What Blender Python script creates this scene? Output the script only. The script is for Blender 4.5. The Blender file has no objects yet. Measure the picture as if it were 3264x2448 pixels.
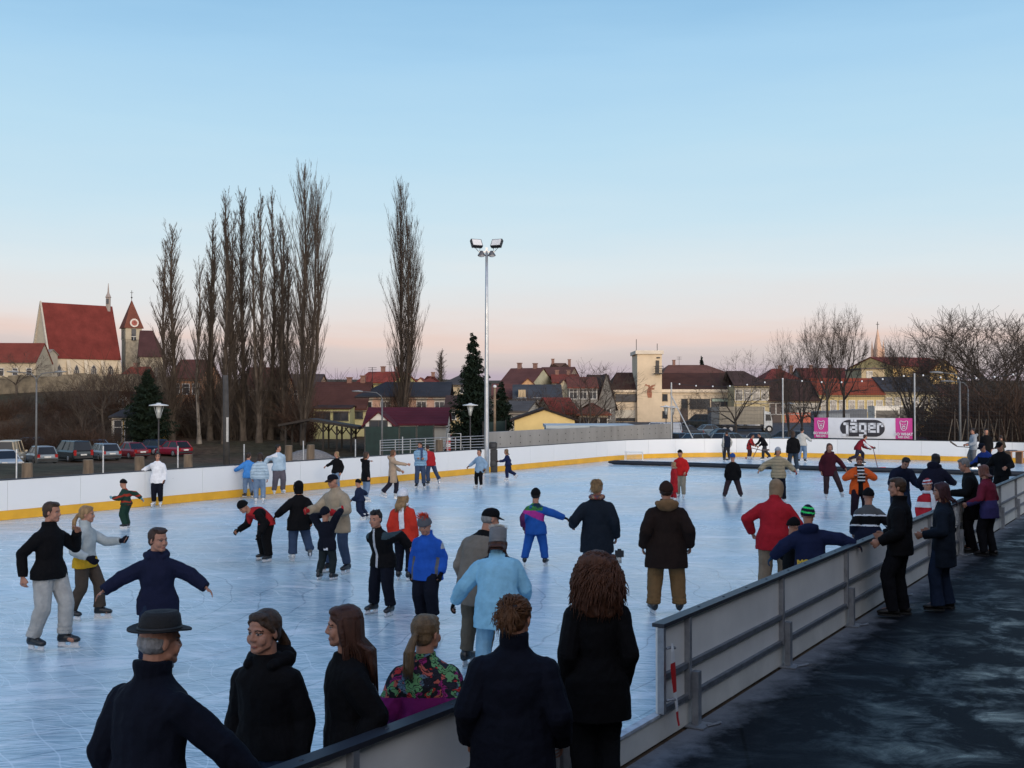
import bpy, math, random
from mathutils import Vector, Matrix, noise as mnoise
random.seed(7)
V = Vector
SC = bpy.context.scene
COL = SC.collection
R = math.radians
# ---------------------------------------------------------------- camera model
K = 3264 / 2212.0          # overview pixels -> photo pixels
FP = 3541.0                # focal length in photo pixels
CZ = 2.75                  # camera height
HY = 1284.0                # horizon row in photo pixels
PITCH = math.atan((HY - 1224) / FP)
cam_d = bpy.data.cameras.new('camera')
cam = bpy.data.objects.new('camera', cam_d)
COL.objects.link(cam)
cam.location = (0, 0, CZ)
cam.rotation_euler = (math.pi / 2 + PITCH, 0, 0)
cam_d.sensor_width = 36
cam_d.lens = 36 * FP / 3264
cam_d.clip_start = 0.05
cam_d.clip_end = 6000
SC.camera = cam

def ray(px, py):
    x, u = (px - 1632) / FP, (1224 - py) / FP
    return V((x, math.cos(PITCH) - u * math.sin(PITCH), math.sin(PITCH) + u * math.cos(PITCH)))

def at(px, py, Y):
    r = ray(px, py)
    return V((0, 0, CZ)) + r * (Y / r.y)

def gnd(px, py, z=0.0):
    r = ray(px, py)
    return V((0, 0, CZ)) + r * ((z - CZ) / r.z)

# rink frame: s runs along the long boards, n across (ice is on the negative side of n)
RD = V((0.5255, 0.8508, 0)); RD.normalize()
RN = V((RD.y, -RD.x, 0))
NE = -3.76                  # near boards
FA = -23.8                  # far long boards
SE = 55.6                   # end boards
def rk(s, n, z=0.0):
    p = RD * s + RN * n
    return V((p.x, p.y, z))
def sn(p):
    return (p.x * RD.x + p.y * RD.y, p.x * RN.x + p.y * RN.y)

# ---------------------------------------------------------------- colours and materials
def lin(c):
    c = c / 255.0
    return c / 12.92 if c <= 0.04045 else ((c + 0.055) / 1.055) ** 2.4
def rgb(r, g, b):
    return (lin(r), lin(g), lin(b))

MATS = {}
def nd(nt, t, **kw):
    n = nt.nodes.new(t)
    for k, v in kw.items():
        setattr(n, k, v)
    return n

def newmat(name):
    m = bpy.data.materials.new(name)
    m.use_nodes = True
    nt = m.node_tree
    b = nt.nodes['Principled BSDF']
    return m, nt, b

def mx(nt, a, b, fac, mode='MIX'):
    n = nt.nodes.new('ShaderNodeMix'); n.data_type = 'RGBA'; n.blend_type = mode
    for idx, v in ((0, fac), (6, a), (7, b)):
        s = n.inputs[idx]
        if hasattr(v, 'links') or hasattr(v, 'is_linked'):
            nt.links.new(v, s)
        elif idx == 0:
            s.default_value = v
        else:
            s.default_value = (v[0], v[1], v[2], 1)
    return n.outputs[2]

def ramp(nt, src, stops, interp='LINEAR'):
    n = nt.nodes.new('ShaderNodeValToRGB')
    cr = n.color_ramp; cr.interpolation = interp
    while len(cr.elements) < len(stops):
        cr.elements.new(0.5)
    for e, (p, c) in zip(cr.elements, stops):
        e.position = p
        e.color = (c, c, c, 1) if isinstance(c, (int, float)) else (c[0], c[1], c[2], 1)
    nt.links.new(src, n.inputs[0])
    return n.outputs[0]

def noise_tex(nt, co, scale, detail=4, rough=0.55, dist=0.0, sc3=None, rot=0.0):
    if sc3 or rot:
        mp = nt.nodes.new('ShaderNodeMapping')
        mp.inputs['Rotation'].default_value = (0, 0, rot)
        mp.inputs['Scale'].default_value = sc3 or (1, 1, 1)
        nt.links.new(co, mp.inputs[0]); co = mp.outputs[0]
    n = nt.nodes.new('ShaderNodeTexNoise')
    n.inputs['Scale'].default_value = scale
    n.inputs['Detail'].default_value = detail
    n.inputs['Roughness'].default_value = rough
    n.inputs['Distortion'].default_value = dist
    nt.links.new(co, n.inputs['Vector'])
    return n.outputs[0]

def bump(nt, b, h, strength=0.3, dist=0.02):
    n = nt.nodes.new('ShaderNodeBump')
    n.inputs['Strength'].default_value = strength
    n.inputs['Distance'].default_value = dist
    nt.links.new(h, n.inputs['Height'])
    nt.links.new(n.outputs[0], b.inputs['Normal'])

def M(key, col, rough=0.8, var=0.18, scale=6.0, bp=0.0, bs=30.0, metal=0.0, spec=0.5, bd=0.02, sc3=None):
    """plain procedural material: noise-varied colour, optional bump"""
    k = (key, tuple(col), rough, var, scale, bp, bs, metal)
    if k in MATS:
        return MATS[k]
    m, nt, b = newmat(key)
    tc = nd(nt, 'ShaderNodeTexCoord')
    n = noise_tex(nt, tc.outputs['Object'], scale, 5, 0.6, sc3=sc3)
    f = ramp(nt, n, [(0.3, 0), (0.7, 1)])
    lo = tuple(c * (1 - var) for c in col); hi = tuple(min(c * (1 + var), 0.95) for c in col)
    nt.links.new(mx(nt, lo, hi, f), b.inputs['Base Color'])
    b.inputs['Roughness'].default_value = rough
    b.inputs['Metallic'].default_value = metal
    b.inputs['Specular IOR Level'].default_value = spec
    if bp:
        bump(nt, b, noise_tex(nt, tc.outputs['Object'], bs, 3, 0.6), bp, bd)
    MATS[k] = m
    return m

def cloth(col, key='cloth', knit=False):
    return M(key, col, 0.85, 0.16, 9.0, 0.5, 26.0 if not knit else 90.0, spec=0.12, bd=0.012)

# ---------------------------------------------------------------- mesh builder
class MB:
    def __init__(s):
        s.v = []; s.f = []; s.m = []
    def add(s, vs, fs, mi=0):
        o = len(s.v); s.v.extend(vs)
        for f in fs:
            s.f.append(tuple(i + o for i in f)); s.m.append(mi)
        return s
    def box(s, c, size, mi=0, rot=None):
        x, y, z = (q / 2 for q in size)
        vs = [V((a, b, d)) for a in (-x, x) for b in (-y, y) for d in (-z, z)]
        if rot is not None:
            vs = [rot @ q for q in vs]
        c = V(c)
        return s.add([q + c for q in vs], [(0, 1, 3, 2), (4, 6, 7, 5), (0, 4, 5, 1), (2, 3, 7, 6), (0, 2, 6, 4), (1, 5, 7, 3)], mi)
    def quad(s, a, b, c, d, mi=0):
        return s.add([V(a), V(b), V(c), V(d)], [(0, 1, 2, 3)], mi)
    def poly(s, pts, mi=0):
        return s.add([V(p) for p in pts], [tuple(range(len(pts)))], mi)
    def prism(s, pts, d, mi=0):
        """closed outline pts (3D) pushed along d"""
        n = len(pts); d = V(d)
        vs = [V(p) for p in pts] + [V(p) + d for p in pts]
        fs = [tuple(range(n))[::-1], tuple(range(n, 2 * n))] + [(i, (i + 1) % n, n + (i + 1) % n, n + i) for i in range(n)]
        return s.add(vs, fs, mi)
    def loft(s, secs, n=12, mi=0, cap=True):
        """secs: (centre, U, W) ellipse rings"""
        vs = []; fs = []
        cs = [(math.cos(2 * math.pi * i / n), math.sin(2 * math.pi * i / n)) for i in range(n)]
        for c, u, w in secs:
            for a, b in cs:
                vs.append(c + u * a + w * b)
        for k in range(len(secs) - 1):
            for i in range(n):
                j = (i + 1) % n
                fs.append((k * n + i, k * n + j, (k + 1) * n + j, (k + 1) * n + i))
        if cap:
            fs.append(tuple(range(n))[::-1])
            fs.append(tuple(range((len(secs) - 1) * n, len(secs) * n)))
        return s.add(vs, fs, mi)
    def tube(s, pts, rads, n=8, mi=0, cap=True):
        secs = []
        pts = [V(p) for p in pts]
        if not isinstance(rads, (list, tuple)):
            rads = [rads] * len(pts)
        ref = None
        for i, p in enumerate(pts):
            d = (pts[min(i + 1, len(pts) - 1)] - pts[max(i - 1, 0)])
            if d.length < 1e-9: d = V((0, 0, 1))
            d.normalize()
            if ref is None:
                ref = V((1, 0, 0)) if abs(d.x) < 0.8 else V((0, 1, 0))
            u = ref - d * ref.dot(d); u.normalize(); ref = u
            secs.append((p, u * rads[i], d.cross(u) * rads[i]))
        return s.loft(secs, n, mi, cap)
    def capsule(s, a, b, ra, rb, n=10, mi=0):
        a = V(a); b = V(b); d = b - a
        if d.length < 1e-6: d = V((0, 0, 1e-4))
        d.normalize()
        pts = []; rs = []
        for q in (-90, -60, -30):
            pts.append(a + d * ra * math.sin(R(q))); rs.append(max(ra * math.cos(R(q)), ra * 0.02))
        pts.append(a); rs.append(ra); pts.append(b); rs.append(rb)
        for q in (30, 60, 90):
            pts.append(b + d * rb * math.sin(R(q))); rs.append(max(rb * math.cos(R(q)), rb * 0.02))
        ref = V((1, 0, 0)) if abs(d.x) < 0.8 else V((0, 1, 0))
        u = ref - d * ref.dot(d); u.normalize(); w = d.cross(u)
        return s.loft([(p, u * r, w * r) for p, r in zip(pts, rs)], n, mi)
    def ell(s, c, ax, ay, az, n=12, mi=0):
        """ellipsoid with axis vectors"""
        c = V(c); ax = V(ax); ay = V(ay); az = V(az)
        secs = []
        for q in (-88, -65, -40, -15, 15, 40, 65, 88):
            secs.append((c + az * math.sin(R(q)), ax * math.cos(R(q)), ay * math.cos(R(q))))
        return s.loft(secs, n, mi)
    def build(s, name, mats, parent=None, smooth=False, loc=None, rotz=0.0):
        me = bpy.data.meshes.new(name)
        me.from_pydata([tuple(q) for q in s.v], [], s.f)
        if not isinstance(mats, (list, tuple)): mats = [mats]
        for m in mats: me.materials.append(m)
        if len(mats) > 1:
            me.polygons.foreach_set('material_index', s.m)
        if smooth:
            me.polygons.foreach_set('use_smooth', [True] * len(me.polygons))
        me.update()
        o = bpy.data.objects.new(name, me)
        COL.objects.link(o)
        if parent: o.parent = parent
        if loc is not None: o.location = loc
        o.rotation_euler = (0, 0, rotz)
        return o

def tag(o, label, cat, group=None):
    o['label'] = label; o['category'] = cat
    if group: o['group'] = group
    return o
def struct(o, kind='structure'):
    o['kind'] = kind
    return o
def thing(name, label, cat, loc=(0, 0, 0), rotz=0.0, group=None):
    o = bpy.data.objects.new(name, None)
    o.empty_display_size = 0.2
    COL.objects.link(o)
    o.location = loc; o.rotation_euler = (0, 0, rotz)
    return tag(o, label, cat, group)
def copy_tree(o, parent=None):
    c = o.copy(); COL.objects.link(c); c.parent = parent
    for ch in o.children:
        copy_tree(ch, c)
    return c
def local(o, p):
    """world point -> frame of a yawed root"""
    q = V(p) - o.location
    a = -o.rotation_euler.z
    return V((q.x * math.cos(a) - q.y * math.sin(a), q.x * math.sin(a) + q.y * math.cos(a), q.z))

BAKE = []   # (object, zone function) meshes with modifiers, baked at the end
def textmesh(body, size, name, mat, parent, mtx, extrude=0.004, offset=0.0, space=1.0, sx=1.0):
    cu = bpy.data.curves.new(name, 'FONT')
    cu.body = body; cu.size = size; cu.align_x = 'CENTER'; cu.align_y = 'CENTER'
    cu.extrude = extrude; cu.offset = offset; cu.space_character = space
    t = bpy.data.objects.new(name, cu); COL.objects.link(t)
    dg = bpy.context.evaluated_depsgraph_get(); dg.update()
    me = bpy.data.meshes.new_from_object(t.evaluated_get(dg))
    bpy.data.objects.remove(t); bpy.data.curves.remove(cu)
    for v in me.vertices: v.co.x *= sx
    me.materials.clear(); me.materials.append(mat)
    o = bpy.data.objects.new(name, me); COL.objects.link(o)
    o.parent = parent; o.matrix_local = mtx
    return o
# ---------------------------------------------------------------- sky and light
W = bpy.data.worlds.new('World'); SC.world = W
W.use_nodes = True
nt = W.node_tree
bg = nt.nodes['Background']
SUN_AZ = R(158)      # behind the camera, a little to its right (azimuth from +Y towards +X)
SUN_EL = R(6)
tc = nd(nt, 'ShaderNodeTexCoord')
sep = nd(nt, 'ShaderNodeSeparateXYZ'); nt.links.new(tc.outputs['Generated'], sep.inputs[0])
# wavering of the cloud bank low in the east
cl = noise_tex(nt, tc.outputs['Generated'], 3.0, 5, 0.55, sc3=(1.2, 1.2, 9.0))
ad = nd(nt, 'ShaderNodeMath', operation='MULTIPLY_ADD')
nt.links.new(cl, ad.inputs[0]); ad.inputs[1].default_value = 0.05
nt.links.new(sep.outputs['Z'], ad.inputs[2])
sb = nd(nt, 'ShaderNodeMath', operation='SUBTRACT'); nt.links.new(ad.outputs[0], sb.inputs[0]); sb.inputs[1].default_value = 0.025
def el(y):            # overview row -> sine of elevation
    return math.sin(math.atan((870 - y) / 2400.0))
SKY = [(0.0, rgb(186, 172, 186)), (el(815), rgb(186, 172, 186)), (el(775), rgb(205, 193, 192)), (el(752), rgb(216, 202, 199)), (el(732), rgb(230, 207, 199)),
       (el(694), rgb(229, 221, 219)), (el(600), rgb(220, 230, 235)), (el(480), rgb(202, 226, 239)), (el(300), rgb(184, 219, 240)), (el(120), rgb(166, 208, 238)),
       (el(0), rgb(150, 196, 231)), (0.6, rgb(112, 166, 222)), (1.0, rgb(92, 142, 206))]
# compress the axis so that all stops sit inside the ramp
pos = nd(nt, 'ShaderNodeMath', operation='POWER'); nt.links.new(sb.outputs[0], pos.inputs[0]); pos.inputs[1].default_value = 0.5
pos.use_clamp = True
skyc = ramp(nt, pos.outputs[0], [(math.sqrt(p), c) for p, c in SKY])
# glow of the sun that has just reached the horizon behind the camera
sd = nd(nt, 'ShaderNodeVectorMath', operation='DOT_PRODUCT')
nt.links.new(tc.outputs['Generated'], sd.inputs[0])
sd.inputs[1].default_value = (math.sin(SUN_AZ) * math.cos(SUN_EL), math.cos(SUN_AZ) * math.cos(SUN_EL), math.sin(SUN_EL))
gl = ramp(nt, sd.outputs['Value'], [(0.0, 0.0), (0.35, 0.12), (0.75, 0.45), (1.0, 1.0)])
glow = mx(nt, (0, 0, 0), (2.1, 1.75, 1.45), gl)
both = mx(nt, skyc, glow, 1.0, 'ADD')
ns = nd(nt, 'ShaderNodeTexSky'); ns.sky_type = 'NISHITA'; ns.sun_disc = False
ns.sun_elevation = SUN_EL; ns.sun_rotation = SUN_AZ
nsc = mx(nt, (0, 0, 0), ns.outputs[0], 0.004)
allc = mx(nt, both, nsc, 1.0, 'ADD')
nt.links.new(allc, bg.inputs[0])
bg.inputs[1].default_value = 1.0
sun_d = bpy.data.lights.new('sun', 'SUN'); sun_d.energy = 2.0; sun_d.angle = R(25); sun_d.color = (1.0, 0.84, 0.66)
sun = bpy.data.objects.new('sun', sun_d); COL.objects.link(sun)
sv = V((math.sin(SUN_AZ) * math.cos(SUN_EL), math.cos(SUN_AZ) * math.cos(SUN_EL), math.sin(SUN_EL)))
sun.rotation_euler = sv.to_track_quat('Z', 'Y').to_euler()
sun.location = sv * 50
SC.view_settings.view_transform = 'Standard'; SC.view_settings.look = 'None'
SC.view_settings.exposure = 0; SC.view_settings.gamma = 1
SC.render.engine = 'CYCLES'
SC.cycles.max_bounces = 6; SC.cycles.diffuse_bounces = 3; SC.cycles.glossy_bounces = 3
SC.cycles.transparent_max_bounces = 8
try:
    SC.cycles.use_denoising = True
except Exception:
    pass

# ---------------------------------------------------------------- terrain
def sst(a, b, x):
    t = min(max((x - a) / (b - a), 0), 1)
    return t * t * (3 - 2 * t)
def hill(x, y):
    L = sst(-0.16, -0.30, x / max(y, 1))          # the church hill to the west
    left = sst(0.02, -0.10, x / max(y, 1))
    lo = -0.12 * sst(30, 42, y)
    west = lo - 2.1 * sst(50, 86, y) + 1.0 * sst(104, 117, y) + 1.5 * sst(120, 150, y)
    east = lo - 1.45 * sst(64, 88, y) + 1.5 * sst(128, 165, y)
    a = west * left + east * (1 - left) + 5.2 * sst(118, 168, y) * L
    return a + 5.0 * sst(175, 330, y) * (1 - L) + 6 * sst(190, 420, y)

def ground_mat():
    m, nt, b = newmat('winter_ground')
    tc = nd(nt, 'ShaderNodeTexCoord'); co = tc.outputs['Object']
    n1 = noise_tex(nt, co, 0.05, 6, 0.6); n2 = noise_tex(nt, co, 1.3, 8, 0.7); n3 = noise_tex(nt, co, 0.4, 4, 0.6)
    c1 = mx(nt, (0.115, 0.072, 0.046), (0.06, 0.055, 0.032), ramp(nt, n1, [(0.42, 0), (0.6, 1)]))
    c2 = mx(nt, c1, (0.14, 0.105, 0.07), ramp(nt, n3, [(0.55, 0), (0.75, 0.6)]))
    c3 = mx(nt, c2, (0.026, 0.018, 0.012), ramp(nt, n2, [(0.35, 0.85), (0.6, 0)]))
    nt.links.new(c3, b.inputs['Base Color'])
    b.inputs['Roughness'].default_value = 0.95; b.inputs['Specular IOR Level'].default_value = 0.1
    bump(nt, b, n2, 0.8, 0.1)
    return m
xs = [-900, -600, -400, -300, -240, -200] + [-180 + 6 * i for i in range(61)] + [200, 240, 300, 400, 600, 900]
ys = [-60, -20, 20, 40] + [50 + 6 * i for i in range(40)] + [310, 340, 380, 430, 500, 650, 900, 1400, 2500]
mb = MB()
vs = [V((x, y, hill(x, y) + (mnoise.noise(V((x * .05, y * .05, 0))) * 0.4 * sst(130, 170, y)) - 0.02 + 0.0)) for y in ys for x in xs]
nx = len(xs)
fs = [(j * nx + i, j * nx + i + 1, (j + 1) * nx + i + 1, (j + 1) * nx + i) for j in range(len(ys) - 1) for i in range(nx - 1)]
mb.add(vs, fs)
struct(mb.build('ground', ground_mat(), smooth=True))

# ---------------------------------------------------------------- ice
def ice_mat():
    m, nt, b = newmat('skated_ice')
    tc = nd(nt, 'ShaderNodeTexCoord'); co = tc.outputs['Object']
    big = noise_tex(nt, co, 0.22, 6, 0.62)
    # direction of the skating, warped
    wn = nd(nt, 'ShaderNodeTexNoise'); wn.inputs['Scale'].default_value = 0.35; wn.inputs['Detail'].default_value = 2
    nt.links.new(co, wn.inputs['Vector'])
    wv = nd(nt, 'ShaderNodeVectorMath', operation='MULTIPLY_ADD')
    nt.links.new(wn.outputs['Color'], wv.inputs[0]); wv.inputs[1].default_value = (1.6, 1.6, 0); nt.links.new(co, wv.inputs[2])
    w = wv.outputs[0]
    ax = math.atan2(RD.y, RD.x)
    streaks = []
    for k, (rot, sc, st) in enumerate([(-ax, 1.9, 14), (-ax + 0.5, 2.6, 16), (-ax - 0.6, 2.3, 18), (0.1, 3.1, 15)]):
        n = noise_tex(nt, w if k % 2 == 0 else co, sc, 5, 0.68, sc3=(1, st, 1), rot=rot)
        streaks.append(ramp(nt, n, [(0.52, 0), (0.58, 0.7), (0.68, 1)]))
    cuts = []
    for k, (rot, sc, st) in enumerate([(-ax + 0.25, 1.1, 55), (-ax - 0.35, 1.3, 60), (0.3, 1.0, 50)]):
        n = noise_tex(nt, w, sc, 3, 0.5, sc3=(1, st, 1), rot=rot)
        cuts.append(ramp(nt, n, [(0.30, 1), (0.37, 0)]))
    fine = noise_tex(nt, co, 38, 4, 0.75)
    c = mx(nt, (0.20, 0.325, 0.40), (0.36, 0.50, 0.57), ramp(nt, big, [(0.35, 0), (0.65, 1)]))
    for k, s in enumerate(streaks):
        f = nd(nt, 'ShaderNodeMath', operation='MULTIPLY'); nt.links.new(s, f.inputs[0]); f.inputs[1].default_value = 0.62
        c = mx(nt, c, (0.66, 0.78, 0.84), f.outputs[0])
    for s in cuts:
        f = nd(nt, 'ShaderNodeMath', operation='MULTIPLY'); nt.links.new(s, f.inputs[0]); f.inputs[1].default_value = 0.75
        c = mx(nt, c, (0.060, 0.125, 0.185), f.outputs[0])
    for sc, rot in ((0.9, 0.4), (0.6, 1.9), (1.3, 1.1), (1.0, 2.6)):
        mp = nd(nt, 'ShaderNodeMapping'); mp.inputs['Rotation'].default_value = (0, 0, rot); mp.inputs['Location'].default_value = (rot * 7, sc * 19, 0); nt.links.new(w, mp.inputs[0])
        wa = nd(nt, 'ShaderNodeTexWave'); wa.wave_type = 'RINGS'; wa.rings_direction = 'Z'; wa.inputs['Scale'].default_value = sc; wa.inputs['Distortion'].default_value = 2.6; wa.inputs['Detail'].default_value = 2; wa.inputs['Detail Scale'].default_value = 0.6
        nt.links.new(mp.outputs[0], wa.inputs['Vector'])
        c = mx(nt, c, (0.74, 0.83, 0.88) if rot != 1.9 else (0.07, 0.13, 0.19), ramp(nt, wa.outputs['Fac'], [(0.992, 0), (0.999, 0.5)]))
    snow = noise_tex(nt, w, 0.8, 7, 0.72, sc3=(1, 3, 1), rot=-ax)
    c = mx(nt, c, (0.78, 0.82, 0.86), ramp(nt, snow, [(0.52, 0), (0.64, 0.75)]))
    c = mx(nt, c, (0.78, 0.82, 0.85), ramp(nt, fine, [(0.58, 0), (0.75, 0.45)]))
    nt.links.new(c, b.inputs['Base Color'])
    nt.links.new(ramp(nt, big, [(0.35, 0.14), (0.7, 0.36)]), b.inputs['Roughness'])
    b.inputs['Specular IOR Level'].default_value = 0.45
    bump(nt, b, mx(nt, streaks[0], fine, 0.5), 0.25, 0.01)
    return m

def rink_outline(off=0.0):
    """far long side -> rounded corner -> end side, points (s, n)"""
    rad = 8.5 + off
    pts = [(-12.0, FA - off)]
    s = -12.0
    cs, cn = SE - 8.5, FA + 8.5
    k = 1
    while s + 2.0 < cs:
        s += 2.0; pts.append((s, FA - off))
    for i in range(0, 9):
        a = math.pi / 2 * i / 8
        pts.append((cs + rad * math.sin(a), cn - rad * math.cos(a)))
    n = cn
    while n < NE - 2:
        n += 2.0; pts.append((SE + off, n))
    return pts
RO = rink_outline()
mb = MB()
outl = [rk(s, n, 0.0) for s, n in RO]
ice = [rk(-12, NE + 0.015, 0)] + [q for q in outl if sn(q)[1] < NE] + [rk(SE, NE + 0.015, 0)]
mb.poly(ice)
struct(mb.build('ice', ice_mat()))

# ---------------------------------------------------------------- wet walkway
def wet_mat():
    m, nt, b = newmat('wet_asphalt')
    tc = nd(nt, 'ShaderNodeTexCoord'); co = tc.outputs['Object']
    ax = math.atan2(RD.y, RD.x)
    n1 = noise_tex(nt, co, 1.5, 9, 0.72, dist=0.5, sc3=(1, 1.15, 1), rot=-ax)
    n2 = noise_tex(nt, co, 60, 3, 0.7); n3 = noise_tex(nt, co, 3.0, 6, 0.7)
    wet = ramp(nt, n1, [(0.46, 0), (0.66, 1)])
    c = mx(nt, (0.004, 0.0045, 0.006), (0.010, 0.011, 0.014), ramp(nt, n2, [(0.3, 0), (0.7, 1)]))
    big = noise_tex(nt, co, 0.35, 4, 0.6)
    wet = mx(nt, (0, 0, 0), wet, ramp(nt, big, [(0.38, 0.1), (0.58, 1)]))
    cr = nd(nt, 'ShaderNodeTexVoronoi'); cr.feature = 'DISTANCE_TO_EDGE'; cr.inputs['Scale'].default_value = 0.45; nt.links.new(co, cr.inputs['Vector'])
    c = mx(nt, (0.001, 0.001, 0.0012), c, ramp(nt, cr.outputs['Distance'], [(0.004, 0), (0.009, 1)]))
    c = mx(nt, c, (0.05, 0.065, 0.085), ramp(nt, n3, [(0.60, 0), (0.78, 0.15)]))
    # grey slush lying along the foot of the boards
    sepx = nd(nt, 'ShaderNodeVectorMath', operation='DOT_PRODUCT'); nt.links.new(co, sepx.inputs[0]); sepx.inputs[1].default_value = tuple(RN)
    ad = nd(nt, 'ShaderNodeMath', operation='MULTIPLY_ADD'); nt.links.new(n3, ad.inputs[0]); ad.inputs[1].default_value = -0.9; nt.links.new(sepx.outputs['Value'], ad.inputs[2])
    mr = nd(nt, 'ShaderNodeMapRange'); nt.links.new(ad.outputs[0], mr.inputs[0])
    mr.inputs[1].default_value = NE - 0.35; mr.inputs[2].default_value = NE + 0.02; mr.inputs[3].default_value = 1; mr.inputs[4].default_value = 0
    c = mx(nt, c, (0.16, 0.165, 0.175), mr.outputs[0])
    nt.links.new(c, b.inputs['Base Color'])
    nt.links.new(mx(nt, (0.70, 0.70, 0.70), (0.15, 0.15, 0.15), wet), b.inputs['Roughness'])
    nt.links.new(mx(nt, (0.08, 0.08, 0.08), (0.30, 0.30, 0.30), wet), b.inputs['Specular IOR Level'])
    h = mx(nt, mx(nt, n2, n3, 0.5), (0.5, 0.5, 0.5), wet)
    bump(nt, b, h, 0.5, 0.012)
    return m
mb = MB()
mb.poly([rk(-12, NE + 0.06, -0.004), rk(SE + 3, NE + 0.06, -0.004), rk(SE + 3, 18, -0.004), rk(-12, 18, -0.004)])
struct(mb.build('walkway', wet_mat()))
# ---------------------------------------------------------------- boards round the ice
white, nt, b = newmat('white_board')
tc = nd(nt, 'ShaderNodeTexCoord'); n1 = noise_tex(nt, tc.outputs['Object'], 5.0, 6, 0.75, sc3=(1, 1, 2.2)); n2 = noise_tex(nt, tc.outputs['Object'], 0.7, 4)
c = mx(nt, (0.68, 0.68, 0.67), (0.75, 0.75, 0.75), n2)
nt.links.new(mx(nt, c, (0.22, 0.22, 0.24), ramp(nt, n1, [(0.66, 0), (0.74, 0.5)])), b.inputs['Base Color']); b.inputs['Roughness'].default_value = 0.4
yellow = M('yellow_kick', (0.70, 0.36, 0.02), 0.45, 0.12, 2.0)
dark = M('dark_cap', (0.02, 0.022, 0.03), 0.5, 0.2)
steel = M('galvanised', (0.30, 0.31, 0.33), 0.45, 0.25, 8, 0.1, 40, metal=0.6)
dsteel = M('dull_steel', (0.16, 0.17, 0.19), 0.5, 0.25, 10, 0.1, 40, metal=0.5)
BH = 0.93
far = thing('rink_boards', 'long white boards with a yellow kick strip round the far sides of the ice', 'rink boards')
i = 0
def strip(a, b, z0, z1, t0, t1, gap):
    """board between two outline points; t = offsets from the ice edge, outward"""
    d = (b - a).normalized(); nrm = V((d.y, -d.x, 0))
    if nrm.dot(rk(25, -14) - a) > 0: nrm = -nrm
    a2 = a + d * gap; b2 = b - d * gap
    m = MB()
    p = [a2 + nrm * t0, b2 + nrm * t0, b2 + nrm * t1, a2 + nrm * t1]
    m.prism([q + V((0, 0, z0)) for q in p], (0, 0, z1 - z0))
    return m
P = [rk(s, n) for s, n in RO]
for a, b in zip(P[:-1], P[1:]):
    strip(a, b, 0.225, BH, 0.0, 0.03, 0.004).build('panel', white, far)
    strip(a, b, 0.004, 0.222, -0.012, 0.028, 0.0005).build('kick_strip', yellow, far)
    strip(a, b, BH + 0.002, BH + 0.028, -0.008, 0.06, 0.0003).build('cap_rail', dark, far)

# near boards, seen from outside
outp = M('board_back', (0.70, 0.68, 0.64), 0.5, 0.10, 1.2, 0.08, 60)
kick = M('board_kick', (0.66, 0.64, 0.58), 0.55, 0.14, 2.0)
ledge = M('frosty_ledge', (0.42, 0.44, 0.47), 0.7, 0.3, 9, 0.4, 30)
def near_bend(s):            # the boards start to curve in towards the corner near the camera
    return NE - 0.0055 * max(0, 8.3 - s) ** 2
def nb(s, t=0.0, z=0.0):
    return rk(s, near_bend(s) + t, z)
def nbox(s0, s1, t0, t1, z0, z1, mi=0, m=None):
    m = m or MB()
    p = [nb(s0, t0), nb(s1, t0), nb(s1, t1), nb(s0, t1)]
    m.prism([q + V((0, 0, z0)) for q in p], (0, 0, z1 - z0), mi)
    return m
def near_run(root, s_posts, s0, s1, endpost=None):
    edges = sorted(set([s0] + s_posts + [s1]))
    for a, b in zip(edges[:-1], edges[1:]):
        nbox(a + 0.003, b - 0.003, 0.0, 0.02, 0.235, BH).build('panel', outp, root)
        nbox(a + 0.026, b - 0.026, 0.021, 0.06, 0.50, 0.545).build('mid_rail', dsteel, root)
        nbox(a + 0.026, b - 0.026, 0.021, 0.06, 0.238, 0.275).build('low_rail', dsteel, root)
        m = nbox(a, b, -0.03, 0.075, BH + 0.002, BH + 0.032)
        for q in range(int((b - a) / 0.6)):
            m.ell(nb(a + 0.3 + 0.6 * q, 0.02, BH + 0.032), RD * 0.014, RN * 0.014, V((0, 0, 0.008)), 6)
        m.build('cap_rail', dark, root)
    for p in s_posts:
        nbox(p - 0.024, p + 0.024, 0.021, 0.07, 0.236, BH - 0.002).build('post', steel, root)
        st = nbox(p + 0.028, p + 0.10, 0.062, 0.125, 0.012, 0.46).build('post_socket', steel, root)
        q = nbox(p - 0.05, p + 0.16, 0.03, 0.20, 0.0, 0.011)
        q.tube([nb(p + 0.06, 0.19, 0.01), nb(p + 0.16, 0.24, 0.012), nb(p + 0.22, 0.25, 0.011)], 0.012, 6)
        q.build('foot_plate', steel, root)
nr = thing('rink_boards', 'grey backed rink boards with steel posts running away along the wet walkway', 'rink boards', nb(8.3))
SP = [8.87 + 2.5 * k for k in range(0, 10)]
inv = Matrix.Translation(-nr.location)
near_run(nr, SP, 8.3, 33.0)
nbox(8.3 - 0.004, 8.34, 0.02, 0.075, 0.236, BH - 0.001).build('end_post', steel, nr)
nbox(6.7, 33.0, 0.0, 0.035, 0.002, 0.205).build('kick_strip', kick, nr)
nbox(6.7, 33.0, -0.02, 0.05, 0.207, 0.232).build('kick_ledge', ledge, nr)
m = MB()
for q in (0.76, 0.34):
    m.tube([nb(8.34, 0.076, q), nb(8.40, 0.11, q + 0.005), nb(8.44, 0.11, q - 0.01)], 0.012, 6)
m.build('latch_hook', steel, nr)
nl = thing('rink_boards', 'grey backed rink boards between the gate opening and the hatted man', 'rink boards', nb(6.7))
near_run(nl, [2.1, 4.55, 6.64], -3.0, 6.69)
nbox(-3.0, 6.69, 0.0, 0.035, 0.002, 0.205).build('kick_strip', kick, nl)
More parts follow.
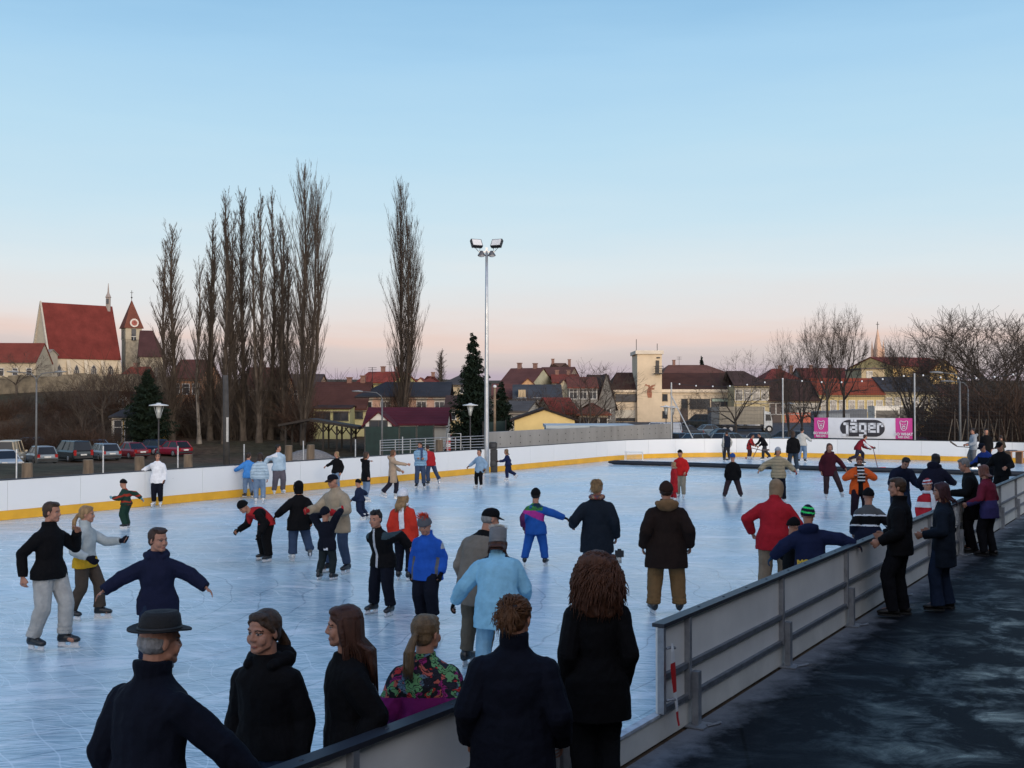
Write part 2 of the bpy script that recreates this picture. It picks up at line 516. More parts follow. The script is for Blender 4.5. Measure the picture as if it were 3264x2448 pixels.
nbox(-3.0, 6.69, -0.02, 0.05, 0.207, 0.232).build('kick_ledge', ledge, nl)
# parts were built in world space: shift them under their roots
for r in (nr, nl):
    for c in r.children:
        c.data.transform(Matrix.Translation(-r.location))

# red and white barrier tape hanging from the latch
def tape_mat():
    m, nt, b = newmat('barrier_tape')
    tc = nd(nt, 'ShaderNodeTexCoord')
    sp = nd(nt, 'ShaderNodeSeparateXYZ'); nt.links.new(tc.outputs['Object'], sp.inputs[0])
    md = nd(nt, 'ShaderNodeMath', operation='PINGPONG'); nt.links.new(sp.outputs['Z'], md.inputs[0]); md.inputs[1].default_value = 0.21
    c = mx(nt, (0.55, 0.02, 0.02), (0.75, 0.75, 0.75), ramp(nt, md.outputs[0], [(0.118, 0), (0.122, 1)], 'CONSTANT'))
    nt.links.new(c, b.inputs['Base Color']); b.inputs['Roughness'].default_value = 0.4
    return m
t = thing('barrier_tape', 'red and white barrier tape hanging from the end of the near boards', 'tape', nb(8.36, 0.12, 0.10))
m = MB()
pts = [(8.365, 0.118, 0.80, 0.012), (8.36, 0.125, 0.74, 0.02), (8.375, 0.12, 0.62, 0.033), (8.40, 0.118, 0.5, 0.030), (8.43, 0.115, 0.38, 0.022), (8.47, 0.112, 0.27, 0.018), (8.50, 0.105, 0.17, 0.014), (8.52, 0.11, 0.10, 0.012)]
m.loft([(nb(s, q, z) - t.location, RD * w * 1.5, RN * 0.004) for s, q, z, w in pts], 8)
m.build('strip', tape_mat(), t)

# ---------------------------------------------------------------- padding across the ice, goal
pa, pb = gnd(1315 * K, 1003 * K), gnd(2080 * K, 1026 * K)
pb = pa + (pb - pa) * 1.16
d = (pb - pa).normalized()
pad = M('black_padding', (0.008, 0.009, 0.014), 0.45, 0.3, 3, 0.2, 12)
m = MB()
pts = []; rr = []
L = (pb - pa).length
for i in range(60):
    u = i / 59
    w = d.cross(V((0, 0, 1)))
    pts.append(pa + d * (L * u) + w * (0.05 * math.sin(u * 23) + 0.10 * math.sin(u * 5)) + V((0, 0, 0.10)))
    rr.append(0.1 if i not in (0, 59) else 0.05)
m.tube(pts, rr, 10)
tag(m.build('foam_barrier', pad, smooth=True), 'long black padded roll laid across the ice in front of the hockey players', 'barrier')
g0 = gnd(2020, 1470)
gt = thing('hockey_goal', 'small white framed hockey goal against the far boards', 'goal', g0, -0.2)
m = MB(); gw = 0.42; gh = 0.44
m.tube([(-gw, 0, 0.02), (-gw, 0, gh), (gw, 0, gh), (gw, 0, 0.02)], 0.02, 8)
for sx in (-gw, gw):
    m.tube([(sx, 0, gh), (sx * 0.9, 0.22, gh), (sx * 0.95, 0.38, 0.02)], 0.014, 6)
m.tube([(-gw, 0.0, 0.02), (-gw * 0.95, 0.38, 0.02), (gw * 0.95, 0.38, 0.02), (gw, 0, 0.02)], 0.014, 6)
m.build('frame', white, gt)
m = MB()
for i in range(15):
    x = -gw + 2 * gw * i / 14
    m.tube([(x, 0.01, gh), (x, 0.2, gh - 0.01), (x, 0.36, 0.03)], 0.004, 4)
for j in range(6):
    z = gh * j / 6 + 0.02; y = 0.37 - 0.15 * z / gh
    m.tube([(-gw, 0.02, z), (-gw, y, z), (gw, y, z), (gw, 0.02, z)], 0.004, 4)
m.build('net', M('goal_net', (0.6, 0.6, 0.6), 0.8), gt)

# ---------------------------------------------------------------- floodlight mast
galv = M('galvanised_pole', (0.42, 0.43, 0.44), 0.4, 0.15, 5, 0.05, 30, metal=0.7)
black = M('black_plastic', (0.012, 0.012, 0.014), 0.5, 0.2)
glassy = M('lamp_glass', (0.55, 0.55, 0.55), 0.15, 0.1, 4)
zm = 43.6
mp = at(1551, 1440, zm); mp.z = 0
ft = thing('floodlight_mast', 'tall galvanised mast with two floodlights and two round lamps behind the boards', 'floodlight', mp)
px = zm / FP
def h_at(y): return at(1551, y, zm).z
m = MB(); m.tube([(0, 0, -0.4), (0, 0, 1.2), (0, 0, h_at(1000)), (0, 0, h_at(800))], [0.10, 0.095, 0.065, 0.05], 12)
m.build('pole', galv, ft, smooth=True)
m = MB(); zc = h_at(803)
m.box((0, 0, zc), (0.62, 0.06, 0.06)); m.box((0, 0, zc + 0.09), (0.09, 0.09, 0.16))
m.build('crossbar', galv, ft)
for sx in (-1, 1):
    hd = MB()
    yaw = Matrix.Rotation(R(-26 * sx), 3, 'Z') @ Matrix.Rotation(R(-32), 3, 'X')
    c = V((sx * 0.40, -0.08, h_at(777)))
    hd.box(c, (0.44, 0.14, 0.34), rot=yaw)
    for k in range(5):
        hd.box(c + yaw @ V((-0.16 + k * 0.08, 0.10, 0)), (0.02, 0.07, 0.28), rot=yaw)
    hd.tube([c + yaw @ V((-0.235, 0, 0)), V((sx * 0.30, 0, zc)), c + yaw @ V((0.235, 0, 0))], 0.014, 6)
    f = hd.build('floodlight', black, ft)
    g = MB(); g.box(c + yaw @ V((0, -0.076, 0)), (0.38, 0.012, 0.28), rot=yaw)
    g.build('lens', glassy, f)
    dm = MB(); c = V((sx * 0.20, -0.05, h_at(800)))
    dm.loft([(c + V((0, 0, 0.0)), V((0.05, 0, 0)), V((0, 0.05, 0))), (c + V((0, 0, -0.05)), V((0.075, 0, 0)), V((0, 0.075, 0))), (c + V((0, 0, -0.16)), V((0.15, 0, 0)), V((0, 0.15, 0))), (c + V((0, 0, -0.20)), V((0.155, 0, 0)), V((0, 0.155, 0)))], 14)
    q = dm.build('round_lamp', M('lamp_hood', (0.10, 0.10, 0.11), 0.4, 0.1, metal=0.4), ft, smooth=True)
    g = MB(); g.ell(c + V((0, 0, -0.20)), (0.135, 0, 0), (0, 0.135, 0), (0, 0, 0.05)); g.build('diffuser', glassy, q, smooth=True)
# loudspeakers stacked beside the mast
sp0 = at(1571, 1440, 43.9); sp0.z = 0
for k, (yt, yb) in enumerate(((1409, 1431), (1432, 1490))):
    z1 = at(1571, yt, 43.9).z; z0 = at(1571, yb, 43.9).z if k == 0 else hill(sp0.x, sp0.y)
    t = thing('loudspeaker', ['black loudspeaker on top of the stack next to the mast', 'black loudspeaker box at the bottom of the stack next to the mast'][k], 'loudspeaker', (sp0.x, sp0.y, z0))
    w = 0.34 if k == 0 else 0.36
    m = MB(); hh = z1 - z0 - 0.004
    m.prism([(-w / 2, 0, 0.0), (w / 2, 0, 0.0), (w / 2, 0, hh - 0.04), (w / 2 - 0.05, 0, hh), (-w / 2 + 0.05, 0, hh), (-w / 2, 0, hh - 0.04)], (0, 0.32, 0))
    m.build('cabinet', black, t)
    g = MB()
    g.ell((0, -0.004, hh * 0.45), (w * 0.36, 0, 0), (0, 0.03, 0), (0, 0, min(w * 0.36, hh * 0.34)))
    g.build('speaker_cone', M('speaker_cone', (0.03, 0.03, 0.032), 0.6), t, smooth=True)

# ---------------------------------------------------------------- net posts on the boards
NETP = [(53, 1432), (329, 1422), (567, 1422), (778, 1416), (967, 1405), (1133, 1400), (1283, 1392)]
for k, (x, y) in enumerate(NETP):
    # stands just outside the boards: intersect the view ray with the line n = FA - 0.15
    r = ray(x, y); a = r.x * RN.x + r.y * RN.y
    q = (FA - 0.12) / a; p = V((0, 0, CZ)) + r * q
    t = thing('net_post', ['thin steel post behind the boards closest to the silver car', 'thin steel post between the striped snowsuit child and the cars', 'thin steel post just beside the woman in the white jacket',
              'thin steel post beside the thick dark utility pole', 'thin steel post behind the boards and the red mitten child', 'thin steel post behind the girl with long hair in black', 'thin steel post next to the galvanised railing'][k], 'post', (p.x, p.y, 0))
    m = MB(); m.tube([(0, 0, -0.2), (0, 0, p.z)], 0.022, 8); m.build('tube', galv, t)
    m = MB(); m.box((0, 0, 0.012), (0.12, 0.12, 0.02)); m.build('base_plate', galv, t)

# tall net at the end with posts, brace, a rope with white floats and a fine mesh
ZN = 60.6
def endp(x, y):           # on the line of the end boards, 0.5 m outside
    r = ray(x, y); a = r.x * RD.x + r.y * RD.y
    return V((0, 0, CZ)) + r * ((SE + 0.45) / a)
net = thing('safety_net', 'tall fine meshed net on steel posts above the end boards', 'net', endp(2495, 1400) * 1.0)
net.location.z = 0
def nloc(p): return p - net.location
rope = []
for x, yt in ((2140, 1219), (2495, 1206), (2915, 1190), (3290, 1180)):
    p = endp(x, yt)
    m = MB(); m.tube([nloc(V((p.x, p.y, 0))), nloc(p)], 0.04, 8); m.build('post', galv, net)
    rope.append(p)
p0 = endp(2137, 1255); p1 = endp(2212, 1405)
m = MB(); m.tube([nloc(p0), nloc(p1)], 0.035, 8); m.build('brace', galv, net)
thin = M('net_cord', (0.03, 0.03, 0.032), 0.9)
m = MB(); fl = []
rp = []
for a, b in zip(rope[:-1], rope[1:]):
    n = 26
    for i in range(n):
        u = i / n; q = a.lerp(b, u); q.z -= 0.28 * 4 * u * (1 - u) + 0.03; rp.append(q)
m.tube([nloc(q) for q in rp], 0.012, 4); m.build('rope', thin, net)
for i in range(2, len(rp), 4):
    f = MB(); f.ell(nloc(rp[i]), (0.045, 0, 0), (0, 0.045, 0), (0, 0, 0.045), 8); f.build('float', white, net, smooth=True)
m = MB()
for i in range(0, len(rp)):
    for sft in (0.0, 0.33, 0.66):
        q = rp[i] if sft == 0 or i + 1 >= len(rp) else rp[i].lerp(rp[i + 1], sft)
        m.tube([nloc(q), nloc(V((q.x, q.y, 0.95)))], 0.004, 3, cap=False)
for k in range(14):
    z = 0.95 + k * 0.2
    pl = [nloc(V((q.x, q.y, min(z, q.z)))) for q in rp[::6]]
    m.tube(pl, 0.004, 3, cap=False)
me = m.build('mesh', thin, net)

# ---------------------------------------------------------------- sponsor banner
def bpt(x, y):
    r = ray(x, y); a = r.x * RD.x + r.y * RD.y
    return V((0, 0, CZ)) + r * ((SE + 0.38) / a)
b00, b10, b01, b11 = bpt(2595, 1397), bpt(2908, 1399), bpt(2597, 1334), bpt(2908, 1331)
ctr = (b00 + b11) / 2
ex = (b10 - b00); BW = ex.length; ex.normalize()
BHt = ((b01 - b00).length + (b11 - b10).length) / 2
ez = V((0, 0, 1)); ey = ez.cross(ex)
bn = thing('banner', 'long white banner with a black oval logo between two pink ends on the net', 'banner', ctr, math.atan2(ex.y, ex.x))
def wrinkle(u): return 0.03 * math.sin(u * 9) + 0.02 * math.sin(u * 23 + 1)
vinyl = M('banner_white', (0.62, 0.62, 0.64), 0.5, 0.08, 1.2, 0.6, 1.6, bd=0.06)
pink = M('banner_pink', (0.50, 0.035, 0.22), 0.5, 0.08, 1.0, 0.3, 2)
e1 = 0.148 * BW; e2 = 0.165 * BW
def sheet(x0, x1, name, mat):
    m = MB(); n = 14
    vs = []
    for i in range(n + 1):
        x = x0 + (x1 - x0) * i / n
        for z in (-BHt / 2, 0, BHt / 2):
            vs.append(V((x, 0.0 + 0.008 * math.sin(x * 6 + z * 2), z)))
    m.add(vs, [(i * 3 + j, (i + 1) * 3 + j, (i + 1) * 3 + j + 1, i * 3 + j + 1) for i in range(n) for j in (0, 1)])
    m.add([v + V((0, 0.02, 0)) for v in vs], [(i * 3 + j + 1, (i + 1) * 3 + j + 1, (i + 1) * 3 + j, i * 3 + j) for i in range(n) for j in (0, 1)])
    return m.build(name, mat, bn, smooth=True)
sheet(-BW / 2 + e1 + 0.005, BW / 2 - e2 - 0.005, 'sheet', vinyl)
ink = M('banner_ink', (0.022, 0.018, 0.022), 0.5, 0.1)
# oval (a stadium shape)
ocx = (-BW / 2 + e1 + BW / 2 - e2) / 2 + 0.05
ow, oh = 0.455 * BW / 2, 0.82 * BHt / 2
m = MB(); pts = []
for i in range(40):
    a = 2 * math.pi * i / 40
    cx = (ow - oh * 1.15) * (1 if math.cos(a) >= 0 else -1)
    pts.append((ocx + cx + math.cos(a) * oh * 1.15, -0.016, math.sin(a) * oh))
m.prism(pts, (0, -0.004, 0)); m.build('logo_oval', ink, bn)
face = Matrix.Rotation(math.pi / 2, 4, 'X')
wl = M('banner_letters', (0.62, 0.62, 0.64), 0.5, 0.06)
def bars(letter, x, unit, m):
    pass
# chunky rounded lettering built from strokes (unit = stroke width)
U = BHt * 0.118
def stroke(m, pts, w=1.0):
    q = [V((p[0], -0.024, p[1])) for p in pts]
    for a, b in zip(q[:-1], q[1:]):
        d = (b - a).normalized(); s = V((0, -1, 0)).cross(d) * U * w / 2
        e = d * U * w / 2
        m.prism([a - s - e, b - s + e, b + s + e, a + s - e], (0, -0.004, 0))
xh = 3.1            # x height in units
def G(ox, pl):
    return [(ocx + (ox + p[0]) * U, (p[1] - 1.35) * U) for p in pl]
word = MB()
ox = -7.0           # the five letters, drawn with an upright square hand
for pl in ([(-0.15, xh), (0.9, xh), (0.9, -1.6), (-0.7, -1.6)],):
    stroke(word, G(ox, pl), 1.05)
ox = -4.6
for pl in ([(0.2, xh), (2.2, xh), (2.2, 0), (0, 0), (0, 1.6), (2.2, 1.6)], [(0.45, xh + 1.35), (0.55, xh + 1.35)], [(1.75, xh + 1.35), (1.85, xh + 1.35)]):
    stroke(word, G(ox, pl), 0.95)
ox = -0.9
for pl in ([(2.2, 0.2), (0, 0.2), (0, xh), (2.2, xh), (2.2, -1.6), (0.1, -1.6)],):
    stroke(word, G(ox, pl), 0.95)
ox = 2.8
for pl in ([(2.2, 0), (0, 0), (0, xh), (2.2, xh), (2.2, 1.6), (0, 1.6)],):
    stroke(word, G(ox, pl), 0.95)
ox = 6.4
for pl in ([(0, 0), (0, xh), (1.7, xh), (1.7, xh - 0.7)],):
    stroke(word, G(ox, pl), 0.95)
word.build('logo_lettering', wl, bn)
for sx, w in ((-1, e1), (1, e2)):
    x0 = -BW / 2 if sx < 0 else BW / 2 - e2
    sheet(x0, x0 + w, 'pink_end', pink)
    cx = x0 + w / 2
    # outline of a bear's head
    m = MB(); sc = w * 0.27; oz = BHt * 0.13
    hd = [(-0.62, -0.55), (-0.72, 0.1), (-0.86, 0.75), (-0.80, 1.12), (-0.50, 1.14), (-0.32, 0.92), (0, 0.95), (0.32, 0.92), (0.50, 1.14), (0.80, 1.12), (0.86, 0.75), (0.72, 0.1), (0.62, -0.55), (0.3, -1.0), (0, -1.08), (-0.3, -1.0), (-0.62, -0.55)]
    m.tube([(cx + a * sc, -0.026, oz + b * sc) for a, b in hd], 0.016, 6)
    for pl in ([(-0.45, 0.38), (-0.12, 0.30)], [(0.45, 0.38), (0.12, 0.30)], [(-0.30, -0.25), (-0.2, 0.0), (0.2, 0.0), (0.30, -0.25), (0.2, -0.62), (-0.2, -0.62), (-0.30, -0.25)]):
        m.tube([(cx + a * sc, -0.026, oz + b * sc) for a, b in pl], 0.014, 6)
    m.ell((cx, -0.024, oz - 0.12 * sc), (0.16 * sc, 0, 0), (0, 0.01, 0), (0, 0, 0.12 * sc), 8)
    m.build('bear_emblem', wl, bn)
    textmesh('SO WHAT', w * 0.235, 'lettering', wl, bn, Matrix.Translation((cx, -0.026, -BHt * 0.27)) @ face, offset=0.006)
    textmesh('RED ZAC', w * 0.165, 'lettering', wl, bn, Matrix.Translation((cx, -0.026, -BHt * 0.41)) @ face, offset=0.004)

# ---------------------------------------------------------------- unseen building added along the walkway to shade it
ch = thing('shade_building', 'long unseen building added along the outer edge of the wet walkway for shade', 'building', rk(10, 6))
render_w = M('shade_building_render', (0.16, 0.15, 0.14), 0.9, 0.1, 2, 0.2, 20)
m = MB()
p = [rk(-14, 3.4), rk(30, 3.4), rk(30, 12), rk(-14, 12)]
m.prism([q - ch.location for q in p], (0, 0, 5.0)); m.build('wall', render_w, ch)
m = MB()
p = [rk(-14.5, 2.0), rk(30.5, 2.0), rk(30.5, 12.5), rk(-14.5, 12.5)]
m.prism([q - ch.location + V((0, 0, 5.004)) for q in p], (0, 0, 0.35)); m.build('roof', M('shade_building_roof', (0.05, 0.05, 0.05), 0.9), ch)
# ---------------------------------------------------------------- people
SKIN = (0.36, 0.17, 0.11)
def quilted(col):
    k = ('quilt', tuple(col))
    if k not in MATS:
        m, nt, b = newmat('quilted_jacket'); tc = nd(nt, 'ShaderNodeTexCoord'); co = tc.outputs['Object']
        wa = nd(nt, 'ShaderNodeTexWave'); wa.bands_direction = 'Z'; wa.inputs['Scale'].default_value = 3.6; wa.inputs['Distortion'].default_value = 1.6; wa.inputs['Detail'].default_value = 2; nt.links.new(co, wa.inputs['Vector'])
        g = ramp(nt, wa.outputs['Fac'], [(0.0, 0.0), (0.16, 0.8), (1.0, 1.0)])
        n = noise_tex(nt, co, 16, 4)
        nt.links.new(mx(nt, tuple(c * 0.8 for c in col), tuple(c * 1.2 for c in col), n), b.inputs['Base Color'])
        b.inputs['Roughness'].default_value = 0.6; b.inputs['Specular IOR Level'].default_value = 0.25
        bump(nt, b, mx(nt, g, n, 0.35), 0.9, 0.03); MATS[k] = m
    return MATS[k]
def clouds(name, size):
    t = bpy.data.textures.get(name) or bpy.data.textures.new(name, 'CLOUDS')
    t.noise_scale = size; t.noise_depth = 2
    return t
def fuse(mb, name, mats, parent, vox, smooth=2, wr=0.0, wsize=0.1, zone=None):
    """weld the overlapping solids of mb into one continuous surface"""
    o = mb.build(name, mats, parent, smooth=True)
    o.data.polygons.foreach_set('material_index', [0] * len(o.data.polygons))
    r = o.modifiers.new('weld', 'REMESH'); r.mode = 'VOXEL'; r.voxel_size = vox; r.use_smooth_shade = True
    if wr:
        d = o.modifiers.new('folds', 'DISPLACE'); d.texture = clouds('folds%d' % int(wsize * 1000), wsize); d.strength = wr; d.mid_level = 0.5
        d.texture_coords = 'LOCAL'
    if smooth:
        q = o.modifiers.new('soft', 'SMOOTH'); q.factor = 0.5; q.iterations = smooth
    BAKE.append((o, zone))
    return o

def ik(a, t, l1, l2, hint):
    d = t - a; L = d.length; mxl = (l1 + l2) * 0.998
    if L > mxl: d = d * (mxl / L); L = mxl; t = a + d
    L = max(L, abs(l1 - l2) + 0.01)
    u = d.normalized()
    p = (l1 * l1 - l2 * l2 + L * L) / (2 * L)
    h = math.sqrt(max(l1 * l1 - p * p, 0))
    w = hint - u * hint.dot(u)
    if w.length < 1e-5: w = V((0, 1, 0)) - u * u.y
    w.normalize()
    return a + u * p + w * h, a + u * L

def hand(mb, w, d, inner, tdir, S, k=1.0, curl=0.55, fat=0.0, mitt=False):
    """palm, four fingers and a thumb; w wrist, d pointing direction"""
    d = d.normalized()
    t = tdir - d * tdir.dot(d)
    if t.length < 0.2: t = V((0, 0, 1)) - d * d.z
    t.normalize()
    n = d.cross(t)
    if n.dot(inner) < 0: n = -n
    q = S / 1.75 * k
    pl = 0.088 * q
    mb.loft([(w - d * 0.01 * q, t * 0.026 * q, n * 0.020 * q), (w + d * 0.02 * q, t * 0.030 * q, n * 0.017 * q), (w + d * 0.055 * q, t * 0.042 * q, n * 0.016 * q), (w + d * pl, t * 0.041 * q, n * 0.013 * q)], 10)
    rf = 0.0088 * q + fat
    for i, (off, ln) in enumerate(((0.033, 0.074), (0.011, 0.083), (-0.012, 0.077), (-0.033, 0.060))):
        p = w + d * (pl - 0.006 * q) + t * off * q * (1.18 if not mitt else 0.95)
        dd = (d + t * off * 3.2).normalized()
        a = curl * (0.75 + 0.12 * i)
        for j, fr in enumerate((0.42, 0.32, 0.26)):
            e = p + (dd * math.cos(a) + n * math.sin(a)) * ln * fr * q
            mb.capsule(p, e, rf * (1 - 0.1 * j), rf * (0.9 - 0.1 * j), 8)
            p = e; a += curl * 0.75
    p = w + d * 0.026 * q + t * 0.024 * q
    e = p + (t * 0.72 + d * 0.70 + n * 0.25).normalized() * 0.040 * q
    mb.capsule(p, e, rf * 1.35, rf * 1.1, 8)
    f = e + (t * 0.25 + d * 0.95 + n * 0.35).normalized() * 0.032 * q
    mb.capsule(e, f, rf * 1.1, rf * 0.9, 8)

def person(label, x, f=None, t=None, H=None, h=180, kid=0.0, lean=0, side=0, tw=0, hd=(0, 0), ra=(0.16, 0.04, -0.97), la=None,
           rl=(0.03, 0.0, -0.99), ll=None, top=(0.02, 0.02, 0.025), bot=(0.02, 0.03, 0.06), hem=0.16, puff=0.022, w=1.0, sleeve=None,
           zones=(), skate=(0.012, 0.012, 0.014), blade=(0.6, 0.6, 0.62), shoe=False, glove=None, hat=None, hair=('short', (0.03, 0.018, 0.01)),
           leg=1.0, flare=0.0, hood=None, collar=0.6, scarf=None, skin=SKIN, extra=0.0, curl=0.55, quilt=False, knit=False, wr=1.0, Z=None, pat=None, yawf=0, nz=0.0, headk=1.06):
    """x, f, t: column, foot row and top row in overview pixels; h: heading (0 looks away from the camera, 90 to the right)"""
    if f is not None and Z is None:
        g = gnd(x * K, f * K)
    elif Z is not None:
        g = at(x * K, 870 * K, Z)
    if f is None and Z is None:
        Z = (CZ - H) * FP / (t * K - HY)
        g = at(x * K, t * K, Z)
    if H is None:
        H = (at(x * K, t * K, g.y).z)
    g.z = nz
    hem = hem * 0.55
    sk = 0.0 if shoe else 0.062 * min(1, H / 1.6)
    hatx = {'beanie': 0.02, 'fedora': 0.05, 'cap': 0.015, 'spiky': 0.10, 'furhat': 0.05, 'balaclava': 0.012, 'hoodup': 0.02}.get(hat[0] if hat else None, 0.015)
    S = H - sk - hatx - (0.025 if shoe else 0) - extra
    root = thing('person', label, 'person', (g.x, g.y, nz), R(-h))
    dist = max(g.y, 2)
    vx = min(max(dist * 0.00075, 0.0056), 0.022)
    hf = (0.134 + 0.036 * kid) * headk * S
    shw = (0.113 - 0.006 * kid) * S * (0.5 + 0.5 * w)
    legL1, legL2 = (0.245 - 0.018 * kid) * S, (0.235 - 0.018 * kid) * S
    hipw = 0.052 * S * w
    if la is None: la = ra
    def hang(q):
        return (q[0] * 0.5,) + tuple(q[1:]) if q[2] < -0.74 and 0 < q[0] < 0.47 and len(q) < 4 else q
    ra, la = hang(ra), hang(la)
    rq = random.Random(int(x * 7))
    if rl == (0.03, 0.0, -0.99) and ll is None:
        k_ = 1 if rq.random() < 0.5 else -1
        rl, ll = (rq.uniform(0.02, 0.09), 0.07 * k_ * rq.uniform(0.3, 1), -rq.uniform(0.95, 0.99)), (rq.uniform(0.02, 0.09), -0.08 * k_ * rq.uniform(0.3, 1), -rq.uniform(0.95, 0.99))
        if side == 0: side = rq.uniform(-3, 3)
    if ll is None: ll = rl
    LL = legL1 + legL2
    ankle_h = 0.042 * S + sk + (0.025 if shoe else 0)
    low = min(rl[2], ll[2])
    hz = -low * LL + ankle_h
    hip = V((0, 0, hz))
    Mt = Matrix.Rotation(R(-tw), 3, 'Z') @ Matrix.Rotation(R(-lean), 3, 'X') @ Matrix.Rotation(R(side), 3, 'Y')
    up = Mt @ V((0, 0, 1)); rt = Mt @ V((1, 0, 0)); fw = Mt @ V((0, 1, 0))
    shz = (S - hf - 0.045 * S) - (LL * 0.99 + 0.042 * S)
    sp = max(shz, 0.24 * S)
    neck = hip + up * sp
    # mild bend of the back when leaning
    def spine(u):
        if u <= 0: return hip + V((0, 0, 1)) * (u * sp)
        b = V((0, 0, 1)).lerp(up, min(1, 0.35 + 0.65 * u))
        return hip + b.normalized() * (u * sp) if lean > 12 else hip + up * (u * sp)
    Mh = Matrix.Rotation(R(-tw * 0.6 - hd[0]), 3, 'Z') @ Matrix.Rotation(R(-(lean * 0.35 + hd[1])), 3, 'X') @ Matrix.Rotation(R(side * 0.4), 3, 'Y')
    hu = Mh @ V((0, 0, 1)); hfw = Mh @ V((0, 1, 0)); hrt = Mh @ V((1, 0, 0))
    hc = neck + (up + hu).normalized() * (0.035 * S) + hu * (hf * 0.5) + hfw * 0.012 * S
    def HP(a, b, c): return hc + (hrt * a + hfw * b + hu * c) * hf
    def HV(a, b, c): return (hrt * a + hfw * b + hu * c) * hf
    # ---- joints
    arms = {}
    UA, FA_ = 0.168 * S, 0.148 * S
    for sd, spec in ((1, ra), (-1, la)):
        sh = neck - up * 0.040 * S + rt * (shw * sd * 0.97) - fw * 0.004 * S
        v = V((spec[0] * sd, spec[1], spec[2]))
        v = Matrix.Rotation(R(-tw), 3, 'Z') @ v
        hint = V((0.22 * sd, -1.0, -0.25)) if len(spec) < 4 else V((spec[3][0] * sd, spec[3][1], spec[3][2]))
        el, wr_ = ik(sh, sh + v * (UA + FA_), UA, FA_, Matrix.Rotation(R(-tw), 3, 'Z') @ hint)
        arms[sd] = (sh, el, wr_)
    legs = {}
    for sd, spec in ((1, rl), (-1, ll)):
        hp = hip + V((hipw * sd, 0, 0))
        v = V((spec[0] * sd, spec[1], spec[2]))
        kn, an = ik(hp, hp + v * LL, legL1, legL2, V((0.12 * sd, 1, 0.05)))
        legs[sd] = (hp, kn, an)
    # ---- body: one continuous surface
    b = MB()
    b.loft([(spine(-0.18), V((0.060 * S, 0, 0)), V((0, 0.050 * S, 0))), (spine(-0.02), V((0.088 * S * w, 0, 0)), V((0, 0.062 * S, 0))),
            (spine(0.30), rt * 0.080 * S * w, fw * 0.056 * S), (spine(0.62), rt * 0.092 * S * w, fw * 0.062 * S), (spine(0.86), rt * 0.094 * S, fw * 0.054 * S), (spine(1.0), rt * 0.045 * S, fw * 0.040 * S)], 16)
    b.capsule(neck - up * 0.02 * S, hc - hu * hf * 0.20 - hfw * hf * 0.08, hf * 0.25, hf * 0.235, 12)
    b.ell(HP(0, -0.05, 0.14), HV(0.335, 0, 0), HV(0, 0.395, 0), HV(0, 0, 0.355), 18)
    b.ell(HP(0, 0.085, -0.12), HV(0.285, 0, 0), HV(0, 0.275, 0), HV(0, 0, 0.35), 16)
    b.ell(HP(0, 0.25, -0.385), HV(0.115, 0, 0), HV(0, 0.10, 0), HV(0, 0, 0.085), 10)
    b.capsule(HP(-0.19, 0.10, -0.27), HP(-0.06, 0.27, -0.37), 0.10 * hf, 0.085 * hf, 8)
    b.capsule(HP(0.19, 0.10, -0.27), HP(0.06, 0.27, -0.37), 0.10 * hf, 0.085 * hf, 8)
    b.capsule(HP(0, 0.345, 0.04), HP(0, 0.410 - 0.02 * kid, -0.10), 0.033 * hf, 0.048 * hf, 8)
    for sx in (-1, 1):
        b.capsule(HP(0.05 * sx, 0.375, -0.125), HP(0.03 * sx, 0.39, -0.12), 0.04 * hf, 0.04 * hf, 6)
        b.ell(HP(0.335 * sx, -0.03, -0.04), HV(0.035, 0, 0), HV(0, 0.075, 0), HV(0, 0.02, 0.12), 8)
        b.ell(HP(0.165 * sx, 0.245, -0.14), HV(0.115, 0, 0), HV(0, 0.09, 0), HV(0, 0, 0.13), 10)
        b.capsule(HP(0.05 * sx, 0.335, 0.105), HP(0.20 * sx, 0.285, 0.10), 0.034 * hf, 0.03 * hf, 8)
        b.ell(HP(0.135 * sx, 0.285, 0.015), HV(0.07, 0, 0), HV(0, 0.05, 0), HV(0, 0, 0.05), 8)
    b.ell(HP(0, 0.335, -0.275), HV(0.10, 0, 0), HV(0, 0.045, 0), HV(0, 0, 0.045), 10)
    gcol = glove; p_ = puff
    for sd, (sh, el, wr_) in arms.items():
        b.capsule(sh - rt * sd * 0.022 * S - up * (0.02 * S + p_ * 0.6), el, 0.027 * S, 0.023 * S); b.capsule(el, wr_, 0.024 * S, 0.0155 * S)
        hand(b, wr_, wr_ - el, V((-sd, 0.1, 0)), V((0, 1, 0.25)), S, 1.0 + 0.06 * kid, curl, fat=max(0, vx - 0.007) * 0.5)
    for sd, (hp, kn, an) in legs.items():
        b.capsule(hp, kn, 0.052 * S, 0.035 * S); b.capsule(kn, an, 0.035 * S, 0.022 * S)
        b.capsule(an, an + V((0, 0.07 * S, -0.022 * S)), 0.022 * S, 0.018 * S)
    hcol = hair[1] if hair else (0.03, 0.02, 0.012)
    bmats = [M('skin', skin, 0.55, 0.10, 14, 0.08, 60, spec=0.35), M('eye_dark', (0.012, 0.009, 0.008), 0.3), M('eye_white', (0.34, 0.30, 0.28), 0.3), M('lips', (skin[0] * 0.75, skin[1] * 0.45, skin[2] * 0.45), 0.5), M('brow', tuple(c * 0.8 for c in hcol), 0.8)]
    near = vx < 0.013
    ihf = 1.0 / hf
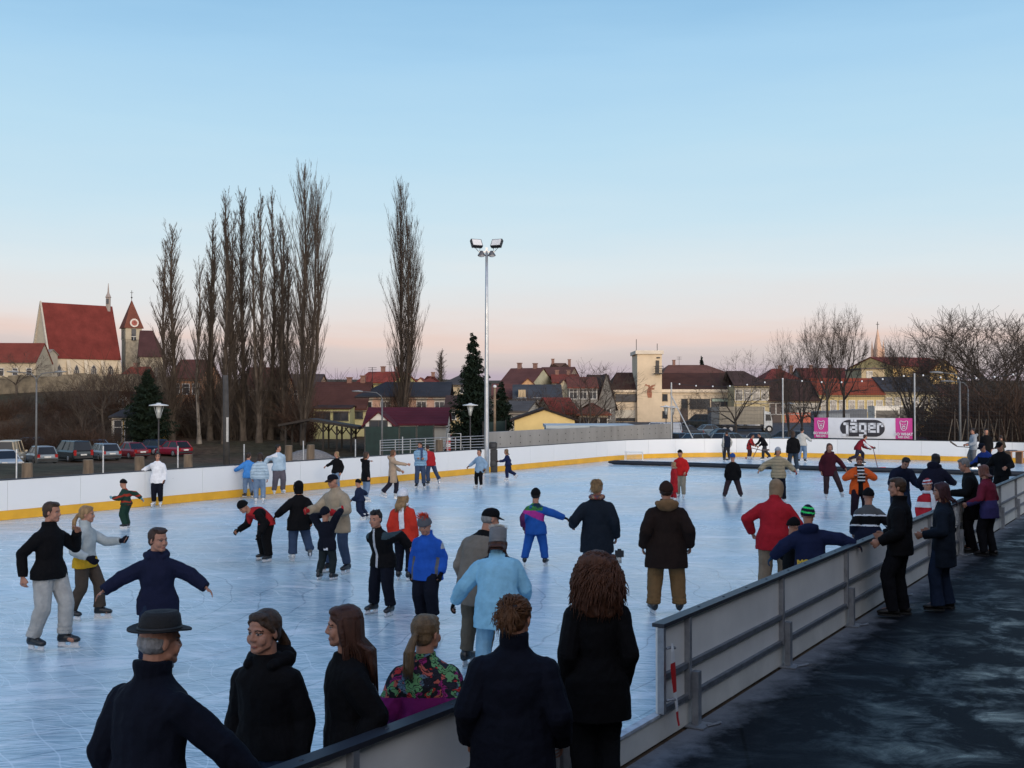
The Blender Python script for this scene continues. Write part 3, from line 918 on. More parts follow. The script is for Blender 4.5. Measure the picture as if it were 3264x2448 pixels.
    def facez(c):
        q = (c - hc) * ihf
        a, bb, cc = q.dot(hrt), q.dot(hfw), q.dot(hu)
        if bb < 0.16 or abs(a) > 0.26 or cc < -0.36 or cc > 0.16: return 0
        ea = abs(a) - 0.135
        if near:
            if (ea / 0.036) ** 2 + ((cc - 0.010) / 0.026) ** 2 < 1: return 1
            if (ea / 0.062) ** 2 + ((cc - 0.008) / 0.020) ** 2 < 1: return 2
            if abs(ea) < 0.070 and abs(cc - 0.036 + ea * ea * 3) < 0.013: return 1
        elif (ea / 0.065) ** 2 + ((cc - 0.015) / 0.05) ** 2 < 1: return 1
        if abs(ea - 0.005) < 0.085 and abs(cc - 0.105 + ea * ea * 4) < 0.016: return 4
        if abs(a) < 0.09 and abs(cc + 0.275) < 0.026: return 3
        return 0
    fuse(b, 'body', bmats, root, vx * 0.92, 2 if dist < 9 else 1, zone=facez)
    # ---- trousers
    tm = cloth(bot, 'trousers')
    b = MB()
    pf = 0.010 + 0.004 * S
    if hem < 0.9:
        b.loft([(spine(-0.20), V((0.075 * S * w, 0, 0)), V((0, 0.060 * S, 0))), (spine(-0.02), V((0.092 * S * w + pf, 0, 0)), V((0, 0.066 * S + pf, 0))), (spine(0.16), rt * (0.086 * S * w + pf), fw * (0.060 * S + pf))], 14)
    for sd, (hp, kn, an) in legs.items():
        r0, r1, r2 = 0.058 * S * leg + pf, 0.043 * S * leg + pf, 0.036 * S * leg + pf * 0.8
        hemp = an + V((0, 0, (0.022 * S if leg < 1.2 else 0.006 * S) if not shoe else -0.02 * S))
        b.capsule(hp + V((0, 0, 0.0)), kn, r0, r1)
        m1 = kn.lerp(hemp, 0.5); m2 = kn.lerp(hemp, 0.78)
        b.tube([kn, m1, m2, hemp], [r1, (r1 + r2) / 2, r2 * (1 + flare * 0.5), r2 * (1 + flare)], 12)
        if leg > 1.05 or wr > 1.2:
            for q in (0.72, 0.86, 0.95):
                b.ell(kn.lerp(hemp, q), V((r2 * 1.14, 0, 0)), V((0, r2 * 1.14, 0)), V((0, 0, 0.018 * S)), 10)
    fuse(b, 'trousers', tm, root, vx * 1.1, 2, wr=0.011 * S * wr, wsize=0.06 * S)
    # ---- jacket
    b = MB()
    p = puff
    hw = max(0.098 * S * w + p, hipw + 0.058 * S * leg + pf + 0.014 + 0.008 * S)
    hd_ = max(0.070 * S + p, (0.058 * S * leg + pf) * 1.16 + 0.012 + 0.035 * S * max(abs(rl[1]), abs(ll[1])) * (hem < 0.12))
    secs = []
    n = 3
    for i in range(n + 1):
        u = -hem / 0.3 * (1 - i / n)
        fl = 1.0 + 0.10 * (1 - i / n) * min(1, hem * 3)
        secs.append((spine(u * 0.95), V((hw * fl, 0, 0)).lerp(rt * hw, 0.5 * i / n), V((0, hd_ * fl, 0)).lerp(fw * hd_, 0.5 * i / n)))
    secs += [(spine(0.28), rt * (0.088 * S * w + p), fw * (0.064 * S + p)), (spine(0.62), rt * (0.098 * S * w + p), fw * (0.070 * S + p)),
             (spine(0.80), rt * (shw + 0.004 * S + p * 0.7), fw * (0.064 * S + p * 0.8)), (spine(0.90), rt * (shw * 0.88 + p * 0.6), fw * (0.056 * S + p * 0.6)), (spine(0.98), rt * (0.062 * S + p * 0.4), fw * (0.048 * S + p * 0.4)),
             (spine(1.0) + up * 0.012 * S, rt * (0.046 * S + p * 0.3), fw * (0.044 * S + p * 0.3))]
    b.loft(secs, 18)
    ct = 0.032 * S * collar
    b.loft([(neck - up * 0.01 * S, rt * 0.050 * S, fw * 0.050 * S), (neck + up * ct - fw * 0.004 * S, rt * (0.046 * S + 0.004), fw * (0.050 * S + 0.004))], 14)
    for sd, (sh, el, wr_) in arms.items():
        ra0, ra1, ra2 = 0.037 * S + p * 0.9, 0.031 * S + p * 0.85, 0.024 * S + p * 0.68
        b.capsule(sh - rt * sd * 0.014 * S - up * (0.018 * S + p * 0.75), el, ra0, ra1)
        cuff = wr_ + (wr_ - el).normalized() * 0.004 * S
        b.tube([el, el.lerp(cuff, 0.5), cuff], [ra1, (ra1 + ra2) * 0.52, ra2], 12)
        b.ell(el, V((ra1 * 1.03, 0, 0)), V((0, ra1 * 1.03, 0)), V((0, 0, ra1 * 1.03)), 10)
        if near and wr > 0.6:
            for q in (0.25, 0.45, 0.65, 0.82):
                c = el.lerp(cuff, q); rr = (ra1 * (1 - q) + ra2 * q)
                d = (cuff - el).normalized()
                uu = V((1, 0, 0)) - d * d.x
                if uu.length < 0.1: uu = V((0, 1, 0)) - d * d.y
                uu.normalize()
                b.ell(c, uu * rr * 1.07, d.cross(uu) * rr * 1.07, d * 0.016 * S, 10)
    hoodm = None
    if hood is not None:
        hb = MB() if hood else b
        hb.ell(neck - fw * (0.060 * S + p * 0.6) + up * 0.004 * S, rt * (0.078 * S + p * 0.5), fw * (0.036 * S + p * 0.4), up * (0.052 * S) - fw * 0.02 * S, 14)
        hb.capsule(neck + rt * 0.068 * S - fw * 0.03 * S + up * 0.012 * S, neck + rt * 0.05 * S + fw * 0.045 * S, 0.026 * S, 0.018 * S)
        hb.capsule(neck - rt * 0.068 * S - fw * 0.03 * S + up * 0.012 * S, neck - rt * 0.05 * S + fw * 0.045 * S, 0.026 * S, 0.018 * S)
        if hood:
            fuse(hb, 'hood', cloth(hood, 'hood'), root, vx * 1.2, 2, wr=0.016 * S, wsize=0.05 * S)
    jm = [pat or (quilted(top) if quilt else cloth(top, 'jacket', knit))]
    zl = list(zones)
    for zc in zl: jm.append(zc[1] if not isinstance(zc[1], tuple) else cloth(zc[1], 'jacket_panel'))
    if sleeve: jm.append(cloth(sleeve, 'sleeve'))
    iS = 1.0 / S
    def armd(c):
        best = 9
        for sd, (sh, el, wr_) in arms.items():
            for a, e in ((sh, el), (el, wr_)):
                d = e - a; tt = max(0, min(1, (c - a).dot(d) / d.length_squared))
                best = min(best, (c - a - d * tt).length)
        return best * iS
    def jzone(c):
        q = c - hip
        u = q.dot(up) / sp; a = q.dot(rt) * iS; bb = q.dot(fw) * iS
        for i, zc in enumerate(zl):
            if zc[0](u, a, bb): return i + 1
        if sleeve and armd(c) < 0.062 + p * iS and abs(a) > shw * iS * 0.98: return len(zl) + 1
        return 0
    fuse(b, 'jacket', jm, root, vx * 1.1, 2, wr=0.015 * S * wr, wsize=0.075 * S, zone=jzone if (zl or sleeve) else None)
    if near and any(bt for bt in ()): pass
    # ---- gloves
    if gcol is not None:
        for sd, (sh, el, wr_) in arms.items():
            gc = gcol if isinstance(gcol[0], (int, float)) else gcol[0 if sd > 0 else 1]
            if gc is None: continue
            b = MB()
            d = (wr_ - el).normalized()
            b.capsule(wr_ - d * 0.012 * S, wr_ + d * 0.015 * S, 0.0225 * S, 0.021 * S)
            hand(b, wr_, d, V((-sd, 0.1, 0)), V((0, 1, 0.25)), S, 1.20 + 0.08 * kid, curl, fat=0.0035, mitt=True)
            fuse(b, 'glove', cloth(gc, 'glove'), root, vx * 0.95, 1)
    # ---- feet
    for sd, (hp, kn, an) in legs.items():
        spec = rl if sd > 0 else ll
        lift = (spec[2] - low)
        fa = R(yawf + 10 * sd)
        fy = V((math.sin(fa), math.cos(fa), 0)); pitch = min(60, max(0, lift - 0.02) * 260) if spec[1] < 0.05 else -min(25, max(0, lift) * 60)
        if len(spec) > 3: pitch = spec[3]
        fx = V((fy.y, -fy.x, 0))
        Mp = Matrix.Rotation(R(pitch), 3, -fx) if pitch else Matrix.Identity(3)
        fy = Mp @ fy; fz = Mp @ V((0, 0, 1))
        sole = an - fz * 0.042 * S
        FL = 0.155 * S
        b = MB()
        heel = sole - fy * 0.045 * S
        hh = 0.045 * S
        if not shoe:
            b.loft([(heel + fz * 0.030 * S, fx * 0.020 * S, fz * 0.026 * S), (heel + fy * 0.012 * S + fz * 0.036 * S, fx * 0.028 * S, fz * 0.035 * S), (heel + fy * 0.06 * S + fz * 0.036 * S, fx * 0.029 * S, fz * 0.035 * S),
                    (heel + fy * 0.105 * S + fz * 0.026 * S, fx * 0.031 * S, fz * 0.025 * S), (heel + fy * 0.14 * S + fz * 0.022 * S, fx * 0.027 * S, fz * 0.020 * S), (heel + fy * FL + fz * 0.020 * S, fx * 0.014 * S, fz * 0.011 * S)], 12)
            b.loft([(heel + fy * 0.034 * S + fz * 0.03 * S, fx * 0.031 * S, fy * 0.040 * S), (an + fz * 0.03 * S, fx * 0.030 * S, fy * 0.036 * S), (an + fz * 0.075 * S, fx * 0.033 * S, fy * 0.038 * S)], 12)
            sc = skate if isinstance(skate[0], (int, float)) else skate[0 if sd > 0 else 1]
            q = b.build('skate', M('skate_boot', sc, 0.35, 0.15, 12, 0.1, 40), root, smooth=True)
            bl = MB()
            t0 = max(0.0025, vx * 0.3)
            o0 = [heel + fy * 0.0 * S, heel + fy * 0.15 * S]
            bl.prism([heel + fz * -sk + fx * -t0 + fy * (-0.004 * S), heel - fz * sk - fx * t0 + fy * 0.15 * S, heel - fz * (sk - 0.018) - fx * t0 + fy * 0.165 * S, heel - fz * (sk - 0.026) - fx * t0 + fy * 0.15 * S, heel - fz * (sk - 0.026) - fx * t0 - fy * 0.006 * S], fx * 2 * t0)
            bl.build('blade', M('skate_blade', (0.55, 0.56, 0.58), 0.25, 0.1, metal=0.8), q)
            ho = MB()
            ho.prism([heel + fy * c0 * S + fz * z0 - fx * t0 * 2.2 for c0, z0 in ((0.0, 0.022 - sk), (0.146, 0.022 - sk), (0.15, 0.004), (0.095, 0.004), (0.088, 0.03 - sk), (0.055, 0.03 - sk), (0.05, 0.004), (-0.002, 0.004))], fx * 4.4 * t0)
            ho.build('blade_holder', M('blade_holder', blade, 0.4), q)
            if near:
                lc = MB()
                for k in range(4):
                    c = an + fy * (0.040 - 0.004 * k) * S + fz * (0.004 + 0.017 * k) * S + fy * max(0, 0.02 - 0.012 * k) * S
                    lc.capsule(c - fx * 0.016 * S, c + fx * 0.016 * S, 0.0035, 0.0035, 6)
                lc.build('laces', M('laces', (0.35, 0.35, 0.33), 0.8), q)
        else:
            b.loft([(heel + fz * 0.018 * S, fx * 0.018 * S, fz * 0.016 * S), (heel + fy * 0.02 * S + fz * 0.026 * S, fx * 0.026 * S, fz * 0.026 * S), (heel + fy * 0.07 * S + fz * 0.024 * S, fx * 0.027 * S, fz * 0.025 * S),
                    (heel + fy * 0.12 * S + fz * 0.016 * S, fx * 0.029 * S, fz * 0.018 * S), (heel + fy * FL + fz * 0.012 * S, fx * 0.014 * S, fz * 0.009 * S)], 12)
            b.loft([(heel + fy * 0.034 * S + fz * 0.02 * S, fx * 0.026 * S, fy * 0.032 * S), (an + fz * 0.02 * S, fx * 0.025 * S, fy * 0.028 * S)], 12)
            q = b.build('shoe', M('shoe', (0.012, 0.010, 0.009), 0.5, 0.2, 12), root, smooth=True)
            so = MB()
            so.loft([(heel + fy * (FL * 0.46) - fz * 0.022, fx * 0.029 * S, fy * FL * 0.52), (heel + fy * (FL * 0.46) + fz * 0.004, fx * 0.029 * S, fy * FL * 0.52)], 14)
            so.build('sole', M('sole', (0.01, 0.01, 0.01), 0.8), q)
    # ---- hair
    rnd = random.Random(hash(label) % 9973 if False else sum(ord(c) for c in label))
    def hairmat(c): return M('hair', c, 0.55, 0.35, 30, 0.4, 120, spec=0.3, sc3=(1, 1, 0.25))
    if hair and hair[0] != 'none':
        st, hcx = hair[0], hair[1]
        b = MB()
        if hat:
            b.ell(HP(0, -0.135, -0.03), HV(0.352, 0, 0), HV(0, 0.335, 0), HV(0, 0, 0.27), 14)
        elif st != 'fringe':
            b.ell(HP(0, -0.115, 0.17), HV(0.365, 0, 0), HV(0, 0.385, 0), HV(0, 0, 0.365), 18)
            b.ell(HP(0, -0.20, -0.06), HV(0.31, 0, 0), HV(0, 0.25, 0), HV(0, 0, 0.27), 14)
            b.ell(HP(0, 0.15, 0.38), HV(0.27, 0, 0), HV(0, 0.19, 0), HV(0, -0.04, 0.11), 14)
        if st == 'short' and not hat:
            for sx in (-1, 1):
                b.capsule(HP(0.325 * sx, 0.05, 0.18), HP(0.335 * sx, 0.04, -0.02), 0.05 * hf, 0.03 * hf, 8)
            for k in range(16):
                a = rnd.uniform(-1, 1)
                b.capsule(HP(a * 0.26, rnd.uniform(-0.2, 0.2), 0.46), HP(a * 0.28, rnd.uniform(0.0, 0.33), 0.40 + rnd.uniform(-0.02, 0.10)), 0.05 * hf, 0.025 * hf, 6)
        if st == 'spike':
            for k in range(40):
                a, bb = rnd.uniform(-0.26, 0.26), rnd.uniform(-0.3, 0.30)
                b.capsule(HP(a, bb, 0.42), HP(a * 1.15, bb + 0.03, 0.56 + rnd.uniform(0, 0.06)), 0.05 * hf, 0.018 * hf, 6)
        if st in ('long', 'pony', 'bun', 'bob'):
            for sx in (-1, 1):
                for q in range(5):
                    b.capsule(HP((0.02 + 0.05 * q) * sx, 0.24 - 0.035 * q, 0.40 - 0.02 * q), HP((0.20 + 0.032 * q) * sx, 0.24 - 0.055 * q, 0.245 - 0.05 * q), 0.075 * hf, 0.055 * hf, 8)
        if st in ('long', 'bob'):
            drop = {'long': 0.85, 'bob': 0.05, 'curly': 0.5}[st] if len(hair) < 3 else hair[2]
            for sx in (-1, 1):
                b.tube([HP(0.30 * sx, 0.06, 0.22 if not hat else -0.02), HP(0.345 * sx, 0.03, -0.1), HP(0.33 * sx, 0.0, -0.40)], [0.09 * hf, 0.10 * hf, 0.09 * hf], 10)
            yb = neck - fw * (0.070 * S + puff) - hc
            yy = yb.dot(hfw) * ihf
            b.loft([(HP(0, -0.18, 0.1 if not hat else -0.08), HV(0.33, 0, 0), HV(0, 0.24, 0)), (HP(0, -0.22, -0.3), HV(0.36, 0, 0), HV(0, 0.20, 0)), (HP(0, min(yy, -0.3) + 0.1, -0.55), HV(0.36, 0, 0), HV(0, 0.17, 0)),
                    (HP(0, min(yy, -0.3), -0.62 - drop * 0.5), HV(0.34, 0, 0), HV(0, 0.12, 0)), (HP(0, min(yy, -0.3) + 0.02, -0.62 - drop), HV(0.25, 0, 0), HV(0, 0.06, 0))], 16)
        if st == 'curly':
            b.ell(HP(0, -0.20, -0.02), HV(0.52, 0, 0), HV(0, 0.44, 0), HV(0, 0, 0.52), 18)
            b.loft([(HP(0, -0.22, -0.1), HV(0.58, 0, 0), HV(0, 0.40, 0)), (HP(0, -0.36, -0.6), HV(0.66, 0, 0), HV(0, 0.30, 0)), (HP(0, -0.46, -1.0), HV(0.56, 0, 0), HV(0, 0.20, 0)), (HP(0, -0.48, -1.2), HV(0.34, 0, 0), HV(0, 0.10, 0))], 18)
            for k in range(120):
                a = rnd.uniform(-2.5, 2.5) - math.pi / 2; zz = rnd.uniform(-1.1, 0.35)
                rr = 0.60 if zz < -0.1 else 0.52 * math.sqrt(max(0.05, 1 - ((zz + 0.02) / 0.55) ** 2))
                b.ell(HP(rr * math.cos(a), -0.24 + rr * 0.68 * math.sin(a), zz), HV(0.10, 0, 0), HV(0, 0.08, 0), HV(0, 0, 0.13), 6)
        if st == 'pony':
            ln = 0.8 if len(hair) < 3 else hair[2]
            yb = (neck - fw * (0.085 * S + puff) - hc).dot(hfw) * ihf
            b.tube([HP(0, -0.40, 0.02), HP(0, -0.52, -0.05), HP(0, min(yb, -0.5), -0.4), HP(0.02, min(yb, -0.5), -0.45 - ln * 0.5), HP(0.03, min(yb, -0.5) + 0.03, -0.45 - ln)], [0.08 * hf, 0.10 * hf, 0.14 * hf, 0.12 * hf, 0.03 * hf], 10)
        if st == 'bun':
            b.ell(HP(-0.06, -0.46, 0.10), HV(0.29, 0, 0), HV(0, 0.20, 0), HV(0, 0, 0.28), 12)
            b.ell(HP(0, -0.12, 0.22), HV(0.40, 0, 0), HV(0, 0.40, 0), HV(0, 0, 0.36), 14)
            for k in range(14):
                a = rnd.uniform(0, 6.28)
                c = HP(0.15 * math.cos(a), -0.46, 0.16 + 0.15 * math.sin(a))
                b.capsule(c, c + HV(rnd.uniform(-.12, .12), rnd.uniform(-.1, .05), rnd.uniform(-.12, .16)), 0.03 * hf, 0.012 * hf, 6)
        hm = hairmat(hcx)
        fuse(b, 'hair', hm, root, vx * 0.95, 2, wr=0.030 * hf, wsize=0.06 * hf)
        if near and st in ('long', 'curly', 'pony', 'bob', 'bun'):
            sb = MB()
            cnt = {'curly': 760, 'long': 150, 'pony': 70, 'bob': 90, 'bun': 420}[st]
            for k in range(cnt):
                a = rnd.uniform(0, 2 * math.pi)
                if st == 'curly':
                    a = rnd.uniform(-2.5, 2.5) - math.pi / 2
                    el_ = rnd.uniform(-0.9, 1.3)
                    sx, sy, sz = math.cos(a) * math.cos(el_), math.sin(a) * math.cos(el_), math.sin(el_)
                    q0 = (0.50 * sx, -0.18 + 0.46 * sy, 0.0 + 0.52 * sz)
                    ln = rnd.uniform(0.45, 0.95); ph = rnd.uniform(0, 6); fz_ = rnd.uniform(0.92, 1.22)
                    pts = []
                    for i in range(8):
                        v = i / 7
                        rr = 1.02 + (0.42 * fz_ + (fz_ - 1) * 0.6) * v ** 0.7
                        pts.append(HP(q0[0] * rr + 0.045 * math.sin(ph + v * 14), q0[1] * (1 + 0.18 * v) - 0.05 * v + 0.045 * math.cos(ph + v * 14), max(q0[2] - ln * v * v * 0.9 - 0.15 * v, -1.35)))
                    sb.tube(pts, [0.017 * hf] * 7 + [0.004 * hf], 4)
                elif st == 'long' or st == 'bob':
                    ln = (0.7 + (hair[2] if len(hair) > 2 else (0.85 if st == 'long' else 0.05))) * rnd.uniform(0.8, 1.08)
                    a = rnd.uniform(-2.0, 2.0) - math.pi / 2
                    x0, y0 = 0.36 * math.cos(a), -0.11 + 0.37 * math.sin(a)
                    yb = min((neck - fw * (0.07 * S + puff) - hc).dot(hfw) * ihf, -0.3)
                    back = max(0, -math.sin(a))
                    pts = [HP(x0 * 0.6, y0 * 0.6, 0.46), HP(x0 * 1.02, y0, 0.15), HP(x0 * 1.06, y0 * 1.0, -0.3), HP(x0 * 1.02 + rnd.uniform(-.05, .05), y0 * (1 - back) + (yb - 0.10) * back, -0.62), HP(x0 + rnd.uniform(-.10, .10), y0 * (1 - back) + (yb - 0.11) * back, -0.2 - ln)]
                    rr_ = [0.016 * hf, 0.02 * hf, 0.02 * hf, 0.016 * hf, 0.004 * hf]
                    sb.tube(pts[2:] if hat else pts, rr_[2:] if hat else rr_, 4)
                elif st == 'pony':
                    yb = min((neck - fw * (0.085 * S + puff) - hc).dot(hfw) * ihf, -0.5); ln = 0.8 if len(hair) < 3 else hair[2]
                    o1, o2 = rnd.uniform(-.12, .12), rnd.uniform(-.1, .02)
                    sb.tube([HP(0, -0.42, 0.02), HP(o1 * 0.8, -0.54 + o2 * 0.5, -0.08), HP(o1, yb + o2, -0.42), HP(o1 * 1.1, yb + o2, -0.45 - ln * 0.6), HP(o1 * 1.3, yb + o2, -0.42 - ln * rnd.uniform(0.8, 1.08))], [0.014 * hf, 0.018 * hf, 0.016 * hf, 0.012 * hf, 0.004 * hf], 4)
                elif st == 'bun' and k % 2:
                    a = rnd.uniform(-2.6, 2.6) - math.pi / 2; e_ = rnd.uniform(0.0, 1.3)
                    q0 = V((0.40 * math.cos(a) * math.cos(e_), -0.12 + 0.41 * math.sin(a) * math.cos(e_), 0.20 + 0.37 * math.sin(e_)))
                    q1 = q0 + V((rnd.uniform(-.05, .05), -0.10, rnd.uniform(-.03, .05))); q2 = q1.lerp(V((-0.06, -0.5, 0.16)), 0.5)
                    sb.tube([HP(*q0), HP(*q1), HP(*q2)], [0.012 * hf, 0.014 * hf, 0.008 * hf], 4)
                elif st == 'bun':
                    ph = rnd.uniform(0, 6.28); c0 = rnd.uniform(0.05, 0.26)
                    cx, cy = math.cos(ph) * c0, math.sin(ph) * c0
                    sb.tube([HP(cx - 0.06, -0.52, 0.12 + cy), HP(cx * 1.25 + rnd.uniform(-.05, .05) - 0.06, -0.64, 0.08 + cy * 1.15), HP(cx * 1.35 + rnd.uniform(-.07, .07) - 0.06, -0.60 + rnd.uniform(-.06, .04), -0.06 + cy * 1.2 - 0.08)], [0.016 * hf, 0.013 * hf, 0.004 * hf], 4)
            sb.build('hair_strands', hm, root, smooth=True)
        if st == 'pony' or st == 'bun':
            tb = MB()
            c = HP(0, -0.46, 0.0) if st == 'pony' else HP(0, -0.40, 0.22)
            tb.ell(c + (HV(-0.05, -0.06, 0.12) if st == 'bun' else HV(0, 0, 0)), HV(0.10, 0, 0) * (1 if st == 'pony' else 2.2), HV(0, 0.05, 0.02), HV(0, 0.04, 0.07), 10)
            tb.build('hair_tie', M('hair_tie', (0.02, 0.015, 0.02), 0.8), root, smooth=True)
    # ---- headgear
    if hat:
        hk, hcl = hat[0], hat[1]
        hm_ = cloth(hcl, 'hat', True)
        def ring(z, rx, ry, tilt=0.16, yo=-0.05): return (HP(0, yo, z) , HV(rx, 0, 0), HV(0, ry, ry * tilt))
        b = MB()
        mats = [hm_]; zone = None
        if hk in ('beanie', 'spiky', 'furhat'):
            hh = 0.06 if hk == 'beanie' else 0.10
            if hk == 'furhat': b.loft([ring(-0.10, .385, .43), ring(0.2, .40, .45), ring(0.5, .39, .43), ring(0.58, .36, .40)], 18)
            b.loft([ring(0.04, .375, .435), ring(0.20, .385, .44), ring(0.34, .34, .39), ring(0.44 + hh * .3, .24, .27), ring(0.50 + hh, .11, .12), ring(0.52 + hh, .02, .02)], 18)
            b.loft([ring(0.03, .385, .445), ring(0.05, .40, .46), ring(0.15, .40, .46), ring(0.17, .385, .445)], 18)
            if len(hat) > 2:
                mats.append(cloth(hat[2], 'hat_stripe', True))
                zone = lambda c: 1 if any(lo < (c - hc).dot(hu + hrt * 0.15) * ihf < hi for lo, hi in ((0.11, 0.20), (0.36, 0.45))) else 0
            o = fuse(b, 'hat', mats, root, vx * 0.95, 1, wr=0.02 * hf, wsize=0.05 * hf, zone=zone)
            if hk == 'spiky':
                sb = MB()
                for k in range(90):
                    a = rnd.uniform(0, 6.28); r_ = rnd.uniform(0.0, 0.30); 
                    c = HP(r_ * math.cos(a), -0.05 + r_ * math.sin(a), 0.58 - r_ * 0.5)
                    sb.capsule(c, c + HV(rnd.uniform(-.14, .14) + r_ * math.cos(a) * 0.5, rnd.uniform(-.1, .1), rnd.uniform(0.14, 0.26)), 0.022 * hf, 0.006 * hf, 5)
                sb.build('hat_fringe', cloth((0.55, 0.05, 0.02), 'fringe'), o, smooth=True)
            if hk == 'furhat':
                sb = MB()
                for k in range(260):
                    a = rnd.uniform(0, 6.28); r_ = rnd.uniform(0.0, 0.36)
                    c = HP(r_ * math.cos(a), -0.05 + r_ * math.sin(a), 0.63 - r_ * 0.3)
                    sb.capsule(c, c + HV(rnd.uniform(-.06, .06) + r_ * math.cos(a) * 0.35, r_ * math.sin(a) * 0.35, rnd.uniform(0.04, 0.14)), 0.016 * hf, 0.004 * hf, 4)
                sb.build('fur_trim', M('pale_fur', (0.50, 0.46, 0.40), 0.9), o, smooth=True)
        elif hk in ('balaclava', 'hoodup'):
            g_ = 1.0 if hk == 'balaclava' else 1.08
            b.ell(HP(0, -0.10, 0.13), HV(0.375 * g_, 0, 0), HV(0, 0.425 * g_, 0), HV(0, 0, 0.41 * g_), 18)
            b.loft([(HP(0, -0.12, 0.05), HV(0.37 * g_, 0, 0), HV(0, 0.36 * g_, 0)), (HP(0, -0.10, -0.3), HV(0.35 * g_, 0, 0), HV(0, 0.34 * g_, 0)), (HP(0, -0.05, -0.55), HV(0.36 * g_, 0, 0), HV(0, 0.36 * g_, 0))], 16)
            for sx in (-1, 1):
                b.tube([HP(0.18 * sx, 0.22, 0.40), HP(0.31 * sx, 0.17, 0.05), HP(0.25 * sx, 0.18, -0.38)], [0.09 * hf] * 3, 8)
            fuse(b, 'hat' if hk == 'balaclava' else 'hood', mats, root, vx * 0.95, 1, wr=0.02 * hf, wsize=0.05 * hf)
        elif hk == 'cap':
            b.loft([ring(0.10, .365, .42), ring(0.25, .365, .41), ring(0.38, .31, .35), ring(0.47, .20, .22), ring(0.51, .02, .02)], 18)
            o = fuse(b, 'cap', mats, root, vx * 0.95, 1)
            vb = MB()
            pts = []
            for i in range(13):
                a = R(-75 + 150 * i / 12)
                pts.append((HP(0.34 * math.sin(a), -0.05 + 0.40 * math.cos(a), 0.15), HP(0.33 * math.sin(a), 0.16 + 0.50 * math.cos(a) * 1.0, 0.07)))
            for (a0, a1), (c0, c1) in zip(pts[:-1], pts[1:]):
                vb.prism([a0, a1, c1, c0], HV(0, 0, 0.035))
            vb.build('visor', cloth(hat[2] if len(hat) > 2 else hcl, 'visor'), o, smooth=False)
        elif hk == 'fedora':
            felt = M('felt', hcl, 0.9, 0.2, 20, 0.3, 90)
            b.loft([ring(0.20, .375, .44, .08), ring(0.34, .365, .42, .08), ring(0.50, .33, .38, .08), ring(0.575, .27, .32, .08), ring(0.56, .14, .22, .08), ring(0.53, .03, .08, .08)], 24)
            o = b.build('hat', felt, root, smooth=True)
            br = MB(); pr = []
            for i in range(32):
                a = 2 * math.pi * i / 32
                zz = 0.205 + 0.055 * abs(math.cos(a)) ** 3 
                pr.append((HP(0.36 * math.cos(a), -0.05 + 0.42 * math.sin(a), 0.20 + 0.035 * math.sin(a)), HP(0.60 * math.cos(a), -0.05 + 0.62 * math.sin(a), zz + 0.05 * math.sin(a) * 0.6)))
            for (a0, a1), (c0, c1) in zip(pr, pr[1:] + pr[:1]):
                br.prism([a0, a1, c1, c0], HV(0, 0, 0.03))
            br.build('hat_brim', felt, o, smooth=False)
            bd = MB(); bd.loft([ring(0.215, .385, .45, .08), ring(0.29, .38, .44, .08)], 24); bd.build('hat_band', M('hat_band', (0.004, 0.004, 0.005), 0.6), o, smooth=True)
    if scarf:
        scm = cloth(scarf[0], 'scarf') if isinstance(scarf[0], tuple) else scarf[0]
        b = MB()
        for i in range(12):
            a0, a1 = 2 * math.pi * i / 12, 2 * math.pi * (i + 1) / 12
            def q(a): return neck + up * 0.026 * S + rt * math.cos(a) * 0.055 * S + fw * math.sin(a) * 0.060 * S
            b.capsule(q(a0), q(a1), 0.023 * S, 0.023 * S, 8)
        for kind in scarf[1:]:
            sy = -1 if kind == 'back' else 1
            sx = -0.035 if kind == 'side' else 0.02
            dpt = (0.078 * S + p) * sy
            L_ = 0.24
            b.loft([(neck + up * 0.02 * S + fw * dpt * 0.8 + rt * sx * S, rt * 0.030 * S, fw * 0.012 * S), (neck - up * 0.08 * S + fw * dpt * 1.12 + rt * sx * S, rt * 0.034 * S, fw * 0.010 * S), (neck - up * L_ * S + fw * dpt * 1.15 + rt * sx * 1.1 * S, rt * 0.034 * S, fw * 0.008 * S)], 10)
        fuse(b, 'scarf', scm, root, vx, 1, wr=0.008, wsize=0.03)
    root['_j'] = 0
    del root['_j']
    info = dict(root=root, hip=hip, neck=neck, up=up, rt=rt, fw=fw, hc=hc, HP=HP, HV=HV, arms=arms, legs=legs, S=S, sp=sp, spine=spine, vx=vx, p=p, hf=hf)
    return info

def bake_all():
    dg = bpy.context.evaluated_depsgraph_get(); dg.update()
    for o, zone in BAKE:
        me = bpy.data.meshes.new_from_object(o.evaluated_get(dg))
        mats = [m for m in o.data.materials]
        old = o.data
        o.modifiers.clear()
        me.materials.clear()
        for m in mats: me.materials.append(m)
        if zone:
            me.polygons.foreach_set('material_index', [zone(q.center) for q in me.polygons])
        else:
            me.polygons.foreach_set('material_index', [0] * len(me.polygons))
        me.polygons.foreach_set('use_smooth', [True] * len(me.polygons))
        me.update()
        nm = old.name
        o.data = me
        bpy.data.meshes.remove(old)
        me.name = nm
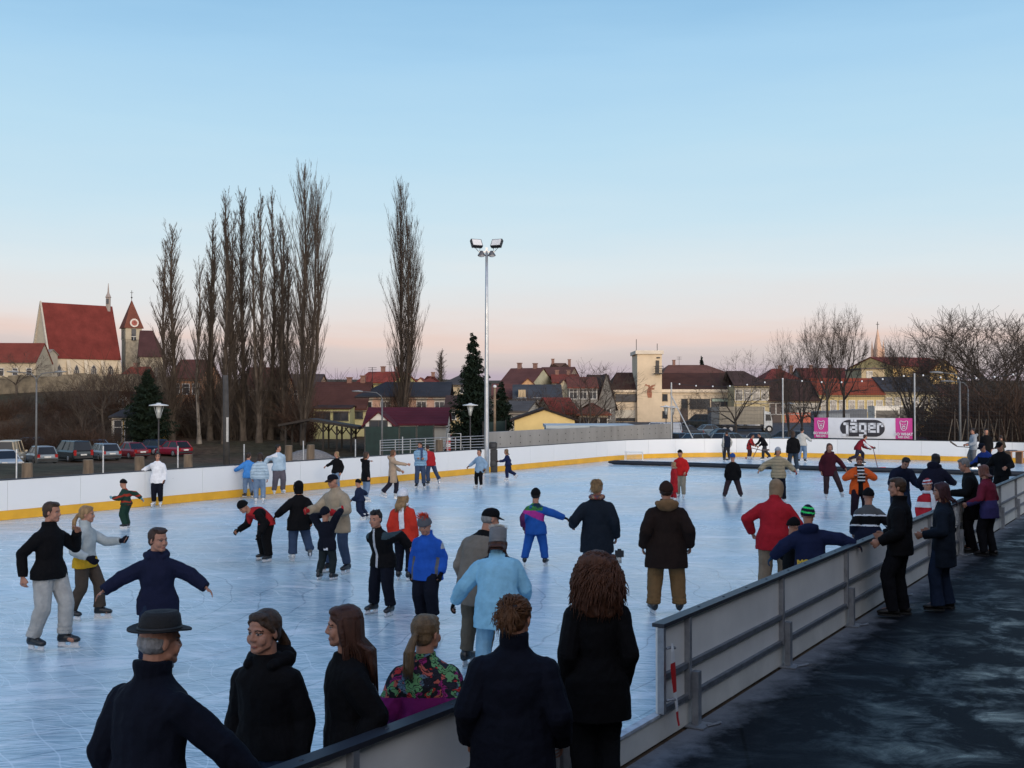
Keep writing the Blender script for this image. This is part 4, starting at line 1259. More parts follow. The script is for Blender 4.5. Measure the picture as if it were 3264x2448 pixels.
# ---------------------------------------------------------------- the crowd
def patmat(key, cols, scale=9.0, dist=1.5, kind='blob'):
    m, nt, b = newmat(key)
    tc = nd(nt, 'ShaderNodeTexCoord'); co = tc.outputs['Object']
    if kind == 'check':
        mp = nd(nt, 'ShaderNodeMapping'); nt.links.new(co, mp.inputs[0]); mp.inputs['Rotation'].default_value = (0.2, 0.25, 0.3)
        c = nd(nt, 'ShaderNodeTexChecker'); c.inputs['Scale'].default_value = scale; nt.links.new(mp.outputs[0], c.inputs['Vector'])
        c.inputs['Color1'].default_value = (*cols[0], 1); c.inputs['Color2'].default_value = (*cols[1], 1)
        nt.links.new(c.outputs[0], b.inputs['Base Color'])
    elif kind == 'stripe':
        sp = nd(nt, 'ShaderNodeSeparateXYZ'); nt.links.new(co, sp.inputs[0])
        md = nd(nt, 'ShaderNodeMath', operation='PINGPONG'); nt.links.new(sp.outputs['Z'], md.inputs[0]); md.inputs[1].default_value = 1 / scale
        f = ramp(nt, md.outputs[0], [(0.5 / scale, 0), (0.52 / scale, 1)], 'CONSTANT')
        nt.links.new(mx(nt, cols[0], cols[1], f), b.inputs['Base Color'])
    else:
        w = nd(nt, 'ShaderNodeTexNoise'); w.inputs['Scale'].default_value = scale * 0.8; w.inputs['Detail'].default_value = 2; nt.links.new(co, w.inputs['Vector'])
        wv = nd(nt, 'ShaderNodeVectorMath', operation='MULTIPLY_ADD'); nt.links.new(w.outputs['Color'], wv.inputs[0]); wv.inputs[1].default_value = (dist * 0.1,) * 3; nt.links.new(co, wv.inputs[2])
        vo = nd(nt, 'ShaderNodeTexVoronoi'); vo.inputs['Scale'].default_value = scale; nt.links.new(wv.outputs[0], vo.inputs['Vector'])
        sp = nd(nt, 'ShaderNodeSeparateColor'); nt.links.new(vo.outputs['Color'], sp.inputs[0])
        n = len(cols)
        c = ramp(nt, sp.outputs[0], [(i / n, q) for i, q in enumerate(cols)], 'CONSTANT')
        wa = nd(nt, 'ShaderNodeTexWave'); wa.wave_type = 'RINGS'; wa.inputs['Scale'].default_value = scale * 0.8; wa.inputs['Distortion'].default_value = 9; wa.inputs['Detail'].default_value = 1; nt.links.new(wv.outputs[0], wa.inputs['Vector'])
        c = mx(nt, c, cols[0], ramp(nt, wa.outputs['Fac'], [(0.70, 0), (0.78, 0.9)]))
        nt.links.new(c, b.inputs['Base Color'])
    b.inputs['Roughness'].default_value = 0.85; b.inputs['Specular IOR Level'].default_value = 0.12
    bump(nt, b, noise_tex(nt, co, 26, 3), 0.4, 0.012)
    return m
BLK = (0.0045, 0.0042, 0.0050); NAVY = (0.007, 0.009, 0.022); DNAVY = (0.005, 0.006, 0.012)
JEAN = (0.035, 0.055, 0.10); DJEAN = (0.012, 0.020, 0.042); LJEAN = (0.14, 0.20, 0.29)
WHT = (0.62, 0.62, 0.64); CREAM = (0.36, 0.35, 0.33); BEIGE = (0.30, 0.24, 0.17); KHAKI = (0.20, 0.12, 0.055)
SKYB = (0.20, 0.34, 0.47); PALEB = (0.34, 0.44, 0.52); RED = (0.32, 0.018, 0.022); BRIGHT = (0.50, 0.035, 0.02)
BROWN = (0.028, 0.015, 0.010); BLOND = (0.26, 0.16, 0.075); DBLOND = (0.13, 0.08, 0.04); AUB = (0.05, 0.018, 0.010); BH_ = (0.010, 0.007, 0.006); MBR = (0.045, 0.024, 0.013)
GREY = (0.10, 0.10, 0.105)
WSK = (0.55, 0.55, 0.55)
DN = (0.14, 0.02, -0.98)      # arm hanging
P = person
# --- three at the near end of the ice
P('man in black fleece jacket and pale trousers raising a hand to his chin', 105, 1403, 1075, h=112, hd=(-22, 4), top=BLK, bot=CREAM, hem=0.10, puff=0.018, ra=(0.34, -0.22, -0.88), la=(0.16, 0.30, -0.02, (0.7, -0.1, -0.9)), hair=('short', MBR), rl=(0.05, -0.13, -0.97), ll=(0.03, 0.16, -0.96), leg=1.08, yawf=-6, collar=1.3)
P('girl with blond ponytail in pale grey jacket with yellow hem and stretched out glove', 183, 1338, 1083, h=98, hd=(-18, 2), kid=0.3, top=(0.33, 0.36, 0.36), zones=[(lambda u, a, b: u < 0.12, (0.52, 0.30, 0.02))], bot=(0.06, 0.045, 0.035), hem=0.12, ra=(0.28, 0.42, -0.66), la=(0.05, 0.86, -0.30), glove=DNAVY, hair=('pony', BLOND, 0.5), rl=(0.04, -0.20, -0.95), ll=(0.04, 0.22, -0.95), flare=0.25, collar=2.0)
bn_ = P('boy in padded navy jacket gliding with both arms spread wide', 340, 1452, 1132, h=168, hd=(-48, 4), kid=0.75, top=(0.009, 0.011, 0.030), bot=DJEAN, hem=0.22, puff=0.038, ra=(0.76, 0.22, -0.56), la=(0.74, 0.10, -0.60), hair=('short', (0.04, 0.02, 0.012)), hood=False, rl=(0.06, 0.05, -0.98), curl=0.35, collar=1.4, side=2, leg=1.1)
P('old man in dark felt hat and dark coat seen from behind with grey hair', 318, None, 1300, 1.80, h=28, hd=(22, 4), top=DNAVY, bot=(0.01, 0.01, 0.012), hem=0.50, puff=0.024, w=1.14, shoe=True, hat=('fedora', (0.010, 0.010, 0.011)), hair=('short', (0.22, 0.21, 0.21)), ra=(0.50, 0.42, -0.78), la=(0.22, 0.05, -0.95), collar=1.6, lean=6)
P('girl with tied back hair in black jacket looking away over her shoulder', 578, None, 1303, 1.62, h=196, hd=(14, 2), kid=0.35, top=BLK, bot=DJEAN, hem=0.07, puff=0.026, w=0.96, ra=(0.24, 0.02, -0.96), la=(0.22, 0.05, -0.96), glove=BLK, hair=('pony', MBR, 0.25), hood=False, collar=1.0)
P('girl with long dark loose hair in black jacket turned away from the camera', 752, None, 1292, 1.63, h=252, hd=(12, 3), kid=0.3, top=BLK, bot=DNAVY, hem=0.46, puff=0.030, w=1.0, ra=(0.16, -0.08, -0.95), la=(0.12, -0.02, -0.88), hair=('long', AUB, 0.75), collar=0.5)
P('small girl with fair ponytail in colourful swirl pattern jacket and pink trousers', 925, None, 1313, 1.47, h=12, hd=(22, 2), kid=0.7, pat=patmat('swirl_print', [(0.012, 0.012, 0.015), (0.40, 0.03, 0.03), (0.12, 0.28, 0.12), (0.25, 0.02, 0.13), (0.02, 0.02, 0.03), (0.42, 0.10, 0.08), (0.10, 0.16, 0.22)], 17, 2.0), bot=(0.16, 0.012, 0.10), hem=0.05, puff=0.048, w=1.22, ra=(0.14, 0.20, -0.76), la=(0.16, 0.22, -0.76), hair=('pony', DBLOND, 0.65), collar=1.2, leg=1.25, zones=[(lambda u, a, b: u < 0.52, (0.16, 0.012, 0.10))])
P('woman with frizzy tied up hair in long dark coat leaning at the boards', 1108, None, 1258, 1.70, h=4, hd=(14, 4), top=DNAVY, bot=BLK, hem=0.62, puff=0.032, w=1.16, shoe=True, ra=(0.24, 0.20, -0.88), la=(0.26, 0.20, -0.88), hair=('bun', (0.105, 0.045, 0.018)), collar=1.9, Z=6.3)
P('woman with long curly auburn hair in black jacket standing in the gate opening', 1288, None, 1178, 1.80, h=-6, hd=(-6, 3), top=BLK, bot=(0.008, 0.009, 0.011), hem=0.30, puff=0.012, w=0.84, shoe=True, ra=(0.05, 0.10, -0.93), la=(0.05, 0.12, -0.92), hair=('curly', (0.075, 0.028, 0.014)), collar=0.8, rl=(0.01, 0.05, -0.985), ll=(-0.01, 0.02, -0.99), Z=7.4)
# --- middle of the ice
P('woman in light blue ski jacket and grey fur topped hat bending forward', 1075, 1492, 1152, 1.66, h=2, hd=(4, 14), top=(0.22, 0.44, 0.58), zones=[(lambda u, a, b: u > 0.90 and abs(a) > 0.05, NAVY)], bot=(0.20, 0.36, 0.48), hem=0.30, puff=0.036, w=1.15, lean=26, ra=(0.34, 0.40, -0.76), la=(0.48, 0.24, -0.80), glove=BLK, hat=('furhat', (0.16, 0.16, 0.165)), hair=('bob', AUB, -0.25), collar=1.4)
P('man in taupe jacket and black cap bending towards the light blue woman', 1028, 1445, 1104, 1.72, h=38, hd=(28, 8), top=(0.16, 0.135, 0.11), bot=(0.10, 0.085, 0.065), hem=0.28, puff=0.035, w=1.15, lean=20, zones=[(lambda u, a, b: u > 0.93, BLK)], ra=(0.2, 0.45, -0.8), la=(0.32, 0.10, -0.90), glove=BLK, hat=('cap', BLK), hair=('short', (0.2, 0.19, 0.18)))
P('boy in blue and grey jacket with red fringed grey hat looking down', 922, 1348, 1088, h=196, hd=(8, 26), kid=0.7, top=(0.014, 0.075, 0.36), zones=[(lambda u, a, b: abs(a) > 0.145 and u < 0.95 and u > 0.62, (0.30, 0.31, 0.33)), (lambda u, a, b: u < 0.35 and abs(a) > 0.105 and abs(a) < 0.13, GREY)], bot=DNAVY, hem=0.22, puff=0.036, leg=1.3, ra=(0.26, 0.05, -0.95), la=(0.26, 0.10, -0.92), glove=BLK, hat=('spiky', (0.09, 0.09, 0.10)), hair=('none', BLOND), collar=1.7)
P('boy with spiky dark hair in black zip jacket leaning forward with arms behind', 828, 1328, 1092, h=214, hd=(-4, 0), kid=0.55, top=BLK, zones=[(lambda u, a, b: b > 0.04 and abs(a) < 0.010, (0.42, 0.42, 0.44)), (lambda u, a, b: u > 0.78 and abs(a) > 0.08, (0.03, 0.05, 0.06))], bot=DNAVY, hem=0.14, puff=0.034, lean=18, ra=(0.30, -0.70, -0.45), la=(0.30, -0.72, -0.42), hair=('spike', BH_), rl=(0.13, 0.02, -0.985), ll=(0.13, 0.05, -0.98), collar=1.3, leg=1.15)
P('girl in red jacket and white hat with white scarf down her back', 872, None, 1050, 1.46, h=14, hd=(4, 4), kid=0.6, top=BRIGHT, bot=DNAVY, hem=0.18, puff=0.03, hat=('beanie', WHT), hair=('long', BLOND, 0.15), scarf=(WHT, 'back'), ra=(0.22, 0.15, -0.93))
P('bearded man in beige jacket and dark cap holding up a child', 730, 1238, 1017, h=214, hd=(12, 10), top=BEIGE, bot=JEAN, hem=0.26, puff=0.04, w=1.18, lean=8, ra=(0.20, 0.66, -0.50), la=(0.20, 0.62, -0.50), glove=RED, hat=('cap', DNAVY, BROWN), hair=('short', (0.25, 0.23, 0.21)), rl=(0.10, 0.02, -0.985), ll=(0.10, -0.04, -0.98), collar=1.2)
P('child in dark snowsuit with red mittens reaching up to the bearded man', 706, 1254, 1090, h=24, hd=(0, -10), kid=1.0, top=DNAVY, zones=[(lambda u, a, b: -0.30 < u < -0.20 and b < -0.03 and 0.0 < a < 0.07, WHT)], bot=(0.014, 0.020, 0.022), hem=0.18, puff=0.03, ra=(0.22, 0.42, 0.62), la=(0.20, 0.50, 0.40), glove=(0.35, 0.015, 0.02), hat=('beanie', DNAVY), hair=('none', BLOND), side=-4, rl=(0.05, 0.05, -0.98), ll=(0.12, -0.10, -0.97))
P('skater in black coat and black balaclava with jeans and one foot lifted', 645, 1214, 1035, h=-22, hd=(-5, 2), kid=0.5, top=BLK, bot=JEAN, hem=0.26, puff=0.034, ra=(0.30, -0.15, -0.85), la=(0.52, 0.10, -0.62), glove=BLK, hat=('balaclava', BLK), hair=('none', BLOND), rl=(0.16, -0.20, -0.86), ll=(0.04, 0.05, -0.99), skate=((0.1, 0.1, 0.1), WSK), leg=1.15, flare=0.2)
P('boy in red and black jacket bent double over his skates', 575, 1212, 1100, 1.38, h=226, hd=(0, 18), kid=0.7, top=RED, zones=[(lambda u, a, b: abs(a) > 0.08 and 0.4 < u < 0.95 and b < 0.02, BLK)], sleeve=BLK, bot=BLK, hem=0.08, puff=0.03, lean=62, ra=(0.20, 0.28, -0.72), la=(0.42, -0.10, -0.80), glove=BLK, hat=('beanie', BLK), hair=('none', BROWN), rl=(0.10, -0.05, -0.98), ll=(0.10, 0.05, -0.98), leg=1.3)
P('small child in red and green snowsuit with turquoise mittens', 273, 1141, 1030, h=-78, hd=(4, 2), kid=1.0, pat=patmat('snowsuit_print', [(0.30, 0.03, 0.015), (0.012, 0.035, 0.025), (0.35, 0.05, 0.02), (0.015, 0.04, 0.03)], 3.2), bot=(0.012, 0.035, 0.025), hem=0.05, puff=0.03, lean=12, ra=(0.30, -0.80, -0.45), la=(0.3, 0.45, -0.40), glove=(0.12, 0.30, 0.36), hat=('beanie', BLK), hair=('none', BLOND), leg=1.25)
# --- along the far boards
P('woman in white jacket and dark jeans resting an arm on the white boards', 340, 1095, 975, h=176, hd=(-16, 2), top=(0.68, 0.68, 0.70), bot=DNAVY, hem=0.22, puff=0.024, ra=(0.66, -0.30, -0.45), la=(0.14, 0.05, -0.95), glove=BLK, hair=('long', BROWN, 0.35), skate=WSK, rl=(0.02, 0.03, -0.99))
P('child in bright blue anorak leaning over the white boards', 537, 1075, 975, h=-32, hd=(50, 0), kid=0.4, top=(0.05, 0.20, 0.50), bot=LJEAN, hem=0.18, lean=14, ra=(0.4, 0.5, -0.5), la=(0.55, 0.30, -0.55), hair=('short', BROWN), puff=0.03)
P('girl in pale blue padded jacket and jeans seen from behind at the boards', 560, 1088, 975, h=-8, hd=(20, 0), kid=0.3, quilt=True, top=PALEB, bot=LJEAN, hem=0.10, ra=(0.24, 0.02, -0.94), la=(0.28, 0.04, -0.92), hair=('bob', BROWN, -0.1), skate=WSK, puff=0.03, flare=0.25)
P('youth in pale blue and white jacket perched back against the boards', 602, 1081, 957, 1.44, nz=0.17, h=152, hd=(-70, 0), top=PALEB, zones=[(lambda u, a, b: u > 0.72 and a > 0.03, WHT)], bot=(0.09, 0.08, 0.095), hem=0.12, puff=0.034, ra=(0.45, -0.45, -0.60), la=(0.18, -0.10, -0.90), glove=(DNAVY, None), hair=('short', BH_), skate=WSK, leg=1.2, lean=-6)
P('blond woman in black jacket and light jeans with a hand on the boards', 727, 1066, 972, h=205, hd=(30, 2), top=BLK, bot=LJEAN, hem=0.12, ra=(0.72, -0.15, -0.48), la=(0.16, 0.10, -0.92), hair=('bob', BLOND, -0.15), skate=WSK)
P('girl in black hooded coat and jeans with one raised fist', 790, 1083, 973, h=62, hd=(14, 0), kid=0.3, top=BLK, bot=LJEAN, hem=0.26, ra=(0.32, -0.05, -0.90), la=(0.12, 0.42, 0.05), hair=('long', MBR, 0.3), skate=WSK, hood=False, flare=0.2, rl=(0.03, -0.06, -0.985))
P('small child in navy snowsuit and white skates pushing off', 778, 1122, 1027, h=-68, hd=(-6, 0), kid=1.0, top=(0.010, 0.016, 0.040), bot=(0.010, 0.016, 0.040), hem=0.06, puff=0.03, lean=8, ra=(0.5, 0.30, -0.35), la=(0.35, 0.3, -0.75), glove=BLK, hat=('beanie', BLK), hair=('none', BLOND), skate=WSK, rl=(0.08, -0.36, -0.86), leg=1.25)
P('woman in beige hooded coat striding with one arm stretched ahead', 848, 1077, 968, h=84, hd=(-4, 2), top=(0.36, 0.26, 0.18), bot=(0.018, 0.016, 0.025), hem=0.42, puff=0.018, ra=(0.08, 0.94, -0.28), la=(0.1, 0.55, -0.75), hair=('long', (0.10, 0.045, 0.02), 0.1), skate=WSK, hood=False, rl=(0.02, -0.42, -0.88), ll=(0.02, 0.15, -0.97), flare=0.4)
P('girl in light blue down jacket and scarf holding something in both hands', 908, 1054, 952, h=178, hd=(26, 6), quilt=True, top=SKYB, bot=JEAN, hem=0.12, puff=0.036, ra=(-0.18, 0.42, -0.50), la=(-0.10, 0.44, -0.52), hair=('pony', BROWN, 0.3), scarf=((0.04, 0.06, 0.12), 'side'), flare=0.25, rl=(0.06, 0.05, -0.985))
P('girl in red jacket skating close behind the light blue one', 930, 1048, 958, h=-24, hd=(0, 6), top=RED, zones=[(lambda u, a, b: -0.40 < u < -0.28, WHT)], bot=JEAN, hem=0.14, side=-13, ra=(0.2, 0.2, -0.9), hair=('short', BROWN), skate=((0.5, 0.5, 0.5), (0.02, 0.02, 0.02)), rl=(0.34, -0.10, -0.90), ll=(0.02, 0.0, -0.99), flare=0.35)
P('child in pale blue coat and black trousers gliding with arms held out', 1036, 1056, 968, h=212, hd=(10, 2), kid=0.5, top=(0.21, 0.31, 0.42), bot=BLK, hem=0.24, puff=0.026, ra=(0.62, 0.12, -0.66), la=(0.42, 0.05, -0.84), glove=BLK, hair=('short', BH_), skate=WSK, rl=(0.05, 0.08, -0.98))
P('child in navy snowsuit with one leg swung back near the bare concrete wall', 1098, 1039, 968, h=-80, hd=(-20, 0), kid=0.8, top=(0.010, 0.016, 0.055), bot=(0.010, 0.016, 0.05), hem=0.06, lean=10, ra=(0.3, 0.1, -0.8), la=(0.30, 0.70, -0.45), glove=BLK, hair=('long', DBLOND, 0.0), skate=WSK, rl=(0.04, -0.50, -0.76), ll=(0.04, 0.05, -0.99), leg=1.15)
P('child in blue green and magenta ski suit with arms out seen from behind', 1157, 1222, 1050, h=10, hd=(0, 2), kid=0.8, top=(0.014, 0.075, 0.30), zones=[(lambda u, a, b: u > 0.74 and a < 0.10, patmat('ski_print', [(0.01, 0.03, 0.05), (0.03, 0.30, 0.05), (0.02, 0.12, 0.28), (0.05, 0.20, 0.04), (0.14, 0.03, 0.06)], 10)), (lambda u, a, b: 0.40 < u + a * 1.5 <= 0.74, (0.36, 0.03, 0.22)), (lambda u, a, b: a < -0.13, (0.10, 0.02, 0.08))], bot=(0.014, 0.075, 0.30), hem=0.20, puff=0.032, ra=(0.86, 0.05, -0.42), la=(0.42, 0.10, -0.78), glove=BLK, hat=('beanie', BLK), hair=('short', BH_), rl=(0.16, 0.03, -0.975), ll=(0.20, -0.08, -0.965), leg=1.15)
P('woman with blond pinned up hair in dark coat holding a camera at her side', 1290, 1282, 1030, h=4, hd=(10, 2), top=(0.009, 0.013, 0.020), bot=JEAN, hem=0.34, puff=0.038, w=1.22, ra=(0.30, 0.08, -0.92), la=(0.30, 0.25, -0.62), hair=('bun', BLOND), scarf=(patmat('plaid_scarf', [(0.30, 0.05, 0.03), (0.03, 0.05, 0.12), (0.35, 0.28, 0.18), (0.04, 0.10, 0.06)], 30), ), collar=1.0)
P('man in dark brown parka with tan hood lining and khaki trousers', 1440, 1328, 1035, h=2, hd=(0, 2), top=(0.016, 0.009, 0.007), bot=(0.15, 0.083, 0.035), hem=0.36, puff=0.04, w=1.18, ra=(0.40, 0.04, -0.86), la=(0.36, 0.04, -0.88), hood=(0.17, 0.095, 0.045), hair=('short', BROWN), hat=('beanie', BROWN), rl=(0.08, 0.0, -0.99), leg=1.25, collar=1.4)
P('girl in long red coat with scarf next to the brown parka', 1456, 1084, 995, h=-92, hd=(8, 0), kid=0.3, top=(0.33, 0.014, 0.018), bot=(0.30, 0.014, 0.02), hem=0.6, hair=('long', BLOND, 0.0), scarf=((0.3, 0.2, 0.16),), skate=WSK)
P('woman in bright red jacket black beanie and khaki trousers behind the red coat', 1471, 1078, 969, h=206, hd=(10, 2), top=(0.45, 0.015, 0.015), bot=(0.24, 0.21, 0.16), hem=0.14, hat=('beanie', BLK), hair=('short', BROWN), skate=WSK, ra=(0.2, 0.3, -0.8), puff=0.03)
# --- by the padded barrier
P('child in black jacket and blue beanie standing with legs apart', 1583, 1077, 975, h=4, kid=0.7, top=BLK, bot=(0.035, 0.022, 0.026), hem=0.20, puff=0.034, ra=(0.28, 0.05, -0.94), hat=('beanie', (0.02, 0.07, 0.24)), hair=('none', BLOND), rl=(0.28, 0.0, -0.95), leg=1.2)
P('woman in beige quilted jacket and grey hat with arms held out', 1682, 1090, 963, h=184, hd=(-14, 2), quilt=True, top=(0.30, 0.24, 0.15), bot=DNAVY, hem=0.16, puff=0.044, ra=(0.70, 0.15, -0.60), la=(0.55, 0.25, -0.66), glove=(None, (0.30, 0.015, 0.025)), hat=('beanie', (0.32, 0.32, 0.33)), hair=('bob', MBR, -0.2), skate=WSK, wr=1.5)
P('hockey player in navy vest with pale sleeves holding a stick upright', 1570, 996, 930, h=-6, top=(0.008, 0.012, 0.024), sleeve=(0.34, 0.33, 0.30), bot=(0.02, 0.02, 0.025), hem=0.14, ra=(0.2, 0.06, -0.9), la=(0.20, 0.10, -0.92), hair=('short', BROWN), puff=0.034)
P('child in red checked shirt bending over a hockey stick', 1618, 992, 935, h=120, hd=(6, 6), kid=0.5, pat=patmat('red_checks', [(0.42, 0.02, 0.02), (0.05, 0.02, 0.02)], 11, kind='check'), bot=(0.05, 0.03, 0.035), hem=0.30, lean=24, ra=(0.1, 0.55, -0.7), la=(0.1, 0.5, -0.78), hair=('short', BROWN), skate=WSK)
P('youth in black top and grey trousers leaning into a shot', 1652, 993, 930, h=-96, hd=(0, 4), top=BLK, bot=(0.035, 0.035, 0.038), hem=0.10, lean=34, ra=(0.0, 0.55, -0.75), la=(0.1, 0.35, -0.85), hair=('short', BH_), rl=(0.05, -0.42, -0.88), ll=(0.05, 0.18, -0.97), leg=1.15)
P('woman in black top and flared jeans standing before the barrier', 1714, 1023, 927, h=-8, hd=(24, 0), top=BLK, bot=(0.03, 0.045, 0.065), hem=0.14, ra=(0.18, 0.05, -0.95), hair=('bob', MBR, 0.1), skate=WSK, flare=0.4)
P('youth in cream pullover and pale jeans on black skates', 1733, 999, 921, h=22, hd=(20, 0), top=(0.42, 0.41, 0.38), bot=LJEAN, hem=0.10, ra=(0.4, 0.4, -0.5), la=(0.25, 0.1, -0.9), hair=('short', BH_), puff=0.026, leg=1.15)
P('girl in maroon hooded jacket and brown trousers stepping on white skates', 1792, 1079, 955, h=188, hd=(-4, 2), kid=0.2, top=(0.055, 0.010, 0.016), bot=(0.040, 0.024, 0.026), hem=0.24, puff=0.034, ra=(0.26, 0.06, -0.92), la=(0.52, 0.10, -0.74), hair=('bob', (0.08, 0.035, 0.02), 0.0), hood=False, skate=WSK, ll=(0.34, 0.05, -0.90), rl=(0.02, 0.02, -0.99))
P('hockey player in red and black tracksuit lunging after the puck', 1853, 1004, 943, 1.62, h=84, hd=(-12, -10), top=(0.17, 0.012, 0.02), zones=[(lambda u, a, b: abs(a) > 0.12 and 0.4 < u < 0.8, WHT)], bot=(0.018, 0.016, 0.03), hem=0.10, lean=42, ra=(0.1, 0.72, -0.55), la=(0.05, 0.62, -0.65), hair=('short', BROWN), rl=(0.10, -0.62, -0.66), ll=(0.05, 0.36, -0.82), glove=BLK)
P('woman in orange jacket with striped scarf looking down at her hands', 1857, 1126, 980, h=186, hd=(6, 24), top=(0.56, 0.085, 0.015), zones=[(lambda u, a, b: abs(a) < 0.04 and b > 0.0, BLK)], bot=(0.015, 0.008, 0.014), hem=0.26, puff=0.04, w=1.12, ra=(-0.06, 0.36, -0.28, (0.9, -0.2, -0.6)), la=(-0.06, 0.34, -0.24, (0.9, -0.2, -0.6)), hair=('pony', (0.11, 0.03, 0.015), 0.2), scarf=(patmat('striped_scarf', [(0.01, 0.01, 0.012), (0.55, 0.55, 0.55)], 26, kind='stripe'), 'front', 'side'), leg=1.2)
P('man in navy jacket stooping forward over folded hands', 1943, 1140, 977, 1.70, h=176, hd=(-4, 30), top=NAVY, bot=DJEAN, hem=0.12, puff=0.04, w=1.2, lean=28, ra=(0.10, 0.50, -0.62), la=(0.12, 0.50, -0.62), hair=('short', BH_))
P('person in dark hooded jacket seen from behind leaning on the boards beside a little girl', 2018, 1150, 986, 1.72, h=38, hd=(16, 0), top=(0.008, 0.008, 0.018), bot=DNAVY, hem=0.20, puff=0.038, w=1.12, lean=16, ra=(0.2, 0.66, -0.55), la=(0.35, 0.1, -0.8), hair=('bob', BH_, -0.25), hood=False)
P('little girl with striped headband white scarf and red jacket at the boards', 2006, 1192, 1030, h=178, hd=(0, 0), kid=0.8, top=(0.38, 0.02, 0.03), zones=[(lambda u, a, b: 0.35 < u < 0.62, WHT)], bot=NAVY, hem=0.12, hat=('beanie', (0.25, 0.03, 0.035), WHT), hair=('none', BLOND), scarf=(WHT, 'side'), skate=WSK)
# --- hockey and onlookers at the end
P('hockey player in grey hooded sweater holding a stick out level', 2103, 1012, 924, h=-84, hd=(-8, 0), top=(0.24, 0.26, 0.28), bot=GREY, hem=0.14, ra=(0.12, 0.45, -0.65), la=(0.12, 0.50, -0.62), hair=('short', BH_), hood=False, puff=0.034, leg=1.15)
P('dark haired onlooker behind the grey sweater', 2131, 1010, 924, h=200, top=BLK, bot=BLK, hair=('short', BH_), puff=0.034)
P('person in olive jacket standing alone before the end boards', 2163, 1006, 938, h=-30, hd=(20, 10), top=(0.045, 0.035, 0.025), bot=DNAVY, hem=0.14, hair=('short', BROWN), ra=(0.2, 0.4, -0.7))
P('man in cap and black and blue jacket leaning on the near boards', 2134, 1085, 947, 1.74, h=-118, hd=(0, 22), top=(0.008, 0.009, 0.014), zones=[(lambda u, a, b: u > 0.80 or (u > 0.5 and a > 0.10), (0.014, 0.035, 0.17))], bot=DNAVY, hem=0.16, puff=0.04, lean=18, hat=('cap', DNAVY), hair=('short', BROWN), ra=(0.2, 0.55, -0.6), la=(0.2, 0.5, -0.65))
P('onlooker in black cap and black jacket behind the man in the blue one', 2166, 1092, 949, h=-128, hd=(0, 14), top=BLK, bot=BLK, hat=('cap', BLK), hair=('short', BH_), puff=0.04, lean=10, ra=(0.2, 0.5, -0.6))
# --- children at the near boards
P('woman in red jacket and sand coloured hood stooping over a child', 1672, 1302, 1040, 1.74, h=24, hd=(12, 4), top=(0.34, 0.014, 0.022), bot=(0.22, 0.16, 0.11), hem=0.22, puff=0.034, w=1.08, lean=14, ra=(0.25, 0.50, -0.66), la=(0.30, 0.20, -0.75, (0.9, -0.6, -0.2)), hat=('hoodup', (0.25, 0.17, 0.105)), hair=('none', BLOND), rl=(0.04, 0.12, -0.97), ll=(0.05, -0.06, -0.985), leg=1.15, collar=1.4)
P('small child in black beanie half hidden by the red jacket', 1714, 1318, 1112, h=60, hd=(10, 6), kid=0.9, top=BLK, bot=BLK, hem=0.16, hat=('beanie', BLK), hair=('none', BLOND), ra=(0.2, 0.3, -0.8), puff=0.03)
kn_ = P('child in navy padded jacket with neon striped beanie holding the boards', 1752, 1334, 1085, h=14, hd=(6, 2), kid=0.7, top=(0.010, 0.014, 0.042), bot=NAVY, hem=0.20, puff=0.05, w=1.12, ra=(0.92, 0.18, -0.36), la=(0.66, 0.10, -0.72), glove=((0.012, 0.015, 0.03), (0.02, 0.05, 0.09)), hat=('beanie', (0.012, 0.008, 0.026), (0.04, 0.62, 0.14)), hair=('none', BLOND), side=-4, hood=False)
P('child in grey and black jacket kneeling up against the near boards', 1878, 1258, 1050, h=12, hd=(8, 4), kid=0.6, top=(0.075, 0.075, 0.075), zones=[(lambda u, a, b: 0.30 < u < 0.62, BLK), (lambda u, a, b: 0.62 <= u < 0.68 or 0.25 < u <= 0.30, WHT), (lambda u, a, b: u <= 0.25, NAVY)], bot=NAVY, hem=0.16, puff=0.036, ra=(0.42, 0.25, -0.60), la=(0.35, 0.15, -0.80), hat=('beanie', BLK), hair=('none', BROWN), lean=10, leg=1.3, ll=(0.35, -0.10, -0.88))
# --- on the walkway
P('man in black jacket and black trousers watching over the near boards', 1945, 1331, 1025, h=-62, hd=(-14, 4), top=BLK, bot=(0.006, 0.006, 0.008), hem=0.16, puff=0.034, shoe=True, ra=(0.10, 0.42, -0.68), la=(0.10, 0.36, -0.74), hair=('short', MBR), collar=1.5, w=1.08)
em_ = P('woman with dark red hair in navy fleece with a white ring emblem', 2040, 1317, 1036, h=-58, hd=(-12, 6), top=(0.008, 0.012, 0.020), bot=DJEAN, hem=0.36, puff=0.028, shoe=True, ra=(0.08, 0.40, -0.60), la=(0.10, 0.40, -0.62), hair=('bob', (0.040, 0.010, 0.012), -0.15), flare=0.35, w=1.1)
P('grey haired man in black coat leaning on the near boards', 2102, 1192, 982, h=-66, hd=(-6, 18), top=BLK, bot=(0.007, 0.006, 0.008), hem=0.34, puff=0.03, shoe=True, lean=8, ra=(0.12, 0.52, -0.55), la=(0.12, 0.55, -0.50), hair=('short', (0.16, 0.15, 0.145)), w=1.08)
P('person with reddish hair in crimson and violet jacket beside the grey haired man', 2138, 1200, 998, h=-40, hd=(0, 10), top=(0.13, 0.014, 0.030), zones=[(lambda u, a, b: u < 0.25, (0.035, 0.03, 0.10))], bot=(0.007, 0.007, 0.009), hem=0.22, shoe=True, hair=('long', (0.13, 0.05, 0.035), -0.1), ra=(0.2, 0.4, -0.7), lean=8)

